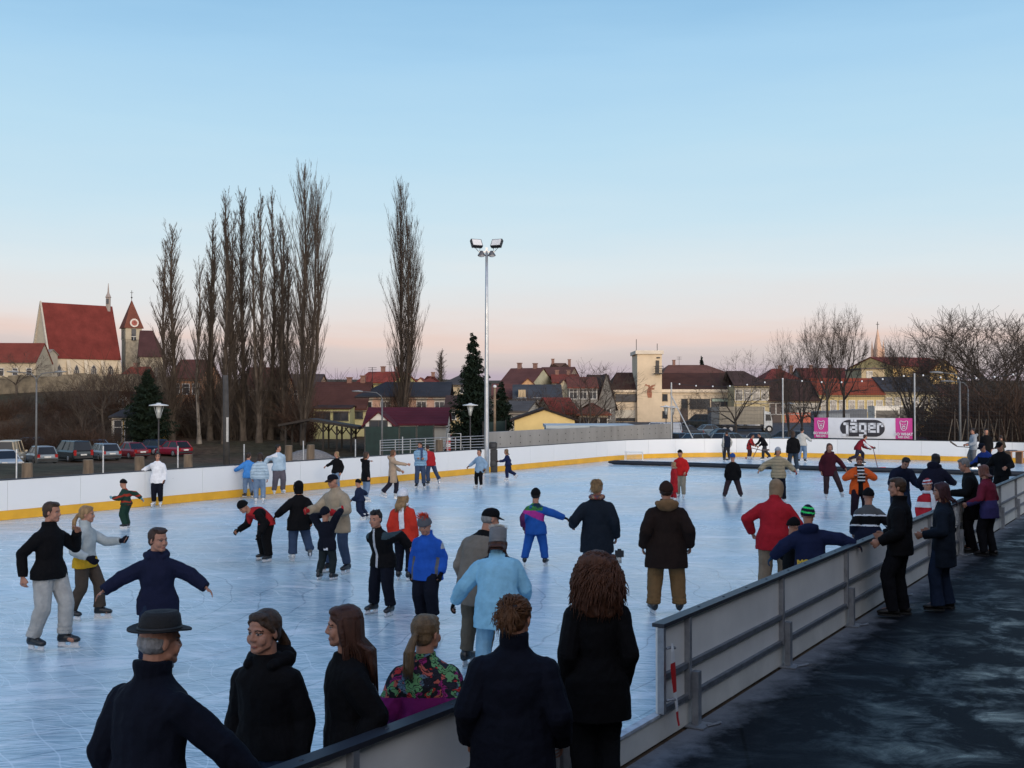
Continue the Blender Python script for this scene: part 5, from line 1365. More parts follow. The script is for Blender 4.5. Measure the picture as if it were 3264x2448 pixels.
# lettering and emblems on clothes
def onback(info, u, a, dist=0.012):
    S = info['S']
    return info['spine'](u) + info['rt'] * a * S - info['fw'] * (0.072 * S + info['p'] * 1.08 + dist)
if True:
    S = kn_['S']
    X = kn_['rt']; Y = kn_['up']; Zv = -kn_['fw']
    c = onback(kn_, -0.02, -0.01, 0.028)
    mt = Matrix((X.to_4d(), Y.to_4d(), Zv.to_4d(), (0, 0, 0, 1))).transposed(); mt[3] = (0, 0, 0, 1)
    mt.translation = c
    textmesh('MOUSE', 0.095, 'back_lettering', M('yellow_letters', (0.50, 0.32, 0.03), 0.7), kn_['root'], mt, extrude=0.004, offset=0.008)
    em = em_; S = em['S']
    c0 = em['spine'](0.66) - em['fw'] * (0.070 * S + em['p'] * 1.1 + 0.010) + em['rt'] * 0.010 * S
    b = MB()
    for i in range(26):
        a = 2 * math.pi * i / 26
        for rr, q in ((0.062, 0.0075), (0.070 if i % 2 else 0.054, 0.005)):
            p = c0 + em['rt'] * math.cos(a) * rr * 0.8 + em['up'] * math.sin(a) * rr * 1.25
            b.ell(p, em['rt'] * q, em['fw'] * 0.006, em['up'] * q, 8)
    for da, du in ((-0.085, 0.11), (-0.06, 0.125), (-0.085, -0.115), (-0.055, -0.12)):
        p = c0 + em['rt'] * da * 0.7 + em['up'] * du
        b.ell(p, em['rt'] * 0.012, em['fw'] * 0.006, em['up'] * 0.012, 6)
    b.build('ring_emblem', M('emblem_white', (0.5, 0.5, 0.48), 0.8), em['root'])
    # camera held by the blond woman, sticks of the hockey players
def stick(label, p_top, p_blade, bl_dir, col, blade_col):
    t = thing('hockey_stick', label, 'hockey stick', p_blade)
    m = MB(); m.tube([V((0, 0, 0)), p_top - p_blade], [0.017, 0.017], 8); m.build('shaft', M('stick_shaft', col, 0.5), t)
    m = MB(); q = bl_dir.normalized()
    m.loft([(V((0, 0, 0.02)), q.cross(V((0, 0, 1))) * 0.012, V((0, 0, 0.035))), (q * 0.16 + V((0, 0, 0.02)), q.cross(V((0, 0, 1))) * 0.014, V((0, 0, 0.045))), (q * 0.34 + V((0, 0, 0.03)), q.cross(V((0, 0, 1))) * 0.010, V((0, 0, 0.040)))], 8)
    m.build('stick_blade', M('stick_blade', blade_col, 0.5), t)

def pz(x, f): return gnd(x * K, f * K).y
Zs = pz(1570, 996) - 0.3
stick('hockey stick hanging straight down beside the player in the vest', at(2301, 1418, Zs), gnd(2306, 1466), V((0.6, -0.4, 0)), (0.02, 0.018, 0.018), (0.02, 0.02, 0.022))
Zs = pz(1652, 993) - 0.1
stick('wooden hockey stick of the youth in black, red blade at the ice', at(2421, 1417, Zs), gnd(2398, 1462), V((-1, 0.1, 0)), (0.30, 0.16, 0.10), (0.30, 0.03, 0.02))
stick('dark hockey stick lifted level by the child in the checked shirt', at(2396, 1428, Zs - 0.6), at(2430, 1436, Zs - 0.6), V((1, 0.1, 0)), (0.06, 0.02, 0.02), (0.05, 0.03, 0.03))
Zs = pz(1853, 1004)
stick('hockey stick with bright red blade reaching from the lunging player', at(2783, 1428, Zs - 0.2), gnd(2798, 1494), V((1, 0.05, 0)), (0.12, 0.03, 0.03), (0.5, 0.03, 0.03))
Zs = pz(2103, 1012) - 0.2
stick('dark hockey stick held out level in front of the grey sweater', at(3092, 1426, Zs), at(3050, 1423, Zs), V((-0.8, 0, 0.5)), (0.02, 0.015, 0.015), (0.03, 0.02, 0.02))
g = at(1338 * K, 1196 * K, pz(1290, 1282) - 0.25)
t = thing('camera', 'small camera with silver lens hanging from the hand of the blond woman', 'camera', g)
m = MB(); m.box((0, 0, 0.0), (0.12, 0.07, 0.09)); m.box((0, 0, 0.055), (0.05, 0.05, 0.025)); m.build('camera_body', M('camera_black', (0.012, 0.012, 0.014), 0.5), t)
m = MB(); m.tube([(0.0, 0, -0.04), (-0.01, -0.01, -0.13)], [0.03, 0.042], 12); m.build('lens', M('camera_silver', (0.4, 0.39, 0.36), 0.4), t, smooth=True)
# ---------------------------------------------------------------- trees
bark = M('bark', (0.075, 0.061, 0.050), 0.95, 0.35, 3, 0.6, 14, spec=0.1)
twigm = M('twigs', (0.060, 0.048, 0.040), 0.95, 0.3, 2, spec=0.1)
palebark = M('pale_bark', (0.16, 0.14, 0.12), 0.9, 0.5, 2.5, 0.4, 10, spec=0.1)
rust = M('rust_twigs', (0.055, 0.034, 0.025), 0.95, 0.3, 2, spec=0.1)
def rotv(d, ang, az):
    d = d.normalized()
    u = V((0, 0, 1)).cross(d)
    if u.length < 1e-3: u = V((1, 0, 0))
    u.normalize(); w = d.cross(u)
    return (d * math.cos(ang) + (u * math.cos(az) + w * math.sin(az)) * math.sin(ang)).normalized()
def limb(mb, p, d, L, r0, r1, n, sides, wob=0.1, up=0.0, rnd=random):
    pts = [p.copy()]; rs = [r0]; d = d.copy()
    for i in range(n):
        d = (d + V((rnd.gauss(0, wob), rnd.gauss(0, wob), rnd.gauss(0, wob) + up))).normalized()
        pts.append(pts[-1] + d * (L / n)); rs.append(r0 + (r1 - r0) * (i + 1) / n)
    mb.tube(pts, rs, sides, cap=False)
    return pts, rs, d
def poplar_mesh(seed, H, cw, leaders=1, dense=1.0, low=0.05):
    rnd = random.Random(seed); tr = MB(); cr = MB()
    stems = []
    for k in range(leaders):
        a = rnd.uniform(0, 6.28)
        off = V((math.cos(a), math.sin(a), 0)) * (0.0 if k == 0 else cw * 0.55)
        hh = H * (1 if k == 0 else rnd.uniform(0.82, 0.94))
        pts = []; rs = []; p = V((0, 0, 0)) + off * 0.3
        for i in range(15):
            u = i / 14
            pts.append(V((off.x * min(1, u * 3) + 0.10 * math.sin(u * 7 + k + seed), off.y * min(1, u * 3) + 0.1 * math.cos(u * 5 + seed), hh * u - (0.3 if i == 0 else 0)))); rs.append(0.18 * (H / 18) * (1 - u) ** 0.9 * (0.75 if k else 1) + 0.010 + (0.12 if i == 0 else 0))
        tr.tube(pts, rs, 8, cap=False); stems.append((pts, rs, hh))
    for k in range(int(70 * dense)):
        pts, rs, hh = stems[k % leaders]; u = rnd.uniform(0.02, 0.45); i = int(u * 14)
        p = pts[i].lerp(pts[i + 1], u * 14 - i)
        q = limb(cr, p, rotv(V((0, 0, 1)), R(rnd.uniform(20, 55)), rnd.uniform(0, 6.28)), rnd.uniform(0.5, 1.9), 0.012, 0.005, 4, 3, 0.1, 0.14, rnd)[0]
        limb(cr, q[1], rotv(q[2] - q[1], R(35), rnd.uniform(0, 6.28)), 0.7, 0.008, 0.004, 3, 3, 0.1, 0.12, rnd)
    nb_ = int(150 * dense)
    for k in range(nb_):
        pts, rs, hh = stems[k % leaders] if rnd.random() < 0.8 else stems[0]
        u = low + (0.985 - low) * (k + rnd.random()) / nb_
        fi = u * 14; i = min(int(fi), 13); p = pts[i].lerp(pts[i + 1], fi - i); rr = rs[i]
        prof = min(1, (u - low * 0.5) * 5) * (1 - u) ** 0.45 + 0.12
        an = R(rnd.uniform(13, 24) + 14 * max(0, 0.55 - u)); cu = cw * (1.0 - 0.72 * u ** 1.6)
        L = min(cu * rnd.uniform(0.4, 1.12) / math.sin(an) * min(1, 0.62 + (u - low) * 4), (1 - u) * H * 1.02 + 0.7)
        az = rnd.uniform(0, 6.28)
        d = rotv(V((0, 0, 1)), an, az)
        r0 = min(rr * 0.5, 0.014 + 0.008 * L)
        bp, br, _ = limb(cr, p, d, L, r0, 0.007, 6, 4, 0.05, 0.035, rnd)
        for j in range(int(5 + 3.2 * L)):
            v = rnd.uniform(0.12, 1); fj = v * 6; q = min(int(fj), 5)
            pp = bp[q].lerp(bp[q + 1], fj - q)
            dd = rotv((bp[q + 1] - bp[q]), R(rnd.uniform(12, 38)), rnd.uniform(0, 6.28)); dd = (dd + V((0, 0, 0.45))).normalized()
            l2 = min(L, 3.2) * rnd.uniform(0.16, 0.42) * (1.1 - v * 0.5)
            tp, _, _ = limb(cr, pp, dd, l2, 0.0075, 0.004, 3, 3, 0.08, 0.12, rnd)
            for z in range(2):
                dd2 = (rotv(tp[2] - tp[1], R(rnd.uniform(15, 35)), rnd.uniform(0, 6.28)) + V((0, 0, 0.3))).normalized()
                limb(cr, tp[1 + z], dd2, l2 * rnd.uniform(0.4, 0.7), 0.006, 0.003, 2, 3, 0.06, 0.1, rnd)
    return tr, cr
def broad_mesh(seed, H, spread=0.42, fork=0.25, depth=5, leaders=1, up=0.06, fine=1.0, r=None):
    rnd = random.Random(seed); tr = MB(); cr = MB()
    r = r or 0.023 * H
    def grow(p, d, L, r0, lev):
        n = 4 if lev < 2 else 3
        mbx = tr if lev == 0 else cr
        pts, rs, de = limb(mbx, p, d, L, r0, max(r0 * 0.64, 0.009), n, 7 if lev < 2 else (4 if lev < 4 else 3), 0.09 if lev else 0.035, up if lev else 0.02, rnd)
        if lev >= depth: return
        k = 3 if lev in (0, 1) else rnd.choice((2, 3, 3))
        if lev == 0: k = 5
        for j in range(k):
            ang = R(rnd.uniform(16, 48)) if lev else R(rnd.uniform(18, 58))
            v = 1.0 if j < 2 else rnd.uniform(0.78 if lev == 0 else 0.45, 0.95)
            fi = v * n; i = min(int(fi), n - 1)
            pp = pts[i].lerp(pts[i + 1], fi - i)
            dd = rotv(de if v == 1 else (pts[i + 1] - pts[i]), ang, 6.28 * j / k + rnd.uniform(-0.6, 0.6))
            grow(pp, dd, L * rnd.uniform(0.62, 0.86) if lev else H * spread * rnd.uniform(0.7, 1.0) * 0.62, max(rs[i] * rnd.uniform(0.52, 0.70), 0.009), lev + 1)
        if lev >= 2:
            for j in range(int(8 * fine)):
                v = rnd.uniform(0.2, 1); fi = v * n; i = min(int(fi), n - 1)
                pp = pts[i].lerp(pts[i + 1], fi - i)
                limb(cr, pp, rotv(de, R(rnd.uniform(25, 65)), rnd.uniform(0, 6.28)), L * rnd.uniform(0.35, 0.7), 0.011, 0.006, 2, 3, 0.1, 0.06, rnd)
    for k in range(leaders):
        a = rnd.uniform(0, 6.28)
        d = V((math.cos(a) * 0.2, math.sin(a) * 0.2, 1)) if leaders > 1 else V((0, 0, 1))
        grow(V((0, 0, -0.2)), d.normalized(), H * fork, r, 0)
    zmax = max(v.z for v in cr.v)
    k = H / zmax
    for m in (tr, cr):
        m.v = [V((v.x * k, v.y * k, v.z * k)) for v in m.v]
    return tr, cr
def bush_mesh(seed, H, W_, n=105):
    rnd = random.Random(seed); cr = MB()
    for k in range(n):
        a = rnd.uniform(0, 6.28); q = rnd.uniform(0, W_ * 0.5)
        p = V((math.cos(a) * q, math.sin(a) * q, -0.1))
        d = rotv(V((0, 0, 1)), R(rnd.uniform(2, 32)), a + rnd.uniform(-0.7, 0.7))
        L = H * rnd.uniform(0.5, 1.0)
        bp, _, de = limb(cr, p, d, L, 0.022, 0.007, 4, 3, 0.12, 0.03, rnd)
        for j in range(9):
            v = rnd.uniform(0.2, 1) * 4; i = min(int(v), 3)
            limb(cr, bp[i].lerp(bp[i + 1], v - i), rotv(de, R(rnd.uniform(20, 60)), rnd.uniform(0, 6.28)), L * rnd.uniform(0.2, 0.45), 0.011, 0.005, 2, 3, 0.12, 0.06, rnd)
    return cr
def spruce_mesh(seed, H, W_, droop=0.25, low=0.04):
    rnd = random.Random(seed); tr = MB(); cr = MB()
    tr.tube([V((0, 0, -0.2)), V((0, 0, H * 0.5)), V((0, 0, H))], [0.02 * H, 0.012 * H, 0.01], 8)
    nl = int(H * 6)
    for k in range(nl):
        u = (k + rnd.random()) / nl
        z = H * (low + (0.99 - low) * u)
        R_ = W_ * (1 - u) ** 0.85 * rnd.uniform(0.72, 1.12) + 0.10
        nb_ = 9 if u < 0.8 else 6
        a0 = rnd.uniform(0, 6.28)
        for j in range(nb_):
            a = a0 + 6.28 * j / nb_ + rnd.uniform(-0.3, 0.3)
            L = R_ * rnd.uniform(0.5, 1.18); zj = rnd.uniform(-0.35, 0.35)
            n = 5; pts = []
            for i in range(n + 1):
                v = i / n
                pts.append(V((math.cos(a) * L * v, math.sin(a) * L * v, z + zj - droop * L * math.sin(v * 2.4) + 0.16 * L * v ** 3)))
            cr.tube(pts, [0.03 - 0.004 * i for i in range(n + 1)], 3, cap=False)
            m = int(12 + L * 15)
            for i in range(m):
                v = rnd.uniform(0.12, 1.0) * n; q = min(int(v), n - 1)
                p = pts[q].lerp(pts[q + 1], v - q)
                sd = rnd.choice((-1, 1)); aa = a + sd * rnd.uniform(0.4, 1.3)
                l = (0.18 + 0.26 * rnd.random()) * (1.1 - 0.4 * v / n) * (0.5 + 0.5 * min(1, L))
                t = p + V((math.cos(aa) * l, math.sin(aa) * l, -l * rnd.uniform(0.2, 0.9)))
                w = V((-math.sin(aa), math.cos(aa), rnd.uniform(-.5, .5))) * l * 0.22
                cr.add([p - w * 0.4, p + w * 0.4, t + w, t + V((0, 0, -0.05)), t - w], [(0, 1, 2, 3, 4)])
    return tr, cr
def needle_mat(name, a, b_):
    return M(name, tuple((x + y) / 2 for x, y in zip(a, b_)), 0.85, 0.5, 1.3, spec=0.15)
PROTO = {}
def plant(kind, name, label, cat, key, maker, p, sc=(1, 1, 1), rot=0.0, group=None, mats=None):
    """one tree; trees of the same key share their mesh data"""
    t = thing(name, label, cat, (p.x, p.y, p.z), rot, group)
    t.scale = sc
    if key not in PROTO:
        tr, cr = maker()
        a = tr.build('trunk', mats[0], t, smooth=True) if tr else None
        c = cr.build('crown', mats[1], t)
        PROTO[key] = (a, c)
    else:
        for o in PROTO[key]:
            if o is None: continue
            q = o.copy(); COL.objects.link(q); q.parent = t
            if mats and q.name.startswith('crown') and o.data.materials[0] != mats[1]:
                q.material_slots[0].link = 'OBJECT'; q.material_slots[0].material = mats[1]
            if mats and q.name.startswith('trunk') and o.data.materials[0] != mats[0]:
                q.material_slots[0].link = 'OBJECT'; q.material_slots[0].material = mats[0]
    return t
def base_at(x, Y, y=None):
    """ground point under photo column x at depth Y"""
    p = at(x, y or 1300, Y); p.z = hill(p.x, Y) - 0.1
    return p
# poplars: (column, top row in overview pixels, depth, mesh key, label)
PH = 18.0
POP = [(372, 490, 116, 'b', 'poplar at the outer end of the row, shorter and split at its tip'),
       (455, 480, 118, 'a', 'poplar in the row between the pale birch and the thicker twin trunks'),
       (487, 427, 114, 'c', 'tall dark poplar rising right behind the thick utility pole'),
       (523, 418, 117, 'b', 'densest bare poplar in the middle of the row with a split top'),
       (563, 430, 115, 'a', 'slim bare poplar just past the densest one of the row'),
       (588, 426, 120, 'c', 'slim bare poplar beside the wooden shelter with a needle like tip'),
       (610, 478, 118, 'a', 'short slender poplar tucked against the tallest one'),
       (655, 374, 113, 'd', 'tallest bare poplar closing the row, wide at the bottom'),
       (866, 412, 126, 'e', 'lone bare poplar with a double trunk beside the floodlight mast')]
mk = {'a': lambda: poplar_mesh(11, PH, 1.0, 2, 1.7), 'b': lambda: poplar_mesh(12, PH, 1.2, 2, 1.9), 'c': lambda: poplar_mesh(13, PH, 1.1, 2, 1.8), 'd': lambda: poplar_mesh(15, PH, 2.0, 3, 1.9), 'e': lambda: poplar_mesh(14, PH, 1.9, 3, 2.2)}
for i, (x, ty, Y, k, lab) in enumerate(POP):
    p = base_at(x * K, Y); H = at(x * K, ty * K, Y).z - p.z
    q = {'a': 1.0, 'b': 1.0, 'c': 1.0, 'd': 0.82, 'e': 0.80}[k]
    plant('tree', 'poplar_tree', lab, 'poplar', 'pop' + k, mk[k], p, (q * 1.55, q * 1.55, H / PH), i * 1.7, 'bare poplars beyond the rink', (bark, twigm))
p = base_at(428 * K, 114); H = at(428 * K, 575 * K, 114).z - p.z
plant('tree', 'birch_tree', 'thin bare birch with pale trunk among the poplars', 'birch', 'birch', lambda: poplar_mesh(21, 12, 1.1, 1, 0.55, 0.2), p, (1.5, 1.5, H / 12), 0.4, None, (palebark, twigm))
p = base_at(953 * K, 260); H = at(953 * K, 757 * K, 260).z - p.z
plant('tree', 'poplar_tree', 'small far poplar on the skyline beside the tall spruce', 'poplar', 'popa', mk['a'], p, (2.0, 2.0, H / PH), 1.0, None, (bark, twigm))
# broad bare trees: column, top row (photo pixels), depth, key, width scale, label
BR = [(1872, 1140, 105, 'u', 1.05, 'bare round tree leaning before the houses and the grey gabled wall'),
      (2346, 1100, 118, 'w', 0.72, 'wide bare tree with a dark dense heart standing behind the truck'),
      (2512, 1045, 108, 'v', 0.46, 'bare lime tree at the outer side of the group behind the net'),
      (2556, 1040, 112, 'u', 0.45, 'bare lime tree standing second in the group behind the net'),
      (2600, 1045, 110, 'w', 0.42, 'bare lime tree close to the two tall ones'),
      (2640, 958, 104, 'x', 0.44, 'tall bare tree with straight trunk, first of the tall pair'),
      (2690, 962, 106, 'y', 0.44, 'tall bare tree of the pair nearer to the pink spire'),
      (2915, 1030, 100, 'z', 0.62, 'bare tree with two wide forks before the red roofed hall'),
      (3060, 985, 96, 'v', 1.05, 'big bare tree beside the double street lamp'),
      (3115, 975, 92, 'u', 1.1, 'big bare tree in the dense clump behind the street lamp'),
      (3165, 970, 96, 'y', 1.1, 'big bare tree in the middle of the dense clump'),
      (3215, 975, 90, 'w', 1.1, 'big bare tree towards the outside of the dense clump'),
      (3262, 985, 94, 'v', 1.15, 'big bare tree cut by the picture edge'),
      (52, 1115, 150, 'w', 1.15, 'bare spreading tree before the long red roof beside the church'),
      (262, 1165, 112, 'v', 0.9, 'bare tree standing before the low red roofs under the church'),
      (335, 1152, 118, 'x', 0.8, 'bare tree before the church wall with its gothic windows'),
      (450, 1105, 125, 'u', 0.8, 'bare tree hiding the foot of the church tower'),
      (512, 1115, 120, 'v', 0.8, 'bare tree between the church choir and the first poplar'),
      (1980, 1285, 150, 'x', 0.7, 'very small bare street tree under the window band of the wing'),
      (2195, 1245, 140, 'u', 0.55, 'small bare street tree in front of the long cream building')]
bm = {'u': lambda: broad_mesh(31, 10, 0.50, 0.26, 5), 'v': lambda: broad_mesh(32, 10, 0.55, 0.22, 5, 1, 0.05), 'w': lambda: broad_mesh(33, 10, 0.55, 0.30, 5, 1, 0.03, 1.3),
      'x': lambda: broad_mesh(34, 12, 0.42, 0.50, 5, 1, 0.11, 1.4), 'y': lambda: broad_mesh(35, 12, 0.42, 0.48, 5, 1, 0.10, 1.4), 'z': lambda: broad_mesh(36, 11, 0.48, 0.34, 5, 2, 0.07)}
bh = {'u': 10, 'v': 10, 'w': 10, 'x': 12, 'y': 12, 'z': 11}
for i, (x, ty, Y, k, q, lab) in enumerate(BR):
    p = base_at(x, Y); H = at(x, ty, Y).z - p.z; s = H / bh[k]
    plant('tree', 'bare_tree', lab, 'tree', 'br' + k, bm[k], p, (s * q * 1.25, s * q * 1.25, s), i * 2.1, 'bare trees round the rink', (bark, twigm))
# undergrowth: suckers at the foot of the poplars, brown shrubs, hedge in front of the wall
random.seed(5)
SH = []
for x, Y, H, w in ((360, 80, 4.2, 1.0), (395, 84, 5.2, 1.2), (425, 82, 4.0, 1.2), (450, 86, 5.6, 1.3), (475, 80, 4.6, 1.2), (500, 83, 5.6, 1.2), (522, 79, 4.6, 1.1), (545, 85, 6.0, 1.2), (572, 81, 4.8, 1.2), (598, 86, 6.4, 1.3), (625, 80, 4.2, 1.1), (655, 76, 4.6, 1.4), (690, 94, 3.8, 1.0), (866, 87, 5.6, 0.9),
                   (845, 89, 4.4, 0.8), (40, 104, 3.6, 1.5), (85, 106, 4.0, 1.7), (125, 103, 4.6, 1.6), (160, 108, 5.0, 1.6), (195, 104, 4.6, 1.6), (232, 108, 4.8, 1.5), (15, 118, 5.5, 1.6), (62, 122, 5.8, 1.8), (110, 120, 6.0, 1.8), (150, 123, 6.2, 1.6), (188, 121, 6.5, 1.6), (220, 126, 6.8, 1.5),
                   (338, 124, 4.0, 1.4), (374, 126, 5.0, 1.4), (10, 134, 7.0, 1.3), (48, 138, 6.5, 1.4), (84, 132, 7.0, 1.4), (120, 140, 7.5, 1.4), (152, 134, 7.5, 1.3), (186, 138, 8.0, 1.3), (214, 132, 7.5, 1.4), (242, 130, 8.0, 1.3), (270, 128, 8.0, 1.2), (66, 127, 6.0, 1.5), (136, 127, 6.5, 1.4), (202, 128, 6.8, 1.4), (775, 132, 5.0, 1.2), (745, 136, 6.5, 1.4), (1160, 118, 5.5, 1.4), (1215, 116, 4.8, 1.2), (1262, 112, 4.6, 1.3),
                   (2050, 92, 5.0, 1.5), (2085, 88, 5.5, 1.6), (2120, 92, 6.0, 1.5), (2150, 86, 6.0, 1.6), (2185, 90, 6.5, 1.6), (2208, 84, 6.0, 1.6), (2020, 98, 4.8, 1.4)):
    if x < 250: SH.append((x, Y, H * (0.62 if Y < 112 else 0.42), w))
    elif x < 900 and Y < 95: SH.append((x, Y + 40, H * 1.05, w * 0.9))
    else: SH.append((x, Y, H, w))
for i, (x, Y, H, w) in enumerate(SH):
    p = base_at(x * K, Y)
    k = i % 3
    where = 'at the feet of the poplars' if 340 < x < 700 else 'around the foot of the lone poplar' if 830 < x < 880 else 'on the slope below the old wall' if x < 250 else 'under the dense clump of trees' if x > 2000 else 'before the houses of the town'
    plant('bush', 'shrub', 'bare brown shrub with upright twigs growing ' + where, 'shrub', 'sh%d' % k, lambda k=k: (None, bush_mesh(50 + k, 4.0, 2.0)), p, (H / 4 * w, H / 4 * w, H / 4), i * 1.3, 'bare shrubs ' + where, (bark, rust if i % 2 else twigm))
# conifers
ndl = needle_mat('spruce_needles', (0.006, 0.012, 0.008), (0.014, 0.024, 0.014))
p = base_at(1022 * K, 96); H = at(1022 * K, 720 * K, 96).z - p.z
plant('tree', 'spruce_tree', 'tall dark spruce right behind the floodlight mast', 'spruce', 'sp1', lambda: spruce_mesh(61, H, H * 0.25), p, (1, 1, 1), 0, None, (bark, ndl))
p = base_at(1083 * K, 100); H2 = at(1083 * K, 828 * K, 100).z - p.z
plant('tree', 'spruce_tree', 'small bushy conifer on the far side of the floodlight mast', 'conifer', 'sp2', lambda: spruce_mesh(62, H2, H2 * 0.28, 0.05), p, (1, 1, 1), 0, None, (bark, ndl))
p = base_at(318 * K, 109); H3 = at(318 * K, 797 * K, 109).z - p.z
plant('tree', 'pine_tree', 'dark green pine below the church beside the round lantern', 'pine', 'sp3', lambda: spruce_mesh(63, H3, H3 * 0.34, 0.0, 0.16), p, (1, 1, 1), 0, None, (bark, ndl))
p = base_at(2237, 240); H4 = at(2237, 1135, 240).z - p.z
plant('tree', 'spruce_tree', 'small spruce poking up behind the long brown roof', 'spruce', 'sp1', None, p, (H4 / H * 0.8,) * 2 + (H4 / H,), 1, None, (bark, ndl))
p = base_at(1664, 178); H5 = at(1664, 1170, 178).z - p.z
plant('tree', 'spruce_tree', 'tiny conifer before the pale gabled house with the red brown roof', 'conifer', 'sp1', None, p, (H5 / H * 0.7,) * 2 + (H5 / H,), 2, None, (bark, ndl))
# ---------------------------------------------------------------- houses of the town
def tiles(col, key='roof_tiles'):
    k = ('roof', tuple(col))
    if k in MATS: return MATS[k]
    m, nt, b = newmat(key)
    tc = nd(nt, 'ShaderNodeTexCoord'); co = tc.outputs['Object']
    n1 = noise_tex(nt, co, 0.35, 5, 0.65); n2 = noise_tex(nt, co, 9.0, 3, 0.7)
    c = mx(nt, tuple(q * 0.72 for q in col), tuple(min(1, q * 1.22) for q in col), ramp(nt, n1, [(0.3, 0), (0.7, 1)]))
    c = mx(nt, c, tuple(q * 0.45 for q in col), ramp(nt, n2, [(0.55, 0), (0.8, 0.6)]))
    wv = nd(nt, 'ShaderNodeTexWave'); wv.bands_direction = 'Z'; wv.inputs['Scale'].default_value = 1.3; wv.inputs['Distortion'].default_value = 0.4
    nt.links.new(co, wv.inputs['Vector'])
    nt.links.new(c, b.inputs['Base Color']); b.inputs['Roughness'].default_value = 0.9; b.inputs['Specular IOR Level'].default_value = 0.15
    bump(nt, b, mx(nt, wv.outputs['Fac'], n2, 0.4), 0.5, 0.06)
    MATS[k] = m
    return m
def plaster(col): return M('plaster', col, 0.92, 0.10, 0.7, 0.15, 8, spec=0.1)
RT = (0.18, 0.047, 0.031); RB = (0.115, 0.042, 0.030); RD_ = (0.055, 0.028, 0.022); SL = (0.035, 0.036, 0.042); MAR = (0.085, 0.018, 0.024); OR = (0.27, 0.062, 0.030)
CRM = (0.50, 0.41, 0.28); YEL = (0.50, 0.37, 0.16); PNK = (0.46, 0.30, 0.23); GRW = (0.22, 0.20, 0.18); PAL = (0.44, 0.40, 0.30); BEI = (0.36, 0.29, 0.22)
wframe = M('window_frame', (0.55, 0.53, 0.50), 0.6)
wglass = M('window_glass', (0.030, 0.034, 0.042), 0.12, 0.3, 0.6)
wdark = M('dark_frame', (0.035, 0.030, 0.028), 0.6)
stone = M('stone_trim', (0.40, 0.36, 0.30), 0.9, 0.15, 3)
chim = M('chimney_brick', (0.20, 0.11, 0.085), 0.9, 0.3, 4)
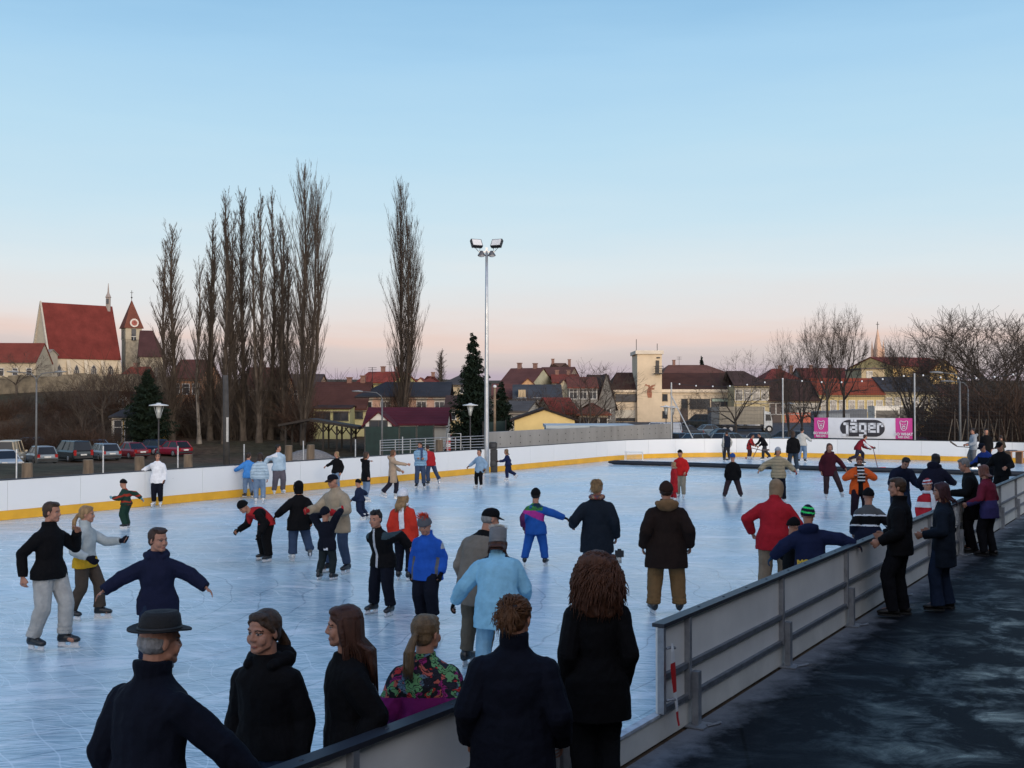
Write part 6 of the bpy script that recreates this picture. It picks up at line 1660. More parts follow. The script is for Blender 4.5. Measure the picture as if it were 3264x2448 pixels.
class Bld:
    """a house in its own frame: x along the front, y away from the viewer, z up"""
    def __init__(s, name, label, cat, p, yaw=0.0, group=None):
        s.t = thing(name, label, cat, p, R(yaw), group)
    def wall(s, x0, x1, y0, y1, z0, z1, col, name='wall', mat=None):
        m = MB(); m.box(((x0 + x1) / 2, (y0 + y1) / 2, (z0 + z1) / 2), (x1 - x0, y1 - y0, z1 - z0))
        return m.build(name, mat or plaster(col), s.t)
    def gable_wall(s, x0, x1, y0, y1, z0, ze, zr, col, axis='x'):
        """walls with gables; axis = direction of the ridge"""
        m = MB()
        if axis == 'x':
            ym = (y0 + y1) / 2
            m.prism([(x0, y0, z0), (x0, y1, z0), (x0, y1, ze), (x0, ym, zr), (x0, y0, ze)], (x1 - x0, 0, 0))
        else:
            xm = (x0 + x1) / 2
            m.prism([(x0, y0, z0), (x1, y0, z0), (x1, y0, ze), (xm, y0, zr), (x0, y0, ze)], (0, y1 - y0, 0))
        return m.build('wall', plaster(col), s.t)
    def gable_roof(s, x0, x1, y0, y1, ze, zr, mat, axis='x', ov=0.35, th=0.16, hipl=0.0, hipr=0.0):
        m = MB()
        if axis == 'x':
            ym = (y0 + y1) / 2; k = (zr - ze) / (ym - y0)
            a, b = x0 - (ov * 0.5 if not hipl else ov), x1 + (ov * 0.5 if not hipr else ov)
            f, g = y0 - ov, y1 + ov; zl = ze - k * ov + 0.02; zt = zr + 0.02
            for dz in (0,):
                P_ = [V((a, f, zl)), V((b, f, zl)), V((b, g, zl)), V((a, g, zl)), V((a + hipl, ym, zt)), V((b - hipr, ym, zt))]
                T = [p + V((0, 0, th)) for p in P_]
                fs = [(0, 1, 5, 4), (2, 3, 4, 5)]
                if hipl: fs.append((0, 4, 3))
                else: m.add([P_[i] for i in (0, 4, 3)] + [T[i] for i in (0, 4, 3)], [(0, 1, 4, 3), (1, 2, 5, 4)])
                if hipr: fs.append((1, 2, 5))
                else: m.add([P_[i] for i in (1, 5, 2)] + [T[i] for i in (1, 5, 2)], [(0, 1, 4, 3), (1, 2, 5, 4)])
                m.add(P_ + T, [tuple(reversed(q)) for q in fs] + [tuple(i + 6 for i in q) for q in fs] + [(0, 1, 7, 6), (2, 3, 9, 8)] + ([(3, 0, 6, 9)] if hipl else []) + ([(1, 2, 8, 7)] if hipr else []))
        else:
            xm = (x0 + x1) / 2; k = (zr - ze) / (xm - x0)
            a, b = x0 - ov, x1 + ov; f, g = y0 - ov * 0.5, y1 + ov * 0.5; zl = ze - k * ov + 0.02; zt = zr + 0.02
            P_ = [V((a, f, zl)), V((b, f, zl)), V((b, g, zl)), V((a, g, zl)), V((xm, f + hipl, zt)), V((xm, g - hipr, zt))]
            T = [p + V((0, 0, th)) for p in P_]
            fs = [(1, 2, 5, 4), (3, 0, 4, 5)]
            m.add(P_ + T, [tuple(reversed(q)) for q in fs] + [tuple(i + 6 for i in q) for q in fs] + [(1, 2, 8, 7), (3, 0, 6, 9)])
            m.add([P_[i] for i in (0, 4, 1)] + [T[i] for i in (0, 4, 1)], [(0, 1, 4, 3), (1, 2, 5, 4)]); m.add([P_[i] for i in (3, 5, 2)] + [T[i] for i in (3, 5, 2)], [(0, 1, 4, 3), (1, 2, 5, 4)])
        r = m.build('roof', mat, s.t)
        s.roof = r
        return r
    def chimney(s, x, y, z0, z1, w=0.6, mat=None):
        m = MB(); m.box((x, y, (z0 + z1) / 2), (w, w, z1 - z0)); m.box((x, y, z1 + 0.07), (w + 0.16, w + 0.16, 0.13))
        return m.build('chimney', mat or chim, s.roof)
    def window(s, x, y, z, w, h, kind='white', side=-1, axis='y', name='window'):
        """upright window on the wall plane y (axis y) or x (axis x), facing side"""
        fr = wframe if kind in ('white', 'fancy') else wdark
        m = MB()
        def put(mb, cx, cz, sx, sz, off, d, mi=0):
            if axis == 'y': mb.box((x + cx, y + side * off, z + cz), (sx, d, sz), mi)
            else: mb.box((x + side * off, y + cx, z + cz), (d, sx, sz), mi)
        put(m, 0, h / 2 + 0.045, w + 0.18, 0.09, 0.03, 0.10); put(m, 0, -h / 2 - 0.05, w + 0.24, 0.10, 0.05, 0.14)
        put(m, -w / 2 - 0.045, 0, 0.09, h - 0.002, 0.03, 0.10); put(m, w / 2 + 0.045, 0, 0.09, h - 0.002, 0.03, 0.10)
        n = 1 if w > 0.9 else 0
        if w > 2.2: n = max(2, int(w / 1.4))
        for i in range(n):
            put(m, -w / 2 + w * (i + 1) / (n + 1), 0, 0.07, h - 0.004, 0.025, 0.06)
        if kind in ('white', 'fancy') and h > 1.0:
            put(m, 0, h * 0.18, w - 0.002, 0.06, 0.027, 0.05)
        o = m.build(name, fr, s.t)
        g = MB(); put(g, 0, 0, w - 0.004, h - 0.004, 0.008, 0.012); g.build('pane', wglass, o)
        if kind == 'fancy':
            q = MB(); put(q, 0, h / 2 + 0.42, w + 0.5, 0.10, 0.06, 0.16); put(q, 0, h / 2 + 0.24, w + 0.2, 0.24, 0.03, 0.08); q.build('lintel', stone, o)
        return o
    def door(s, x, y, z0, w, h, col=(0.05, 0.03, 0.025), side=-1):
        m = MB(); m.box((x, y + side * 0.03, z0 + h / 2), (w, 0.08, h)); o = m.build('door', M('door_wood', col, 0.6), s.t)
        k = MB(); k.box((x + w * 0.38, y + side * 0.09, z0 + h * 0.48), (0.05, 0.05, 0.16)); k.build('handle', stone, o)
        return o
    def box(s, name, c, size, mat, parent=None):
        m = MB(); m.box(c, size); return m.build(name, mat, parent or s.t)
# helper: front-facing house from picture rows/columns (photo pixels) at depth Y
def front(x0, x1, yb, Y, yaw=0):
    a = at(x0, yb, Y); b = at(x1, yb, Y)
    return V(((a.x + b.x) / 2, Y, a.z)), b.x - a.x
def zz(y, Y): return at(1632, y, Y).z
def house(label, x0, x1, ye, yr, yb, Y, depth, roofcol, wallcol, axis='x', yaw=0, hip=(0, 0), wins=None, ch=(), group='houses of the old town', name='town_house', kind='white', wz=None, ww=1.0, wh=1.4):
    p, w = front(x0, x1, yb, Y)
    zb = min(p.z, hill(p.x, Y)) - 0.4
    B = Bld(name, label, 'house', (p.x, Y, zb), yaw, group)
    ze, zr = zz(ye, Y) - zb, zz(yr, Y + depth / 2) - zb
    if axis != 'x': zr = zz(yr, Y) - zb
    if hip != (0, 0): B.wall(-w / 2, w / 2, 0, depth, 0, ze, wallcol)
    else: B.gable_wall(-w / 2, w / 2, 0, depth, 0, ze, zr, wallcol, axis)
    B.gable_roof(-w / 2, w / 2, 0, depth, ze, zr, tiles(roofcol), axis, hipl=hip[0], hipr=hip[1])
    if wins:
        n, z = wins[0], zz(wins[1], Y) - zb
        for i in range(n):
            B.window(-w / 2 + w * (i + 0.5) / n, 0, z, ww, wh, kind)
    for cx, dz in ch:
        B.chimney(cx * w, depth * 0.5, zr - 0.7, zr + dz, 0.55)
    if ch and w > 6:
        m = MB(); x = ch[0][0] * w + 1.1; m.tube([(x, depth / 2, zr - 0.2), (x, depth / 2, zr + 1.9)], 0.035, 4)
        for q in (1.3, 1.6, 1.85): m.tube([(x - 0.5, depth / 2, zr + q), (x + 0.5, depth / 2, zr + q)], 0.022, 4)
        m.build('aerial', wdark, B.roof)
    if axis == 'x':
        g = MB(); g.tube([(-w / 2 - 0.2, -0.42, ze - 0.30), (w / 2 + 0.2, -0.42, ze - 0.30)], 0.06, 6); g.build('gutter', M('gutter', (0.12, 0.09, 0.07), 0.6, metal=0.3), B.roof)
    return B

# ---- the church on its hill
Y = 230
p = at(155, 1235, Y); zb = p.z - 3
C = Bld('church', 'large gothic church with steep red roof and pale gable on the hill', 'church', (p.x, Y, zb), 43)
L, W_ = 15.2, 9.0
ze = zz(1133, Y) - zb; zr = zz(968, Y + 5) - zb
C.gable_wall(0, L, 0, W_, 0, ze, zr, (0.50, 0.42, 0.31))
C.gable_roof(0, L, 0, W_, ze, zr, tiles((0.145, 0.030, 0.024)), ov=0.25)
m = MB(); m.prism([(-0.30, -0.4, ze - 0.1), (-0.30, W_ / 2, zr + 0.45), (-0.30, W_ + 0.4, ze - 0.1), (-0.30, W_ - 0.1, ze - 0.3), (-0.30, W_ / 2, zr - 0.3), (-0.30, 0.1, ze - 0.3)], (0.34, 0, 0)); m.build('coping', stone, C.t)
for i in range(5):
    x = 0.3 + i * (L - 0.6) / 4
    m = MB(); m.prism([(x - 0.35, 0, 0), (x - 0.35, -1.2, 0), (x - 0.35, -1.1, ze * 0.62), (x - 0.35, -0.35, ze * 0.86), (x - 0.35, -0.02, ze * 0.93)], (0.7, 0, 0)); m.build('buttress', plaster((0.48, 0.41, 0.31)), C.t)
for i in range(4):
    x = 0.3 + (i + 0.5) * (L - 0.6) / 4; h = ze * (0.60 if i < 2 else 0.36); w = 1.25; z0 = ze * (0.22 if i < 2 else 0.46)
    pts = [(x - w / 2, z0), (x + w / 2, z0), (x + w / 2, z0 + h * 0.72), (x + w * 0.33, z0 + h * 0.88), (x, z0 + h), (x - w * 0.33, z0 + h * 0.88), (x - w / 2, z0 + h * 0.72)]
    m = MB(); m.prism([(a, -0.02, b) for a, b in pts], (0, 0.12, 0))
    o = m.build('window', wglass, C.t)
    f = MB()
    f.tube([(a, -0.05, b) for a, b in pts + pts[:1]], 0.10, 5)
    for q in (-w / 6, w / 6): f.tube([(x + q, -0.05, z0), (x + q, -0.05, z0 + h * 0.80)], 0.05, 4)
    f.build('tracery', stone, o)
for x in (4, 9, 14):
    m = MB(); m.box((x, W_ * 0.10, ze + (zr - ze) * 0.12 + 0.15), (0.5, 0.5, 0.35)); m.build('roof_hatch', M('hatch', (0.05, 0.02, 0.02), 0.8), C.roof)
# ridge turret
m = MB(); xt = L - 0.8
m.loft([(V((xt, W_ / 2, zr - 1.0)), V((0.55, 0, 0)), V((0, 0.55, 0))), (V((xt, W_ / 2, zr + 2.0)), V((0.55, 0, 0)), V((0, 0.55, 0))), (V((xt, W_ / 2, zr + 2.1)), V((0.7, 0, 0)), V((0, 0.7, 0))), (V((xt, W_ / 2, zr + 3.1)), V((0.22, 0, 0)), V((0, 0.22, 0))), (V((xt, W_ / 2, zr + 5.2)), V((0.05, 0, 0)), V((0, 0.05, 0)))], 6)
m.build('ridge_turret', M('turret', (0.26, 0.22, 0.20), 0.8), C.t)
m = MB(); m.box((xt - 0.35, W_ / 2 - 0.4, zr + 1.2), (0.4, 0.4, 1.1)); m.build('turret_opening', wglass, C.t)
# clock tower
Y = 247
p = at(425, 1200, Y); zb = p.z - 4
T = Bld('church_tower', 'square stone church tower with clock and pointed tiled roof', 'church tower', (p.x, Y, zb), 34)
tw = 3.4; ze = zz(1044, Y) - zb; zt = zz(955, Y) - zb
rub = M('rubble_stone', (0.26, 0.225, 0.17), 0.95, 0.4, 1.2, 0.6, 5)
T.wall(-tw / 2, tw / 2, 0, tw, 0, ze * 0.82, None, 'lower_wall', rub)
T.wall(-tw / 2 - 0.08, tw / 2 + 0.08, -0.08, tw + 0.08, ze * 0.82 + 0.003, ze, None, 'belfry', plaster((0.38, 0.33, 0.25)))
m = MB(); c = V((0, tw / 2, ze)); e = tw / 2 + 0.45
m.loft([(c + V((0, 0, -0.15)), V((e * 1.414, 0, 0)), V((0, e * 1.414, 0))), (c + V((0, 0, 1.3)), V((e * 1.10, 0, 0)), V((0, e * 1.10, 0))), (c + V((0, 0, zt - ze)), V((0.06, 0, 0)), V((0, 0.06, 0)))], 4)
for i, v in enumerate(m.v):
    d = v - V((c.x, c.y, v.z)); a = R(45); m.v[i] = V((c.x + d.x * math.cos(a) - d.y * math.sin(a), c.y + d.x * math.sin(a) + d.y * math.cos(a), v.z))
T.roof = m.build('spire', tiles((0.15, 0.055, 0.038)), T.t)
m = MB(); m.tube([(0, tw / 2, zt - ze + ze - 0.1), (0, tw / 2, zt + 2.2)], 0.06, 6); m.ell((0, tw / 2, zt + 0.6), (0.2, 0, 0), (0, 0.2, 0), (0, 0, 0.2), 8); m.box((0, tw / 2, zt + 1.7), (0.7, 0.07, 0.09)); m.build('finial', wdark, T.roof)
m = MB(); m.loft([(V((0, -0.62, ze + 1.0)), V((0.95, 0, 0)), V((0, 0, 0.95))), (V((0, -0.50, ze + 1.0)), V((0.95, 0, 0)), V((0, 0, 0.95)))], 20); o = m.build('clock_face', M('clock_dial', (0.55, 0.5, 0.45), 0.7), T.t)
m = MB(); m.loft([(V((0, -0.66, ze + 1.0)), V((0.62, 0, 0)), V((0, 0, 0.62))), (V((0, -0.625, ze + 1.0)), V((0.62, 0, 0)), V((0, 0, 0.62)))], 20); m.build('clock_centre', M('clock_red', (0.28, 0.07, 0.05), 0.7), o)
m = MB(); m.box((0.05, -0.70, ze + 1.25), (0.08, 0.03, 0.6)); m.box((0.2, -0.70, ze + 1.0), (0.4, 0.03, 0.08)); m.build('clock_hands', wdark, o)
m = MB(); m.box((0, -0.10, ze - 1.6), (1.0, 0.16, 2.6)); o = m.build('belfry_opening', wglass, T.t)
m = MB(); m.box((0, -0.20, ze - 2.0), (1.0, 0.06, 0.12)); m.box((0, -0.20, ze - 2.4), (0.10, 0.06, 0.9)); m.build('louvre', wframe, o)
T.window(-tw / 2 - 0.09, tw / 2, ze - 1.5, 0.8, 1.6, 'dark', -1, 'x')
# choir
Y = 238
p, w = front(447, 522, 1200, Y)
B = Bld('church_choir', 'lower stone choir with dark brown roof next to the church tower', 'church', (p.x, Y, p.z - 4), 20)
ze = zz(1131, Y) - p.z + 4; zr = zz(1056, Y + 3) - p.z + 4
B.wall(-w / 2, w / 2, 0, 7, 0, ze, None, 'wall', rub); B.gable_roof(-w / 2, w / 2, 0, 7, ze, zr, tiles((0.06, 0.028, 0.028)), hipr=2.6, hipl=0.4)
B.window(1.0, 0, ze * 0.5, 0.9, 3.0, 'dark')
# long wing left of the church
B = house('long low house with red roof running up to the church gable', -60, 112, 1152, 1096, 1215, 215, 9, (0.155, 0.038, 0.027), (0.40, 0.34, 0.25), yaw=4, name='parish_house', wins=(4, 1185), ww=0.9, wh=1.3)
B = house('small buttress chapel joined to the church gable', 104, 150, 1128, 1116, 1230, 222, 6, (0.3, 0.25, 0.2), (0.50, 0.42, 0.31), yaw=4, group=None, name='chapel')
# cottages under the church
house('cottage with slate roof and cream gable under the church', 88, 212, 1248, 1215, 1260, 172, 8, SL, (0.5, 0.42, 0.30), group='cottages under the church', name='cottage', wins=(3, 1240), ww=0.6, wh=0.5)
B = house('small cream gabled dormer house before the slate roof', 128, 204, 1252, 1226, 1268, 166, 5, SL, (0.62, 0.52, 0.36), axis='y', group='cottages under the church', name='cottage')
house('wide cottage with red hipped roof under the gothic windows', 236, 372, 1248, 1212, 1262, 176, 9, (0.22, 0.04, 0.024), CRM, hip=(4, 2), group='cottages under the church', name='cottage', ch=((0.1, 0.8), (0.32, 0.9)))
house('cottage with steep red roof beside the church tower foot', 360, 452, 1216, 1172, 1262, 188, 8, (0.17, 0.042, 0.028), PAL, group='cottages under the church', name='cottage', hip=(2, 0), ch=((0.0, 0.7),))
B = house('yellow house with white quoins behind the dark pine', 359, 462, 1328, 1282, 1425, 112, 7, SL, (0.40, 0.26, 0.10), group=None, name='yellow_house', wins=(3, 1374), ww=0.75, wh=2.1, hip=(2, 2), kind='fancy')
B.wall(-B.t['w'] if 'w' in B.t else -1.72, -1.50, -0.06, 0.0, 0, 3.6, (0.55, 0.5, 0.42), 'quoin')
house('white gabled house peeping out above the yellow house', 378, 410, 1275, 1254, 1300, 128, 6, RD_, (0.5, 0.49, 0.46), axis='y', group=None, name='cottage', wins=(1, 1290), ww=0.6, wh=0.8)
# old wall along the hill
m = MB(); n = 40
pts = []
for i in range(n):
    x = -70 + i * 1.55; y = 150 + 4 * math.sin(i * 0.2)
    pts.append(V((x, y, hill(x, y))))
wl_ = thing('town_wall', 'old rubble stone wall along the slope below the church', 'wall', pts[0])
for i in range(n - 1):
    a, b = pts[i] - pts[0], pts[i + 1] - pts[0]
    top = 2.2 + 0.2 * math.sin(i * 1.3)
    m.prism([a + V((0, 0, -1)), b + V((0, 0, -1)), b + V((0, 0, top)), a + V((0, 0, top))], (0, 0.6, 0))
m.build('masonry', M('old_rubble', (0.15, 0.125, 0.09), 0.95, 0.45, 0.8, 0.8, 3), wl_)
# ---- houses behind the poplars
H_ = 'houses behind the poplar row'
house('reddish brown house hidden behind the thick poplars', 545, 640, 1205, 1150, 1330, 140, 9, RB, (0.40, 0.20, 0.11), group=H_, wins=(3, 1240), ww=0.8, wh=1.2)
house('tall house with brown roof and ochre wall behind the densest poplar', 770, 885, 1235, 1175, 1340, 135, 10, RB, (0.42, 0.22, 0.12), group=H_, wins=(4, 1262), ww=0.8, wh=1.2, ch=((-0.2, 0.8),))
house('house with wide dull roof behind the tallest poplar', 860, 1010, 1235, 1196, 1330, 150, 10, (0.075, 0.05, 0.045), (0.34, 0.22, 0.15), group=H_, wins=(3, 1262))
house('large house with dark red roof right of the tallest poplar', 985, 1165, 1302, 1222, 1370, 126, 10, (0.085, 0.036, 0.028), (0.44, 0.40, 0.22), group=H_, ch=((0.35, 0.8), (0.1, 0.6)), wins=(3, 1322), ww=1.4, wh=0.8, kind='dark')
B = house('pale yellow house with shuttered window behind the wooden shelter', 1000, 1115, 1304, 1296, 1385, 122, 6, RD_, (0.40, 0.38, 0.20), group=None, name='town_house', wins=(2, 1326), ww=1.5, wh=0.9, kind='dark')
house('grey plastered outbuilding behind the poplar trunks', 800, 930, 1322, 1310, 1410, 128, 6, RD_, (0.12, 0.105, 0.085), group=H_, name='outbuilding', wins=(3, 1350), ww=0.7, wh=0.9, kind='dark')
house('low ochre outbuilding with dark doorways beside the pine', 540, 660, 1340, 1325, 1420, 126, 6, RD_, (0.10, 0.085, 0.06), group=H_, name='outbuilding', wins=(3, 1390), ww=1.2, wh=1.6, kind='dark')
# ---- middle houses
G = 'houses of the old town'
B = house('yellow gabled house with bright red roof and white chimneys', 1130, 1262, 1219, 1188, 1290, 175, 8, (0.23, 0.045, 0.030), (0.52, 0.46, 0.20), yaw=-22, group=G, ch=((-0.12, 0.9), (0.3, 0.8)))
B = house('pink house with slate roof and moulded windows behind the lone poplar', 1142, 1430, 1264, 1222, 1330, 128, 9, SL, (0.52, 0.33, 0.25), group=None, hip=(3.0, 0), wins=(5, 1294), ww=1.0, wh=0.9, kind='fancy', name='pink_house')
house('long shed with maroon roof below the pink house', 1163, 1422, 1352, 1304, 1395, 104, 7, (0.075, 0.014, 0.022), (0.46, 0.43, 0.38), group=None, name='shed', wins=(2, 1360), ww=1.4, wh=0.5)
house('white gabled garage with dark louvres before the maroon roof', 1165, 1248, 1352, 1316, 1400, 101, 4, (0.085, 0.018, 0.024), (0.55, 0.53, 0.49), axis='y', group=None, name='garage', wins=(1, 1351), ww=1.5, wh=0.5, kind='dark')
house('small red roofed house between the lone poplar and the spruce', 1325, 1408, 1230, 1202, 1290, 178, 8, (0.17, 0.042, 0.03), (0.50, 0.38, 0.28), hip=(3, 3), group=G, ch=((0.1, 0.7),))
B = house('cream gabled house tucked beside the lone poplar', 1320, 1360, 1226, 1206, 1290, 172, 5, (0.17, 0.042, 0.03), (0.52, 0.40, 0.30), axis='y', group=G)
house('house with grey roof on the skyline left of the spruce', 1408, 1500, 1226, 1192, 1290, 190, 9, (0.06, 0.055, 0.055), (0.45, 0.36, 0.24), group=G, wins=(2, 1240), hip=(4, 0))
house('narrow brown house at the foot of the spruce', 1420, 1500, 1300, 1265, 1360, 120, 7, (0.06, 0.035, 0.03), (0.42, 0.33, 0.18), group=G, wins=(2, 1320), ww=0.8, wh=1.1)
B = house('pale green gabled house with steep red brown roof and two chimneys', 1585, 1698, 1227, 1177, 1290, 172, 9, (0.105, 0.045, 0.038), (0.40, 0.38, 0.27), yaw=-26, group=G, ch=((-0.25, 0.9), (0.25, 0.8)))
house('orange gabled house in front of the brown skyline house', 1660, 1705, 1228, 1208, 1285, 165, 6, RB, (0.50, 0.30, 0.16), axis='y', group=G)
B = house('brown house with attic windows high on the skyline', 1702, 1808, 1212, 1173, 1280, 195, 10, (0.105, 0.045, 0.036), (0.25, 0.19, 0.15), yaw=-18, group=G, wins=(3, 1222))
B = house('big house with rounded brown roof crowning the skyline', 1748, 1838, 1200, 1160, 1280, 215, 12, (0.12, 0.065, 0.045), (0.24, 0.17, 0.13), hip=(4, 5), group=G, ch=((-0.3, 0.9), (0.3, 0.8)), wins=(2, 1208))
house('house with red roof and white chimneys below the rounded roof', 1762, 1845, 1220, 1196, 1285, 172, 8, (0.18, 0.045, 0.03), (0.44, 0.36, 0.26), group=G, ch=((-0.3, 0.7), (0.15, 0.7)), wins=(2, 1236))
house('small cream gabled house below the red roof with chimneys', 1778, 1815, 1236, 1212, 1285, 160, 7, RB, (0.5, 0.43, 0.30), axis='y', group=G)
house('house with broad dull red roof behind the bare round tree', 1812, 1905, 1236, 1205, 1300, 158, 9, (0.14, 0.045, 0.032), GRW, group=G, wins=(3, 1255))
house('house with dark roof next to the grey gable', 1880, 1945, 1226, 1198, 1300, 168, 9, RD_, GRW, group=G)
house('brick red roofed house right behind the spruce', 1570, 1648, 1268, 1227, 1330, 140, 8, (0.13, 0.05, 0.04), BEI, group=G)
B = house('house with large slate roof and one light dormer', 1638, 1790, 1272, 1230, 1330, 135, 9, (0.055, 0.057, 0.063), (0.25, 0.2, 0.16), group=G, wins=(3, 1288))
m = MB(); m.box((-1.9, 1.0, zz(1258, 135) - B.t.location.z), (0.9, 1.6, 1.2)); m.build('dormer', plaster((0.40, 0.31, 0.2)), B.roof)
house('low house with grey tiled lean-to roof beside the dark conifer', 1600, 1680, 1312, 1282, 1360, 112, 7, (0.09, 0.08, 0.075), (0.44, 0.41, 0.36), yaw=-14, group=G)
house('house with glowing red roof behind the yellow garage', 1762, 1845, 1318, 1272, 1370, 114, 8, (0.20, 0.036, 0.024), CRM, group=G, yaw=12)
B = house('small cream house with red gabled roof under the bare round tree', 1848, 1938, 1322, 1290, 1375, 112, 7, (0.17, 0.06, 0.036), (0.50, 0.44, 0.33), hip=(2, 2), group=G, wins=(3, 1345), ww=0.7, wh=0.8)
B = house('low house with plain red roof next to the glowing one', 1690, 1765, 1330, 1300, 1372, 116, 7, (0.16, 0.05, 0.034), BEI, group=G)
# yellow garage with a shallow gable
B = house('yellow flat gabled hut with dark eaves behind the concrete wall', 1640, 1832, 1340, 1307, 1400, 84, 8, (0.03, 0.022, 0.02), (0.62, 0.46, 0.20), axis='y', group=None, name='yellow_hut')
# green screen fence
def fence(label, pts, h, mat, pm, name='fence', group=None):
    t = thing(name, label, 'fence', pts[0], 0, group)
    for i, (a, b) in enumerate(zip(pts[:-1], pts[1:])):
        d = (b - a).normalized()
        m = MB(); q0, q1 = a - pts[0] + d * 0.06, b - pts[0] - d * 0.06
        m.prism([q0 + V((0, 0, 0.1)), q1 + V((0, 0, 0.1)), q1 + V((0, 0, h)), q0 + V((0, 0, h))], V((d.y, -d.x, 0)) * 0.03); m.build('panel', mat, t)
    for a in pts:
        m = MB(); m.tube([a - pts[0] + V((0, 0, -0.3)), a - pts[0] + V((0, 0, h + 0.08))], 0.05, 6); m.build('post', pm, t)
    return t
green = M('green_screen', (0.008, 0.024, 0.022), 0.8, 0.3, 2)
pl = [base_at(1163 + 55 * i, 97) for i in range(5)]
fence('dark green screen fence below the maroon shed', pl, 3.0, green, wdark)
pl = [base_at(1540 + 36 * i, 93) for i in range(3)]
fence('dark green screen fence between the spruce and the yellow hut', pl, 3.0, green, wdark)

# ---- fire station with hose tower
Y = 165
p, w = front(1960, 2342, 1345, Y); zb = p.z - 0.6
F = Bld('fire_station', 'long cream fire station with brown roof and a tall square tower', 'fire station', (p.x, Y, zb), 0)
k = Y / FP
def fx(x): return at(x, 1300, Y).x - p.x
def fz(y): return zz(y, Y) - zb
cr = (0.62, 0.50, 0.36)
F.wall(fx(1957), fx(2030) - 0.01, 0.0, 11, 0, fz(1245), cr)
F.wall(fx(2107) + 0.01, fx(2341), 0.0, 12, 0, fz(1250), cr)
F.gable_roof(fx(1950), fx(2029), 0, 11, fz(1243), zz(1191, Y + 5.5) - zb, tiles((0.065, 0.028, 0.020)), ov=0.3, hipl=1.5)
F.gable_roof(fx(2109), fx(2340), 0, 12, fz(1241), zz(1192, Y + 6) - zb, tiles((0.065, 0.028, 0.020)), ov=0.3)
F.wall(fx(1953), fx(2029), -0.35, 0.15, fz(1250), fz(1243), (0.68, 0.56, 0.42), 'eaves_band'); F.wall(fx(2108), fx(2343), -0.35, 0.15, fz(1251), fz(1241), (0.68, 0.56, 0.42), 'eaves_band')
tx0, tx1 = fx(2029), fx(2107)
m = MB(); zt = fz(1130); zlow = fz(1187)
m.box(((tx0 + tx1) / 2, 3.0 - 0.5, zt / 2), (tx1 - tx0, 7.0, zt)); m.build('tower', plaster((0.60, 0.48, 0.34)), F.t)
m = MB()
m.prism([(tx0 - 0.25, -1.25, zt + 0.02), (tx0 - 0.25, 6.4, zt + 0.02), (tx0 - 0.25, 6.4, zt + 0.55), (tx0 - 0.25, -1.25, zt + 0.55)], (tx1 - tx0 + 0.5, 0, 0)); m.build('tower_roof', plaster((0.62, 0.54, 0.44)), F.t)
m = MB(); bx = fx(2093)
m.box((bx, -1.05, fz(1170)), (0.5, 0.1, 1.9)); m.build('tower_door', wdark, F.t)
m = MB(); m.box((bx + 0.1, -1.6, fz(1191)), (2.6 * 0.45, 1.1, 0.14))
for q in (0.35, 0.7, 1.05): m.tube([(bx - 0.45, -1.05, fz(1191) + q), (bx - 0.45, -2.1, fz(1191) + q), (bx + 0.7, -2.1, fz(1191) + q), (bx + 0.7, -1.05, fz(1191) + q)], 0.035, 4)
m.tube([(bx - 0.45, -2.1, fz(1191)), (bx - 0.45, -2.1, fz(1191) + 1.1)], 0.035, 4); m.tube([(bx + 0.7, -2.1, fz(1191)), (bx + 0.7, -2.1, fz(1191) + 1.1)], 0.035, 4)
m.build('tower_balcony', wdark, F.t)
for x, yt in ((2031, 1080), (2098, 1094)):
    m = MB(); m.tube([(fx(x), 1.0, zt), (fx(x), 1.0, fz(yt))], 0.05, 5); m.build('antenna', wdark, F.t)
m = MB(); m.box((fx(2096), -1.12, fz(1141)), (0.5, 0.12, 0.2)); m.build('siren', wdark, F.t)
# figure painted on the tower: a plain ornamental relief in red brown
m = MB(); rx = fx(2068); z0 = fz(1268); k_ = fz(1226) - z0
m.prism([(rx + a, -1.012, z0 + b * k_) for a, b in ((-0.25, 0), (0.3, 0), (0.36, 0.3), (0.28, 0.6), (0.7, 0.62), (0.75, 0.72), (0.35, 0.74), (0.62, 0.86), (0.95, 1.0), (0.5, 0.96), (0.15, 0.9), (0.1, 0.8), (0.0, 0.98), (-0.3, 0.96), (-0.55, 1.05), (-0.75, 0.93), (-0.3, 0.88), (-0.15, 0.78), (-0.3, 0.66), (-0.42, 0.35))], (0, -0.015, 0))
m.build('wall_relief', M('relief_red', (0.30, 0.12, 0.07), 0.9, 0.3, 3), F.t)
def fwin(x0, x1, y0, y1, yy=0.0, kind='dark'):
    F.window((fx(x0) + fx(x1)) / 2, yy, (fz(y0) + fz(y1)) / 2, fx(x1) - fx(x0), fz(y0) - fz(y1), kind)
fwin(1963, 2027, 1258, 1279); fwin(1965, 1983, 1334, 1341); fwin(1986, 2002, 1334, 1341); fwin(2006, 2022, 1334, 1341)
fwin(2113, 2126, 1258, 1277); fwin(2113, 2126, 1312, 1332); fwin(2174, 2190, 1273, 1303); fwin(2200, 2261, 1273, 1303); fwin(2269, 2330, 1271, 1300); fwin(2200, 2261, 1336, 1346)
m = MB(); m.box(((fx(2269) + fx(2330)) / 2, -0.05, fz(1275)), (fx(2330) - fx(2269) - 0.05, 0.04, 0.42)); m.build('blind', M('blind', (0.42, 0.50, 0.40), 0.8), F.t)
F.door(fx(2180), 0, 0.6, 1.1, 2.0)
for x in (1958, 2030, 2334):
    m = MB(); m.tube([(fx(x), -0.12, 0), (fx(x), -0.12, fz(1250))], 0.06, 5); m.build('downpipe', wdark, F.t)
m = MB(); m.box((fx(1993), -0.02, fz(1320)), (fx(2027) - fx(1963), 0.05, 1.2)); m.build('garage_door', plaster((0.55, 0.5, 0.42)), F.t)
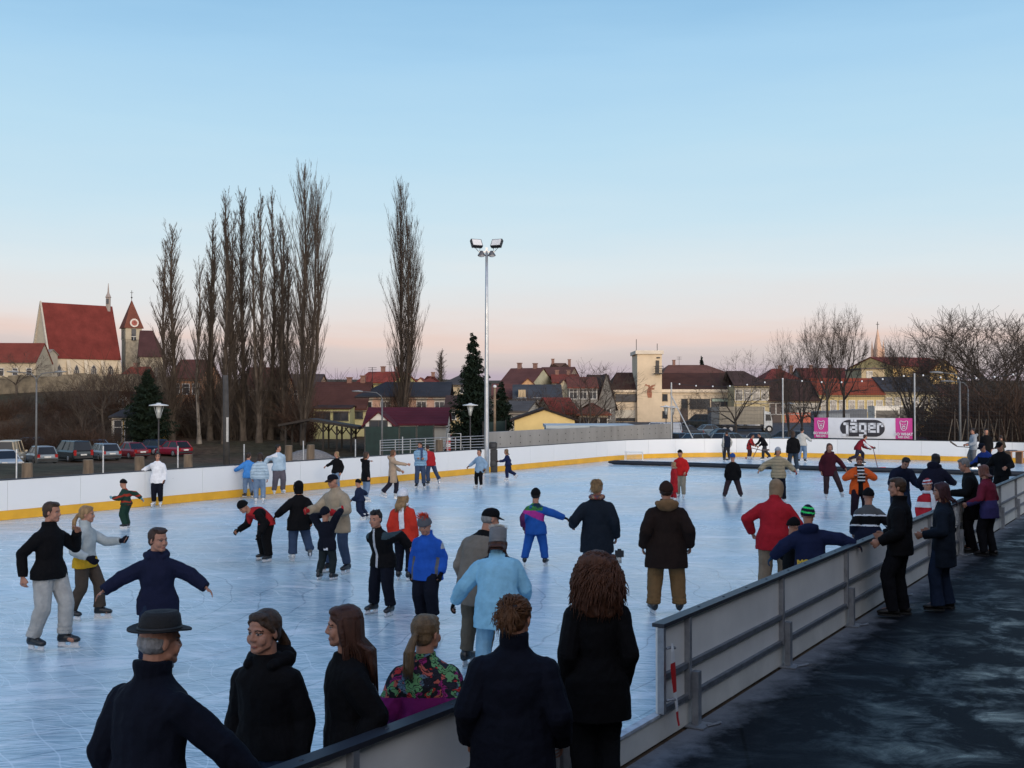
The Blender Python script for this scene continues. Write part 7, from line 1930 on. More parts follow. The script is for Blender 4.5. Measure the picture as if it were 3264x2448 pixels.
house('house with grey gable end joining the fire station', 1905, 1962, 1285, 1194, 1350, 160, 10, (0.06, 0.030, 0.024), (0.19, 0.18, 0.165), axis='y', group=None, name='grey_house', wins=(1, 1320))
house('brown roofed house on the rise above the fire station', 2118, 2318, 1190, 1166, 1260, 225, 12, (0.15, 0.062, 0.042), (0.42, 0.28, 0.17), group=G, ch=((-0.28, 1.1),), hip=(2.0, 3.5))
B = house('two storey yellowish house with white cross windows beside the fire station', 2341, 2452, 1228, 1186, 1350, 160, 10, (0.06, 0.034, 0.028), (0.46, 0.38, 0.22), group=None, hip=(0, 3.0), wins=(4, 1258), ww=0.9, wh=1.5, name='corner_house')
for i in range(3): B.window(-1.6 + i * 1.5, 0, zz(1312, 160) - B.t.location.z, 0.8, 1.3)
m = MB(); m.box((0, -0.1, zz(1240, 160) - B.t.location.z), (5.0, 0.2, 0.22)); m.box((0, -0.08, zz(1285, 160) - B.t.location.z), (5.0, 0.16, 0.14)); m.build('string_course', stone, B.t)
# ---- row of houses to the right
RH = 'row of yellow houses behind the trees'
B = house('yellow house with dark brown roof behind the lime trees', 2450, 2612, 1275, 1212, 1350, 160.2, 10, (0.055, 0.028, 0.022), (0.46, 0.36, 0.17), group=RH, wins=(7, 1303), ww=0.9, wh=1.5, name='row_house')
B.door(-2.6, 0, 0.5, 1.6, 3.0)
m = MB(); m.box((1.2, -0.06, 1.2), (5.0, 0.10, 1.5)); m.build('plinth', plaster((0.45, 0.13, 0.08)), B.t)
B = house('yellow house with orange red roof right behind the tall tree pair', 2612, 2818, 1256, 1209, 1345, 160.4, 10, (0.24, 0.052, 0.026), (0.52, 0.41, 0.20), group=RH, wins=(7, 1294), ww=0.75, wh=1.5, name='row_house')
B = house('cream house with slate roof next to the orange red roof', 2819, 2990, 1247, 1205, 1345, 160.6, 10, (0.045, 0.044, 0.050), (0.46, 0.39, 0.24), group=RH, wins=(6, 1284), ww=0.75, wh=1.4, name='row_house')
B = house('pale house half hidden in the dense clump of trees', 2992, 3130, 1262, 1228, 1345, 161, 10, RB, (0.42, 0.36, 0.25), group=RH, wins=(4, 1290), name='row_house')
house('large red hipped roof with pale dormers behind the lime trees', 2436, 2560, 1216, 1178, 1280, 190, 11, (0.17, 0.036, 0.028), BEI, group=G, hip=(3, 3), ch=((0.1, 0.6), (0.4, 0.6)))
house('brownish red roof between the two tall trees', 2565, 2720, 1212, 1176, 1280, 195, 11, (0.13, 0.034, 0.026), GRW, group=G, ch=((-0.2, 0.6), (0.2, 0.6)), wins=(3, 1228))
B = Bld('beige_house', 'flat topped beige house under the pink spire', 'house', (at(2783, 1250, 185).x, 185, at(2783, 1250, 185).z - 2), 0, None)
w = at(2815, 1200, 185).x - at(2742, 1200, 185).x
B.wall(-w / 2, w / 2, 0, 9, 0, zz(1177, 185) - B.t.location.z, (0.40, 0.32, 0.20)); B.window(-0.6, 0, zz(1196, 185) - B.t.location.z, 0.8, 1.2)
m = MB(); m.box((0, 4.5, zz(1177, 185) - B.t.location.z + 0.12), (w + 0.4, 9.4, 0.22)); B.roof = m.build('roof', M('roof_slab', (0.1, 0.08, 0.07), 0.9), B.t)
B.chimney(w * 0.3, 3, zz(1177, 185) - B.t.location.z, zz(1172, 185) - B.t.location.z, 0.5)
B = house('hall with red roof and sunlit yellow gable on the hill', 2832, 3052, 1168, 1142, 1225, 205, 14, (0.20, 0.042, 0.030), (0.66, 0.46, 0.20), yaw=16, group=None, name='hall')
B = house('sunlit yellow gabled building below the hall gable', 2965, 3052, 1183, 1146, 1230, 198, 8, (0.20, 0.05, 0.034), (0.68, 0.47, 0.20), axis='y', group=None, name='hall_annexe')
# spire
Y = 260
p = at(2798, 1180, Y); zb = p.z - 6
T = Bld('church_spire', 'slender pink stone spire catching the last light on the skyline', 'church tower', (p.x, Y, zb), 24)
sw = 1.1; z1 = zz(1112, Y) - zb; z2 = zz(1050, Y) - zb
pk = M('pink_stone', (0.55, 0.36, 0.26), 0.9, 0.2, 1.5, 0.3, 4)
T.wall(-sw, sw, -sw, sw, 0, z1 * 0.7, None, 'shaft', pk)
m = MB(); m.loft([(V((0, 0, z1 * 0.7)), V((sw * 0.95, 0, 0)), V((0, sw * 0.95, 0))), (V((0, 0, z1)), V((sw * 0.9, 0, 0)), V((0, sw * 0.9, 0)))], 8); m.build('octagon', pk, T.t)
m = MB(); m.loft([(V((0, 0, z1 + 0.003)), V((sw * 0.86, 0, 0)), V((0, sw * 0.86, 0))), (V((0, 0, z2)), V((0.10, 0, 0)), V((0, 0.10, 0)))], 8); T.roof = m.build('spire', pk, T.t)
m = MB(); m.tube([(0, 0, z2 - 0.2), (0, 0, z2 + 1.8)], 0.08, 5); m.box((0, 0, z2 + 1.2), (0.9, 0.1, 0.12)); m.build('cross', wdark, T.roof)
for a in range(4):
    q = R(45 + 90 * a); c = V((math.cos(q) * sw * 1.15, math.sin(q) * sw * 1.15, 0))
    m = MB(); m.loft([(c + V((0, 0, z1 * 0.68)), V((0.35, 0, 0)), V((0, 0.35, 0))), (c + V((0, 0, z1 * 0.95)), V((0.3, 0, 0)), V((0, 0.3, 0))), (c + V((0, 0, z1 * 1.18)), V((0.03, 0, 0)), V((0, 0.03, 0)))], 6); m.build('pinnacle', pk, T.t)
for q in (-1, 1):
    T.window(q * sw * 0.45, -sw, z1 * 0.55, 0.4, 2.0, 'dark')
# ---------------------------------------------------------------- things between the rink and the town
conc = M('concrete', (0.26, 0.25, 0.235), 0.9, 0.22, 0.8, 0.25, 12, sc3=(1, 1, 0.35))
asph = M('asphalt', (0.042, 0.042, 0.046), 0.9, 0.3, 1.5, 0.3, 30)
# roads and verges as sheets over the terrain
def sheet(name, x0, x1, y0, y1, mat, dz, kind='structure', step=4.0):
    m = MB(); nx_ = max(1, int((x1 - x0) / step)); ny_ = max(1, int((y1 - y0) / step))
    vs = [V((x0 + (x1 - x0) * i / nx_, y0 + (y1 - y0) * j / ny_, 0)) for j in range(ny_ + 1) for i in range(nx_ + 1)]
    for v in vs: v.z = hill(v.x, v.y) + dz
    m.add(vs, [(j * (nx_ + 1) + i, j * (nx_ + 1) + i + 1, (j + 1) * (nx_ + 1) + i + 1, (j + 1) * (nx_ + 1) + i) for j in range(ny_) for i in range(nx_)])
    return struct(m.build(name, mat, smooth=True), kind)
sheet('car_park', 6.0, 96, 66.5, 162, asph, 0.05)
# concrete wall beside the rink
def wallrun(label, pts, h, th, mat, name, seg=None):
    t = thing(name, label, 'wall', pts[0])
    for a, b in zip(pts[:-1], pts[1:]):
        d = (b - a).normalized(); q = V((d.y, -d.x, 0))
        if q.y < 0: q = -q
        e = d * 0.006
        m = MB(); m.prism([a - pts[0] + e, b - pts[0] - e, b - pts[0] - e + V((0, 0, h - b.z)), a - pts[0] + e + V((0, 0, h - a.z))], q * th); m.build('wall_panel', mat, t)
    return t
cw = []
a0, b0 = at(1560, 1380, 46.5), at(2142, 1346, 66.5)
for i in range(9):
    q = a0.lerp(b0, i / 8); q.z = -0.1; cw.append(q)
t = wallrun('bare grey concrete wall with formwork joints behind the far boards', cw, 1.52, 0.25, conc, 'concrete_wall')
for i in range(1, 24):
    q = a0.lerp(b0, i / 24)
    m = MB(); 
    for z in (1.0, 1.28): m.ell(V((q.x, q.y - 0.01, z)) - cw[0] - V((0, 0, -0.1)) * 0, (0.025, 0, 0), (0, 0.015, 0), (0, 0, 0.025), 6)
    m.build('tie_hole', wdark, t)
# low flat roofed block behind the wall
Y = 72
p, w = front(1745, 2030, 1380, Y)
B = Bld('service_building', 'low flat roofed service building with a dark window strip behind the concrete wall', 'building', (p.x, Y, 0.1), 0)
B.wall(-w / 2, w / 2, 0, 7, 0, zz(1366, Y) - 0.1, (0.30, 0.30, 0.30))
B.wall(-w / 2 - 0.1, w / 2 + 0.1, -0.25, 7.2, zz(1366, Y) - 0.097, zz(1356, Y) - 0.1, (0.40, 0.44, 0.45), 'roof_edge')
m = MB(); m.box((w * 0.20, -0.29, zz(1363, Y) - 0.1), (w * 0.46, 0.06, 0.16)); m.build('window_strip', wglass, B.t)
# railing and frame behind the left boards
t = thing('railing', 'galvanised railing with five horizontal bars beyond the far boards', 'railing', base_at(1212, 66))
o_ = t.location
for k, (ya, yb) in enumerate(((1404, 1389), (1412, 1398), (1420, 1407), (1428, 1416), (1436, 1425))):
    m = MB(); m.tube([at(1212, ya, 66) - o_, at(1548, yb, 70) - o_], 0.024, 6); m.build('bar', galv, t)
for i in range(8):
    x = 1212 + 48 * i; q = at(x, 1403 - 15 * i / 7, 66 + 4 * i / 7) - o_; m = MB(); m.tube([V((q.x, q.y, -0.1)), q], 0.03, 6); m.build('post', galv, t)
t = thing('frame_gate', 'tall narrow galvanised frame standing before the railing', 'frame', base_at(1448, 56)); t.location.z = 0
hf_ = at(1448, 1382, 56).z
m = MB(); m.tube([(-0.33, 0, 0), (-0.33, 0, hf_), (0.33, 0, hf_), (0.33, 0, 0)], 0.03, 6); m.build('frame', galv, t)
m = MB(); m.tube([(-0.33, 0, hf_), (-0.62, 0.3, 0)], 0.02, 6); m.tube([(0.33, 0, hf_ * 0.6), (0.62, 0.3, 0)], 0.02, 6); m.build('brace', galv, t)
m = MB(); m.tube([(-0.33, 0, hf_ * 0.72), (0.33, 0, hf_ * 0.72)], 0.018, 6); m.build('rung', galv, t)
# round dish lanterns
def lantern(label, x, ytop, ybase, Y):
    p = base_at(x, Y); H = at(x, ytop, Y).z - p.z
    t = thing('street_lamp', label, 'street lamp', p, 0, 'street lamps round the rink')
    m = MB(); m.tube([(0, 0, 0), (0, 0, 0.8), (0, 0, H - 1.0)], [0.07, 0.055, 0.045], 8); m.build('pole', wdark, t, smooth=True)
    m = MB(); m.loft([(V((0, 0, H - 0.20)), V((0.62, 0, 0)), V((0, 0.62, 0))), (V((0, 0, H - 0.14)), V((0.60, 0, 0)), V((0, 0.60, 0))), (V((0, 0, H - 0.06)), V((0.16, 0, 0)), V((0, 0.16, 0))), (V((0, 0, H)), V((0.12, 0, 0)), V((0, 0.12, 0)))], 20); m.build('lamp_shade', M('lamp_shade', (0.5, 0.52, 0.52), 0.4), t, smooth=True)
    m = MB(); m.loft([(V((0, 0, H - 1.0)), V((0.10, 0, 0)), V((0, 0.10, 0))), (V((0, 0, H - 0.21)), V((0.2, 0, 0)), V((0, 0.2, 0)))], 12); m.build('lantern_glass', M('lantern_glass', (0.40, 0.43, 0.44), 0.2), t, smooth=True)
    m = MB()
    for k in range(4):
        a = R(45 + 90 * k); m.tube([(0.10 * math.cos(a), 0.10 * math.sin(a), H - 1.0), (0.34 * math.cos(a), 0.34 * math.sin(a), H - 0.21)], 0.018, 4)
    m.build('stay', galv, t)
lantern('round dish lantern in front of the dark pine', 506, 1284, 1420, 72)
lantern('round dish lantern in front of the tall spruce', 1499, 1285, 1375, 88)
dgalv = M('shaded_galv', (0.10, 0.105, 0.11), 0.6, 0.15)  # darker galvanised tone for the curved lamps, shade put into the colour
def curved(label, x, ytop, Y, arms, span):
    p = base_at(x, Y); H = at(x, ytop, Y).z - p.z
    t = thing('street_lamp', label, 'street lamp', p, 0, 'street lamps round the rink')
    m = MB(); m.tube([(0, 0, 0), (0, 0, H * 0.9)], [0.10, 0.06], 8); m.build('pole', dgalv, t, smooth=True)
    for s in arms:
        m = MB(); m.tube([(0, 0, H * 0.88), (0.06 * s * span, 0, H * 0.94), (0.3 * s * span, 0, H * 0.985), (s * span, 0, H)], [0.05, 0.045, 0.04, 0.03], 6); o = m.build('arm', dgalv, t, smooth=True)
        m = MB(); m.loft([(V((s * span, 0, H)), V((0, 0.08, 0)), V((0, 0, 0.05))), (V((s * (span + 0.35), 0, H + 0.02)), V((0, 0.16, 0)), V((0, 0, 0.09))), (V((s * (span + 0.9), 0, H + 0.03)), V((0, 0.08, 0)), V((0, 0, 0.04)))], 8); m.build('lamp_head', M('lamp_head', (0.18, 0.19, 0.20), 0.5), o, smooth=True)
curved('double armed curved street lamp before the church hill', 116, 1186, 86, (-1, 1), 1.4)
curved('curved street lamp before the pink house', 1218, 1248, 92, (-1,), 1.6)
curved('curved street lamp with long arm before the dense clump of trees', 3060, 1188, 78, (-1,), 1.2)
curved('second curved street lamp, a little lower and farther back in the clump', 3086, 1216, 84, (-1,), 1.1)
for x, yt, Y in ((2123, 1292, 120), (2144, 1294, 122), (2515, 1282, 120)):
    lantern(['small lantern before the cream wall of the fire station', 'second small lantern close to the fire station wall', 'small lantern among the lime trunks'][(2123, 2144, 2515).index(x)], x, yt, 1340, Y)
# utility pole
p = gnd(723, 1498); p = V((at(723, 1498, 50).x, 50, 0))
t = thing('utility_pole', 'thick dark grey utility pole just behind the far boards', 'pole', p)
m = MB(); H = at(717, 1196, 50).z; m.tube([(0, 0, -0.8), (-0.08, 0, H)], [0.155, 0.12], 10); m.build('pole', M('weathered_pole', (0.045, 0.043, 0.042), 0.9, 0.3, 4), t, smooth=True)
m = MB(); m.box((0.06, -0.16, 1.55), (0.10, 0.03, 1.1)); m.build('metal_strip', galv, t)
p = base_at(1577, 90); t = thing('utility_pole', 'slim wooden pole standing between the spruce and the small conifer', 'pole', p)
m = MB(); m.tube([(0, 0, 0), (0, 0, at(1577, 1236, 90).z - p.z)], [0.12, 0.09], 8); m.build('pole', M('pole_wood', (0.20, 0.14, 0.09), 0.9, 0.3, 4), t, smooth=True)
m = MB(); m.ell((0, 0, at(1577, 1236, 90).z - p.z + 0.1), (0.16, 0, 0), (0, 0.16, 0), (0, 0, 0.14), 8); m.build('lamp_globe', glassy, t, smooth=True)
# wooden stumps along the gravel
stump = M('stump_wood', (0.14, 0.105, 0.075), 0.95, 0.4, 5, 0.6, 14, sc3=(1, 1, 0.2))
for i, (x, y0, y1) in enumerate(((86, 1476, 1520), (281, 1466, 1506), (445, 1456, 1492), (600, 1449, 1482), (920, 1420, 1450), (990, 1418, 1446), (1400, 1402, 1432))):
    g = gnd(x, y1 + 0); Y = min(g.y, 58)
    p = V((at(x, y1, Y).x, Y, 0)); p.z = hill(p.x, Y); h = at(x, y0, Y).z - p.z
    t = thing('wooden_stump', ['short cut log set upright before the silver hatchback', 'short cut log set upright before the grey estate', 'short cut log beside the woman in white', 'short cut log before the second red car', 'short cut log beyond the padded jackets at the boards', 'short cut log before the wooden shelter', 'short cut log at the railing'][i], 'bollard', p, i)
    m = MB(); r = 0.21; m.loft([(V((0, 0, -0.1)), V((r, 0, 0)), V((0, r, 0))), (V((0.01, 0, h * 0.5)), V((r * 0.94, 0, 0)), V((0, r, 0))), (V((0, 0.01, h)), V((r * 0.92, 0, 0)), V((0, r * 0.95, 0)))], 12); m.build('log', stump, t, smooth=False)
    m = MB(); m.loft([(V((0, 0.01, h + 0.003)), V((r * 0.86, 0, 0)), V((0, r * 0.88, 0))), (V((0, 0.01, h + 0.01)), V((r * 0.84, 0, 0)), V((0, r * 0.86, 0)))], 12); m.build('cut_face', M('cut_wood', (0.22, 0.17, 0.11), 0.9, 0.25, 9), t)
# wooden shelter behind the poplars
Y = 107
p, w = front(890, 1145, 1420, Y); p.z = hill(p.x, Y)
t = thing('wooden_shelter', 'open wooden shelter with wide dark roof and braced posts', 'shelter', p)
wood = M('dark_wood', (0.020, 0.015, 0.012), 0.85, 0.3, 4)
m = MB(); zr = zz(1334, Y) - p.z; zl = zz(1352, Y) - p.z
m.prism([(-w / 2, -0.6, zl), (-w * 0.12, -0.6, zr), (w / 2, -0.6, zl - 0.25), (w / 2, -0.6, zl - 0.50), (-w * 0.12, -0.6, zr - 0.22), (-w / 2, -0.6, zl - 0.22)], (0, 4.5, 0)); m.build('roof', wood, t)
for fx_ in (-0.42, 0.05, 0.22, 0.40):
    for yy in (0.0, 3.2):
        m = MB(); x = fx_ * w; h = zl - 0.2 + (0.3 if fx_ < 0.1 else 0); m.box((x, yy, h / 2), (0.16, 0.16, h)); m.build('post', wood, t)
        m = MB(); m.tube([(x, yy, h - 0.9), (x - 0.6, yy, h - 0.15)], 0.06, 4); m.tube([(x, yy, h - 0.9), (x + 0.6, yy, h - 0.15)], 0.06, 4); m.build('brace', wood, t)
# gravel mound, road sign, props of the young trees, table at the edge
p = base_at(985, 98); m = MB(); n = 24
vs = []; 
for j in range(7):
    for i in range(n):
        a = 6.283 * i / n; r = 2.3 * (1 - j / 6.3); vs.append(V((math.cos(a) * r * 1.25, math.sin(a) * r * 0.7, 1.0 * math.sin(j / 6 * 1.45) + random.uniform(-0.05, 0.05))))
m.add(vs, [(j * n + i, j * n + (i + 1) % n, (j + 1) * n + (i + 1) % n, (j + 1) * n + i) for j in range(6) for i in range(n)])
o = m.build('gravel_heap', M('gravel', (0.16, 0.15, 0.145), 0.95, 0.35, 6, 0.6, 30), smooth=True); o.location = p; struct(o, 'stuff')
p = base_at(1430, 92); t = thing('road_sign', 'narrow red and white striped warning board before the dark house', 'sign', p)
m = MB(); m.tube([(0, 0, 0), (0, 0, 1.9)], 0.04, 6); m.build('post', galv, t)
z0 = 0.8
for k in range(5):
    m = MB(); m.box((0, -0.05, z0 + k * 0.28), (0.34, 0.03, 0.26)); m.build('stripe', (M('sign_red', (0.4, 0.02, 0.02), 0.5) if k % 2 else M('sign_white', (0.6, 0.6, 0.6), 0.5)), t)
for i, x in enumerate((3042, 3085, 3120, 3150, 3185, 3225)):
    p = base_at(x, 82); t = thing('tree_prop', 'slanting wooden props tied round a young tree trunk under the clump', 'prop', p, 0, 'props of the young trees')
    for s in (-1, 1):
        m = MB(); m.tube([(s * 0.75, 0, 0), (s * 0.15, 0, 3.0)], 0.035, 6); m.build('stake', M('stake_wood', (0.12, 0.095, 0.07), 0.9, 0.2, 4), t)
    m = MB(); m.tube([(0, 0, 0), (0.02, 0, 3.6)], [0.06, 0.04], 6); m.build('young_trunk', bark, t)
p = base_at(3095, 100); B = Bld('kiosk', 'small pale kiosk with grey roof among the trees', 'kiosk', p, 0)
B.wall(-1.1, 1.1, 0, 2, 0, 2.6, (0.38, 0.37, 0.36)); m = MB(); m.loft([(V((0, 1, 2.603)), V((1.8, 0, 0)), V((0, 1.8, 0))), (V((0, 1, 3.1)), V((1.2, 0, 0)), V((0, 1.2, 0)))], 4); B.roof = m.build('roof', M('kiosk_roof', (0.25, 0.26, 0.27), 0.7), B.t)
p = gnd(3232, 1478); p.z = 0
t = thing('wooden_table', 'small wooden table at the far corner of the ice with papers on it', 'table', (p.x, p.y, 0), 0.3)
tw_ = M('table_wood', (0.24, 0.12, 0.06), 0.6, 0.2, 4)
m = MB(); m.box((0, 0, 0.56), (0.9, 0.5, 0.04)); m.build('table_top', tw_, t)
for sx in (-0.3, 0.3):
    m = MB(); m.box((sx, 0, 0.27), (0.08, 0.4, 0.538)); m.build('leg', tw_, t)
m = MB(); m.box((-0.1, -0.02, 0.593), (0.4, 0.3, 0.022)); m.box((-0.08, -0.02, 0.613), (0.34, 0.25, 0.016)); tag(m.build('papers', M('dark_paper', (0.04, 0.05, 0.08), 0.7)), 'dark folder of papers lying on the wooden table', 'papers').location = (p.x, p.y, 0)
t = thing('red_post', 'upright red and white striped post beside the wooden table', 'post', (p.x + 0.9, p.y + 0.1, 0))
for k in range(8):
    m = MB(); m.tube([(0, 0, k * 0.24), (0, 0, k * 0.24 + 0.238)], 0.055, 8); m.build('band', (M('sign_red', (0.4, 0.02, 0.02), 0.5) if k % 2 else M('sign_white', (0.6, 0.6, 0.6), 0.5)), t)

# ---------------------------------------------------------------- vehicles
tyre = M('tyre', (0.012, 0.012, 0.013), 0.9); rim = M('rim', (0.30, 0.31, 0.33), 0.35, metal=0.6)
cglass = M('car_glass', (0.014, 0.017, 0.022), 0.2, 0.2, 0.5, spec=0.3)
lampw = M('headlamp', (0.5, 0.5, 0.5), 0.15); lampr = M('tail_lamp', (0.28, 0.012, 0.012), 0.2); plate = M('number_plate', (0.6, 0.6, 0.58), 0.4); trim = M('bumper_trim', (0.02, 0.02, 0.022), 0.7)
def paint(c): return M('car_paint', c, 0.25, 0.06, 1.5, spec=0.6)
SHAPES = {   # length, width, belt height, roof height, cabin stations (y of windscreen foot, roof front, roof back, rear foot)
    'hatch': (3.9, 1.68, 0.86, 1.42, (0.95, 0.25, -1.30, -1.82)), 'estate': (4.5, 1.72, 0.88, 1.46, (1.0, 0.30, -1.75, -2.12)),
    'saloon': (4.5, 1.72, 0.88, 1.42, (0.85, 0.15, -0.95, -1.60)), 'minivan': (4.7, 1.84, 0.98, 1.76, (1.55, 0.75, -2.0, -2.28)), 'van': (4.7, 1.85, 1.05, 2.0, (1.95, 1.35, -2.15, -2.30))}
def car(label, kind, p, rot, col, group=None, name='parked_car', cat='car'):
    t = thing(name, label, cat, p, rot, group)
    L, W_, zb_, zr_, (ya, yb_, yc, yd) = SHAPES[kind]
    pm = paint(col); hw = W_ / 2
    m = MB()
    st = [(L / 2, 0.30, zb_ * 0.62, 0.80), (L / 2 - 0.10, 0.22, zb_ * 0.76, 0.90), (L / 2 - 0.45, 0.20, zb_ * 0.84, 0.97), (ya, 0.20, zb_ * 0.96, 1.0), (0, 0.20, zb_, 1.0), (yd, 0.20, zb_ * 1.0, 0.99), (-L / 2 + 0.22, 0.22, zb_ * (0.98 if kind != 'saloon' else 0.96), 0.97), (-L / 2 + 0.04, 0.28, zb_ * 0.90, 0.92), (-L / 2, 0.34, zb_ * 0.7, 0.86)]
    vs = []; fs = []
    for y, z0, z1, k in st:
        w = hw * k
        vs += [V((-w * 0.90, y, z0)), V((-w, y, z0 + 0.18)), V((-w, y, z1 - 0.16)), V((-w * 0.90, y, z1)), V((w * 0.90, y, z1)), V((w, y, z1 - 0.16)), V((w, y, z0 + 0.18)), V((w * 0.90, y, z0))]
    for i in range(len(st) - 1):
        for j in range(8):
            fs.append((i * 8 + j, i * 8 + (j + 1) % 8, (i + 1) * 8 + (j + 1) % 8, (i + 1) * 8 + j))
    fs += [tuple(range(8))[::-1], tuple(range((len(st) - 1) * 8, len(st) * 8))]
    m.add(vs, fs); m.build('body', pm, t, smooth=False)
    wb, wt = hw * 0.88, hw * 0.70
    zz0 = zb_ - 0.03
    Pb = [(-wb, ya), (wb, ya), (wb, yd), (-wb, yd)]; Pt = [(-wt, yb_), (wt, yb_), (wt, yc), (-wt, yc)]
    m = MB(); vs = [V((a, b, zz0)) for a, b in Pb] + [V((a, b, zr_ - 0.05)) for a, b in Pt]
    m.add(vs, [(0, 1, 5, 4), (1, 2, 6, 5), (2, 3, 7, 6), (3, 0, 4, 7), (4, 5, 6, 7)]); m.build('window', cglass, t)
    m = MB(); m.loft([(V((0, (yb_ + yc) / 2, zr_ - 0.06)), V((wt + 0.03, 0, 0)), V((0, (yb_ - yc) / 2 + 0.05, 0)))] * 1 + [(V((0, (yb_ + yc) / 2, zr_)), V((wt * 0.85, 0, 0)), V((0, (yb_ - yc) / 2 - 0.10, 0)))], 4)
    m = MB()
    a = [V((-wt - 0.02, yb_ + 0.04, zr_ - 0.06)), V((wt + 0.02, yb_ + 0.04, zr_ - 0.06)), V((wt + 0.02, yc - 0.04, zr_ - 0.06)), V((-wt - 0.02, yc - 0.04, zr_ - 0.06))]
    b = [V((-wt * 0.84, yb_ - 0.10, zr_)), V((wt * 0.84, yb_ - 0.10, zr_)), V((wt * 0.84, yc + 0.08, zr_)), V((-wt * 0.84, yc + 0.08, zr_))]
    m.add(a + b, [(3, 2, 1, 0), (4, 5, 6, 7), (0, 1, 5, 4), (1, 2, 6, 5), (2, 3, 7, 6), (3, 0, 4, 7)])
    for s in (-1, 1):
        prs = [((wb, ya), (wt, yb_)), ((wb, yd), (wt, yc))]
        mids = [0.42] if kind in ('hatch', 'saloon') else [0.36, 0.68]
        for q in mids: prs.append(((wb, ya + (yd - ya) * q), (wt, yb_ + (yc - yb_) * q)))
        for (x0, y0), (x1, y1) in prs:
            m.tube([(s * (x0 + 0.005), y0, zz0), (s * (x1 + 0.005), y1, zr_ - 0.05)], 0.045, 4)
    if kind == 'van':
        for s in (-1, 1):
            m.add([V((s * (wb + 0.012), -0.2, zz0)), V((s * (wt + 0.012), -0.2, zr_ - 0.06)), V((s * (wt + 0.012), yc + 0.1, zr_ - 0.06)), V((s * (wb + 0.012), yd + 0.1, zz0))], [(0, 1, 2, 3)])
    m.build('roof', pm, t)
    for sx in (-1, 1):
        for y in (L * 0.31, -L * 0.29):
            w = MB(); c = V((sx * (hw - 0.10), y, 0.31)); w.loft([(c - V((0.10, 0, 0)), V((0, 0.27, 0)), V((0, 0, 0.27))), (c - V((0.08, 0, 0)), V((0, 0.31, 0)), V((0, 0, 0.31))), (c + V((0.08, 0, 0)), V((0, 0.31, 0)), V((0, 0, 0.31))), (c + V((0.11, 0, 0)), V((0, 0.27, 0)), V((0, 0, 0.27)))], 16)
            o = w.build('wheel', tyre, t)
            w = MB(); e = c + V((sx * 0.108, 0, 0)); w.loft([(e, V((0, 0.19, 0)), V((0, 0, 0.19))), (e + V((sx * 0.014, 0, 0)), V((0, 0.16, 0)), V((0, 0, 0.16)))], 12); w.build('rim', rim, o)
        m = MB(); m.box((sx * hw * 0.66, L / 2 - 0.05, zb_ * 0.66), (0.36, 0.14, 0.15)); m.build('headlight', lampw, t)
        m = MB(); m.box((sx * hw * 0.78, -L / 2 + 0.05, zb_ * 0.80), (0.22, 0.13, 0.26 if kind not in ('van', 'minivan') else 0.45)); m.build('tail_light', lampr, t)
        m = MB(); m.box((sx * (hw + 0.07), ya - 0.12, zb_ + 0.06), (0.16, 0.08, 0.12)); m.build('mirror', pm, t)
    for y, nm in ((L / 2 + 0.01, 'bumper'), (-L / 2 - 0.01, 'bumper')):
        m = MB(); m.box((0, y, 0.40), (W_ * 0.86, 0.10, 0.16)); o = m.build(nm, trim, t)
        m = MB(); m.box((0, y + (0.052 if y > 0 else -0.30 * 0 - 0.052), 0.47 if y > 0 else 0.62), (0.52, 0.03, 0.12)); m.build('number_plate', plate, o)
    return t
def cpos(x, yb, Y, dz=0.0):
    p = at(x, yb, Y); p.z = hill(p.x, Y) + dz; return p
CG = 'cars parked on the gravel beyond the far boards'
SIL = (0.30, 0.33, 0.36); DGR = (0.035, 0.045, 0.055); REDC = (0.16, 0.015, 0.022); DBL = (0.015, 0.022, 0.045); TEAL = (0.02, 0.03, 0.035)
# heading: rotation about z, the nose points along +Y at 0
for x, Y, kind, rot, col, lab in (
        (16, 80, 'hatch', -140, SIL, 'silver hatchback cut by the picture edge with its nose towards the rink'),
        (28, 88, 'van', 14, (0.46, 0.38, 0.27), 'cream delivery van cut by the picture edge'),
        (130, 91, 'estate', 36, (0.17, 0.20, 0.23), 'grey estate car between the cream van and the dark minivan'),
        (230, 95, 'minivan', 44, TEAL, 'dark minivan, tallest of the parked cars'),
        (328, 97, 'estate', 40, (0.17, 0.21, 0.25), 'blue grey estate car beside the dark minivan'),
        (300, 106, 'saloon', 50, (0.10, 0.15, 0.21), 'blue car showing its roof between the minivan and the estate'),
        (414, 100, 'saloon', 48, REDC, 'dark red saloon with its boot turned to the rink'),
        (484, 106, 'hatch', 60, DBL, 'very dark car squeezed between the two red cars'),
        (552, 104, 'hatch', 52, (0.20, 0.012, 0.03), 'bright red hatchback beside the round lantern'),
        (92, 108, 'saloon', 70, (0.06, 0.08, 0.10), 'dark car behind the cream van and the grey estate')):
    car(lab, kind, cpos(x, 1440, Y), R(rot), col, CG)
car('dark red saloon parked on the grass beyond the railing', 'saloon', cpos(1488, 1370, 118), R(62), (0.10, 0.008, 0.02), None)
CR = 'cars parked in the lot beyond the end boards'
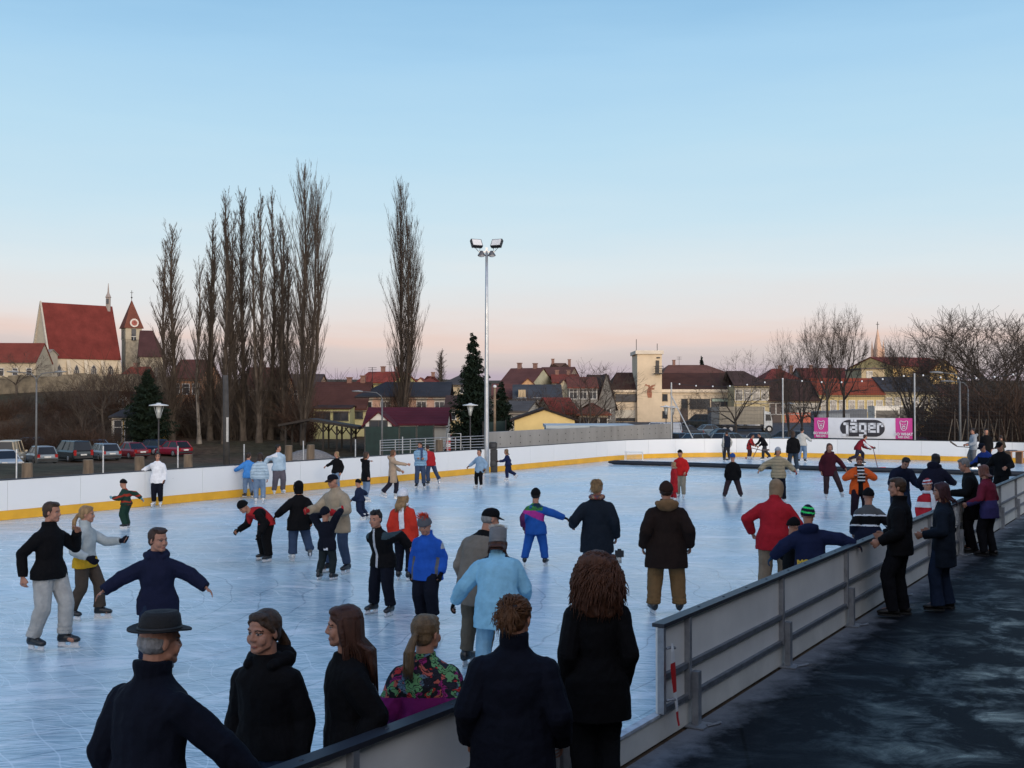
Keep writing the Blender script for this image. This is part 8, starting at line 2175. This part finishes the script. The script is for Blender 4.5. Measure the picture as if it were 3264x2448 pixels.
for x, Y, kind, rot, col, lab in (
        (2163, 106, 'hatch', 18, DBL, 'navy hatchback right against the concrete wall'),
        (2182, 134, 'saloon', 84, (0.03, 0.035, 0.04), 'dark saloon behind the navy hatchback'),
        (2234, 104, 'hatch', -60, (0.08, 0.12, 0.16), 'blue grey small car with round bonnet below the net brace'),
        (2236, 150, 'minivan', 60, (0.02, 0.028, 0.025), 'dark green tall car at the back of the lot'),
        (2268, 136, 'saloon', -76, (0.14, 0.19, 0.22), 'pale blue saloon in the middle of the lot'),
        (2312, 122, 'saloon', -80, (0.02, 0.05, 0.09), 'shiny blue saloon in the middle of the lot'),
        (2330, 104, 'estate', -50, (0.08, 0.12, 0.15), 'blue grey estate behind the hockey player in the vest'),
        (2404, 148, 'estate', -92, (0.62, 0.62, 0.62), 'white estate car standing before the tarpaulin truck'),
        (2428, 106, 'hatch', -40, (0.06, 0.09, 0.12), 'grey blue hatchback behind the red checked shirt'),
        (2502, 112, 'estate', 55, (0.06, 0.08, 0.10), 'dark estate with roof just over the boards beside the banner'),
        (2487, 92, 'hatch', 30, (0.16, 0.22, 0.27), 'light blue car nearest to the end boards'),
        (2938, 92, 'hatch', 20, (0.12, 0.02, 0.04), 'wine red car peeping out past the banner'),
        (2962, 104, 'saloon', 30, (0.05, 0.08, 0.11), 'blue saloon behind the wine red car')):
    car(lab, kind, cpos(x, 1380, Y, 0.06), R(rot), col, CR)
car('long white delivery van behind the concrete wall', 'van', cpos(2110, 1370, 130), R(80), (0.55, 0.56, 0.58), None, 'delivery_van', 'van')
for x, Y, col, lab in ((3030, 150, (0.3, 0.02, 0.02), 'small red car far off under the dense trees'), (2985, 152, (0.10, 0.12, 0.14), 'far grey car under the dense trees'), (3235, 140, (0.12, 0.15, 0.18), 'far blue car at the picture edge under the trees')):
    car(lab, 'hatch', cpos(x, 1340, Y), R(70), col, None)
# truck with tarpaulin
tarp = M('tarpaulin', (0.24, 0.21, 0.16), 0.7, 0.18, 1.0, 0.8, 1.8, bd=0.1)
Y = 142
p, w = front(2268, 2464, 1365, Y); p.z = hill(p.x, Y)
t = thing('truck', 'truck with tan tarpaulin load body and white cab', 'truck', p)
def tX(x): return at(x, 1300, Y).x - p.x
zt, zc_ = zz(1296, Y) - p.z, zz(1353, Y) - p.z
m = MB(); m.box(((tX(2293) + tX(2434)) / 2, 1.3, (zt + zc_) / 2), (tX(2434) - tX(2293), 2.5, zt - zc_)); m.build('tarpaulin', tarp, t)
m = MB(); m.box(((tX(2267) + tX(2292)) / 2, 1.3, (zt + zc_) / 2 - 0.05), (tX(2292) - tX(2267), 2.45, zt - zc_ - 0.1)); m.build('tail_gate', M('tail_gate', (0.07, 0.085, 0.10), 0.6), t)
m = MB(); x0, x1 = tX(2436), tX(2462); zcab = zz(1313, Y) - p.z
m.prism([(x0, 0.1, 0.6), (x1 + 0.05, 0.1, 0.6), (x1, 0.1, zcab * 0.55), (x1 - 0.2, 0.1, zcab - 0.1), (x1 - 0.4, 0.1, zcab), (x0, 0.1, zcab + 0.15)], (0, 2.3, 0)); cb = m.build('cab', paint((0.42, 0.45, 0.47)), t)
m = MB(); m.prism([(x0 + 0.2, 0.09, zcab * 0.58), (x1 - 0.1, 0.09, zcab * 0.58), (x1 - 0.25, 0.09, zcab * 0.88), (x0 + 0.2, 0.09, zcab * 0.88)], (0, -0.02, 0)); m.build('window', cglass, cb)
m = MB(); m.box(((tX(2270) + x1) / 2, 1.3, 0.75), (x1 - tX(2270), 1.6, 0.25)); m.build('chassis', trim, t)
for x in (2310, 2330, 2452):
    for yy in (0.2, 2.4):
        q = MB(); c = V((tX(x), yy, 0.48)); q.loft([(c - V((0, 0.14, 0)), V((0.48, 0, 0)), V((0, 0, 0.48))), (c + V((0, 0.14, 0)), V((0.48, 0, 0)), V((0, 0, 0.48)))], 16); o = q.build('wheel', tyre, t)
        q = MB(); q.loft([(c - V((0, 0.16, 0)), V((0.25, 0, 0)), V((0, 0, 0.25))), (c - V((0, 0.142, 0)), V((0.25, 0, 0)), V((0, 0, 0.25)))], 10); q.build('rim', rim, o)
# coach and trailers behind the banner
Y = 128
p, w = front(2789, 2948, 1385, Y); p.z = hill(p.x, Y)
t = thing('coach', 'white coach with dark windows standing behind the banner', 'bus', p)
zt = zz(1294, Y) - p.z
m = MB(); m.box((-w * 0.25, 1.3, zt / 2 + 0.2), (w * 0.5 - 0.02, 2.5, zt - 0.4)); m.build('body', paint((0.50, 0.49, 0.45)), t)
m = MB(); m.box((w * 0.25, 1.3, zt * 0.70), (w * 0.5 - 0.02, 2.44, zt * 0.5)); m.build('front_section', M('coach_front', (0.05, 0.055, 0.065), 0.3), t)
m = MB(); m.box((w * 0.25, 1.3, zt - 0.03), (w * 0.52, 2.52, 0.14)); m.build('roof', paint((0.52, 0.51, 0.48)), t)
m = MB(); m.box((w * 0.27, 1.3, zt * 0.28), (w * 0.5, 2.48, zt * 0.34)); m.build('lower_panel', paint((0.45, 0.20, 0.03)), t)
for cx, cw in ((-0.25, 0.44), (0.13, 0.22), (0.375, 0.22)):
    m = MB(); m.box((w * cx, 0.03, zt * 0.72), (w * cw, 0.04, zt * 0.30)); m.build('window', cglass, t)
for x in (-0.36, 0.3):
    q = MB(); c = V((w * x, 0.15, 0.5)); q.loft([(c - V((0, 0.16, 0)), V((0.5, 0, 0)), V((0, 0, 0.5))), (c + V((0, 0.14, 0)), V((0.5, 0, 0)), V((0, 0, 0.5)))], 16); q.build('wheel', tyre, t)
Y = 118
p, w = front(2604, 2765, 1390, Y); p.z = hill(p.x, Y)
t = thing('trailer', 'grey box trailer with sloping top showing over the banner', 'trailer', p)
z1, z2 = zz(1312, Y) - p.z, zz(1304, Y) - p.z
m = MB(); m.prism([(-w / 2, 0, 0.7), (w / 2, 0, 0.7), (w / 2, 0, z2), (-w / 2, 0, z1)], (0, 2.4, 0)); m.build('box_body', M('trailer_grey', (0.15, 0.16, 0.175), 0.6, 0.1), t)
m = MB(); m.box((-w * 0.16, -0.03, zz(1326, Y) - p.z), (w * 0.62, 0.06, 0.5)); m.build('side_panel', M('trailer_panel', (0.34, 0.36, 0.37), 0.6), t)
for x in (-0.3, 0.3):
    q = MB(); c = V((w * x, 0.1, 0.4)); q.loft([(c - V((0, 0.12, 0)), V((0.4, 0, 0)), V((0, 0, 0.4))), (c + V((0, 0.12, 0)), V((0.4, 0, 0)), V((0, 0, 0.4)))], 14); q.build('wheel', tyre, t)
bake_all()
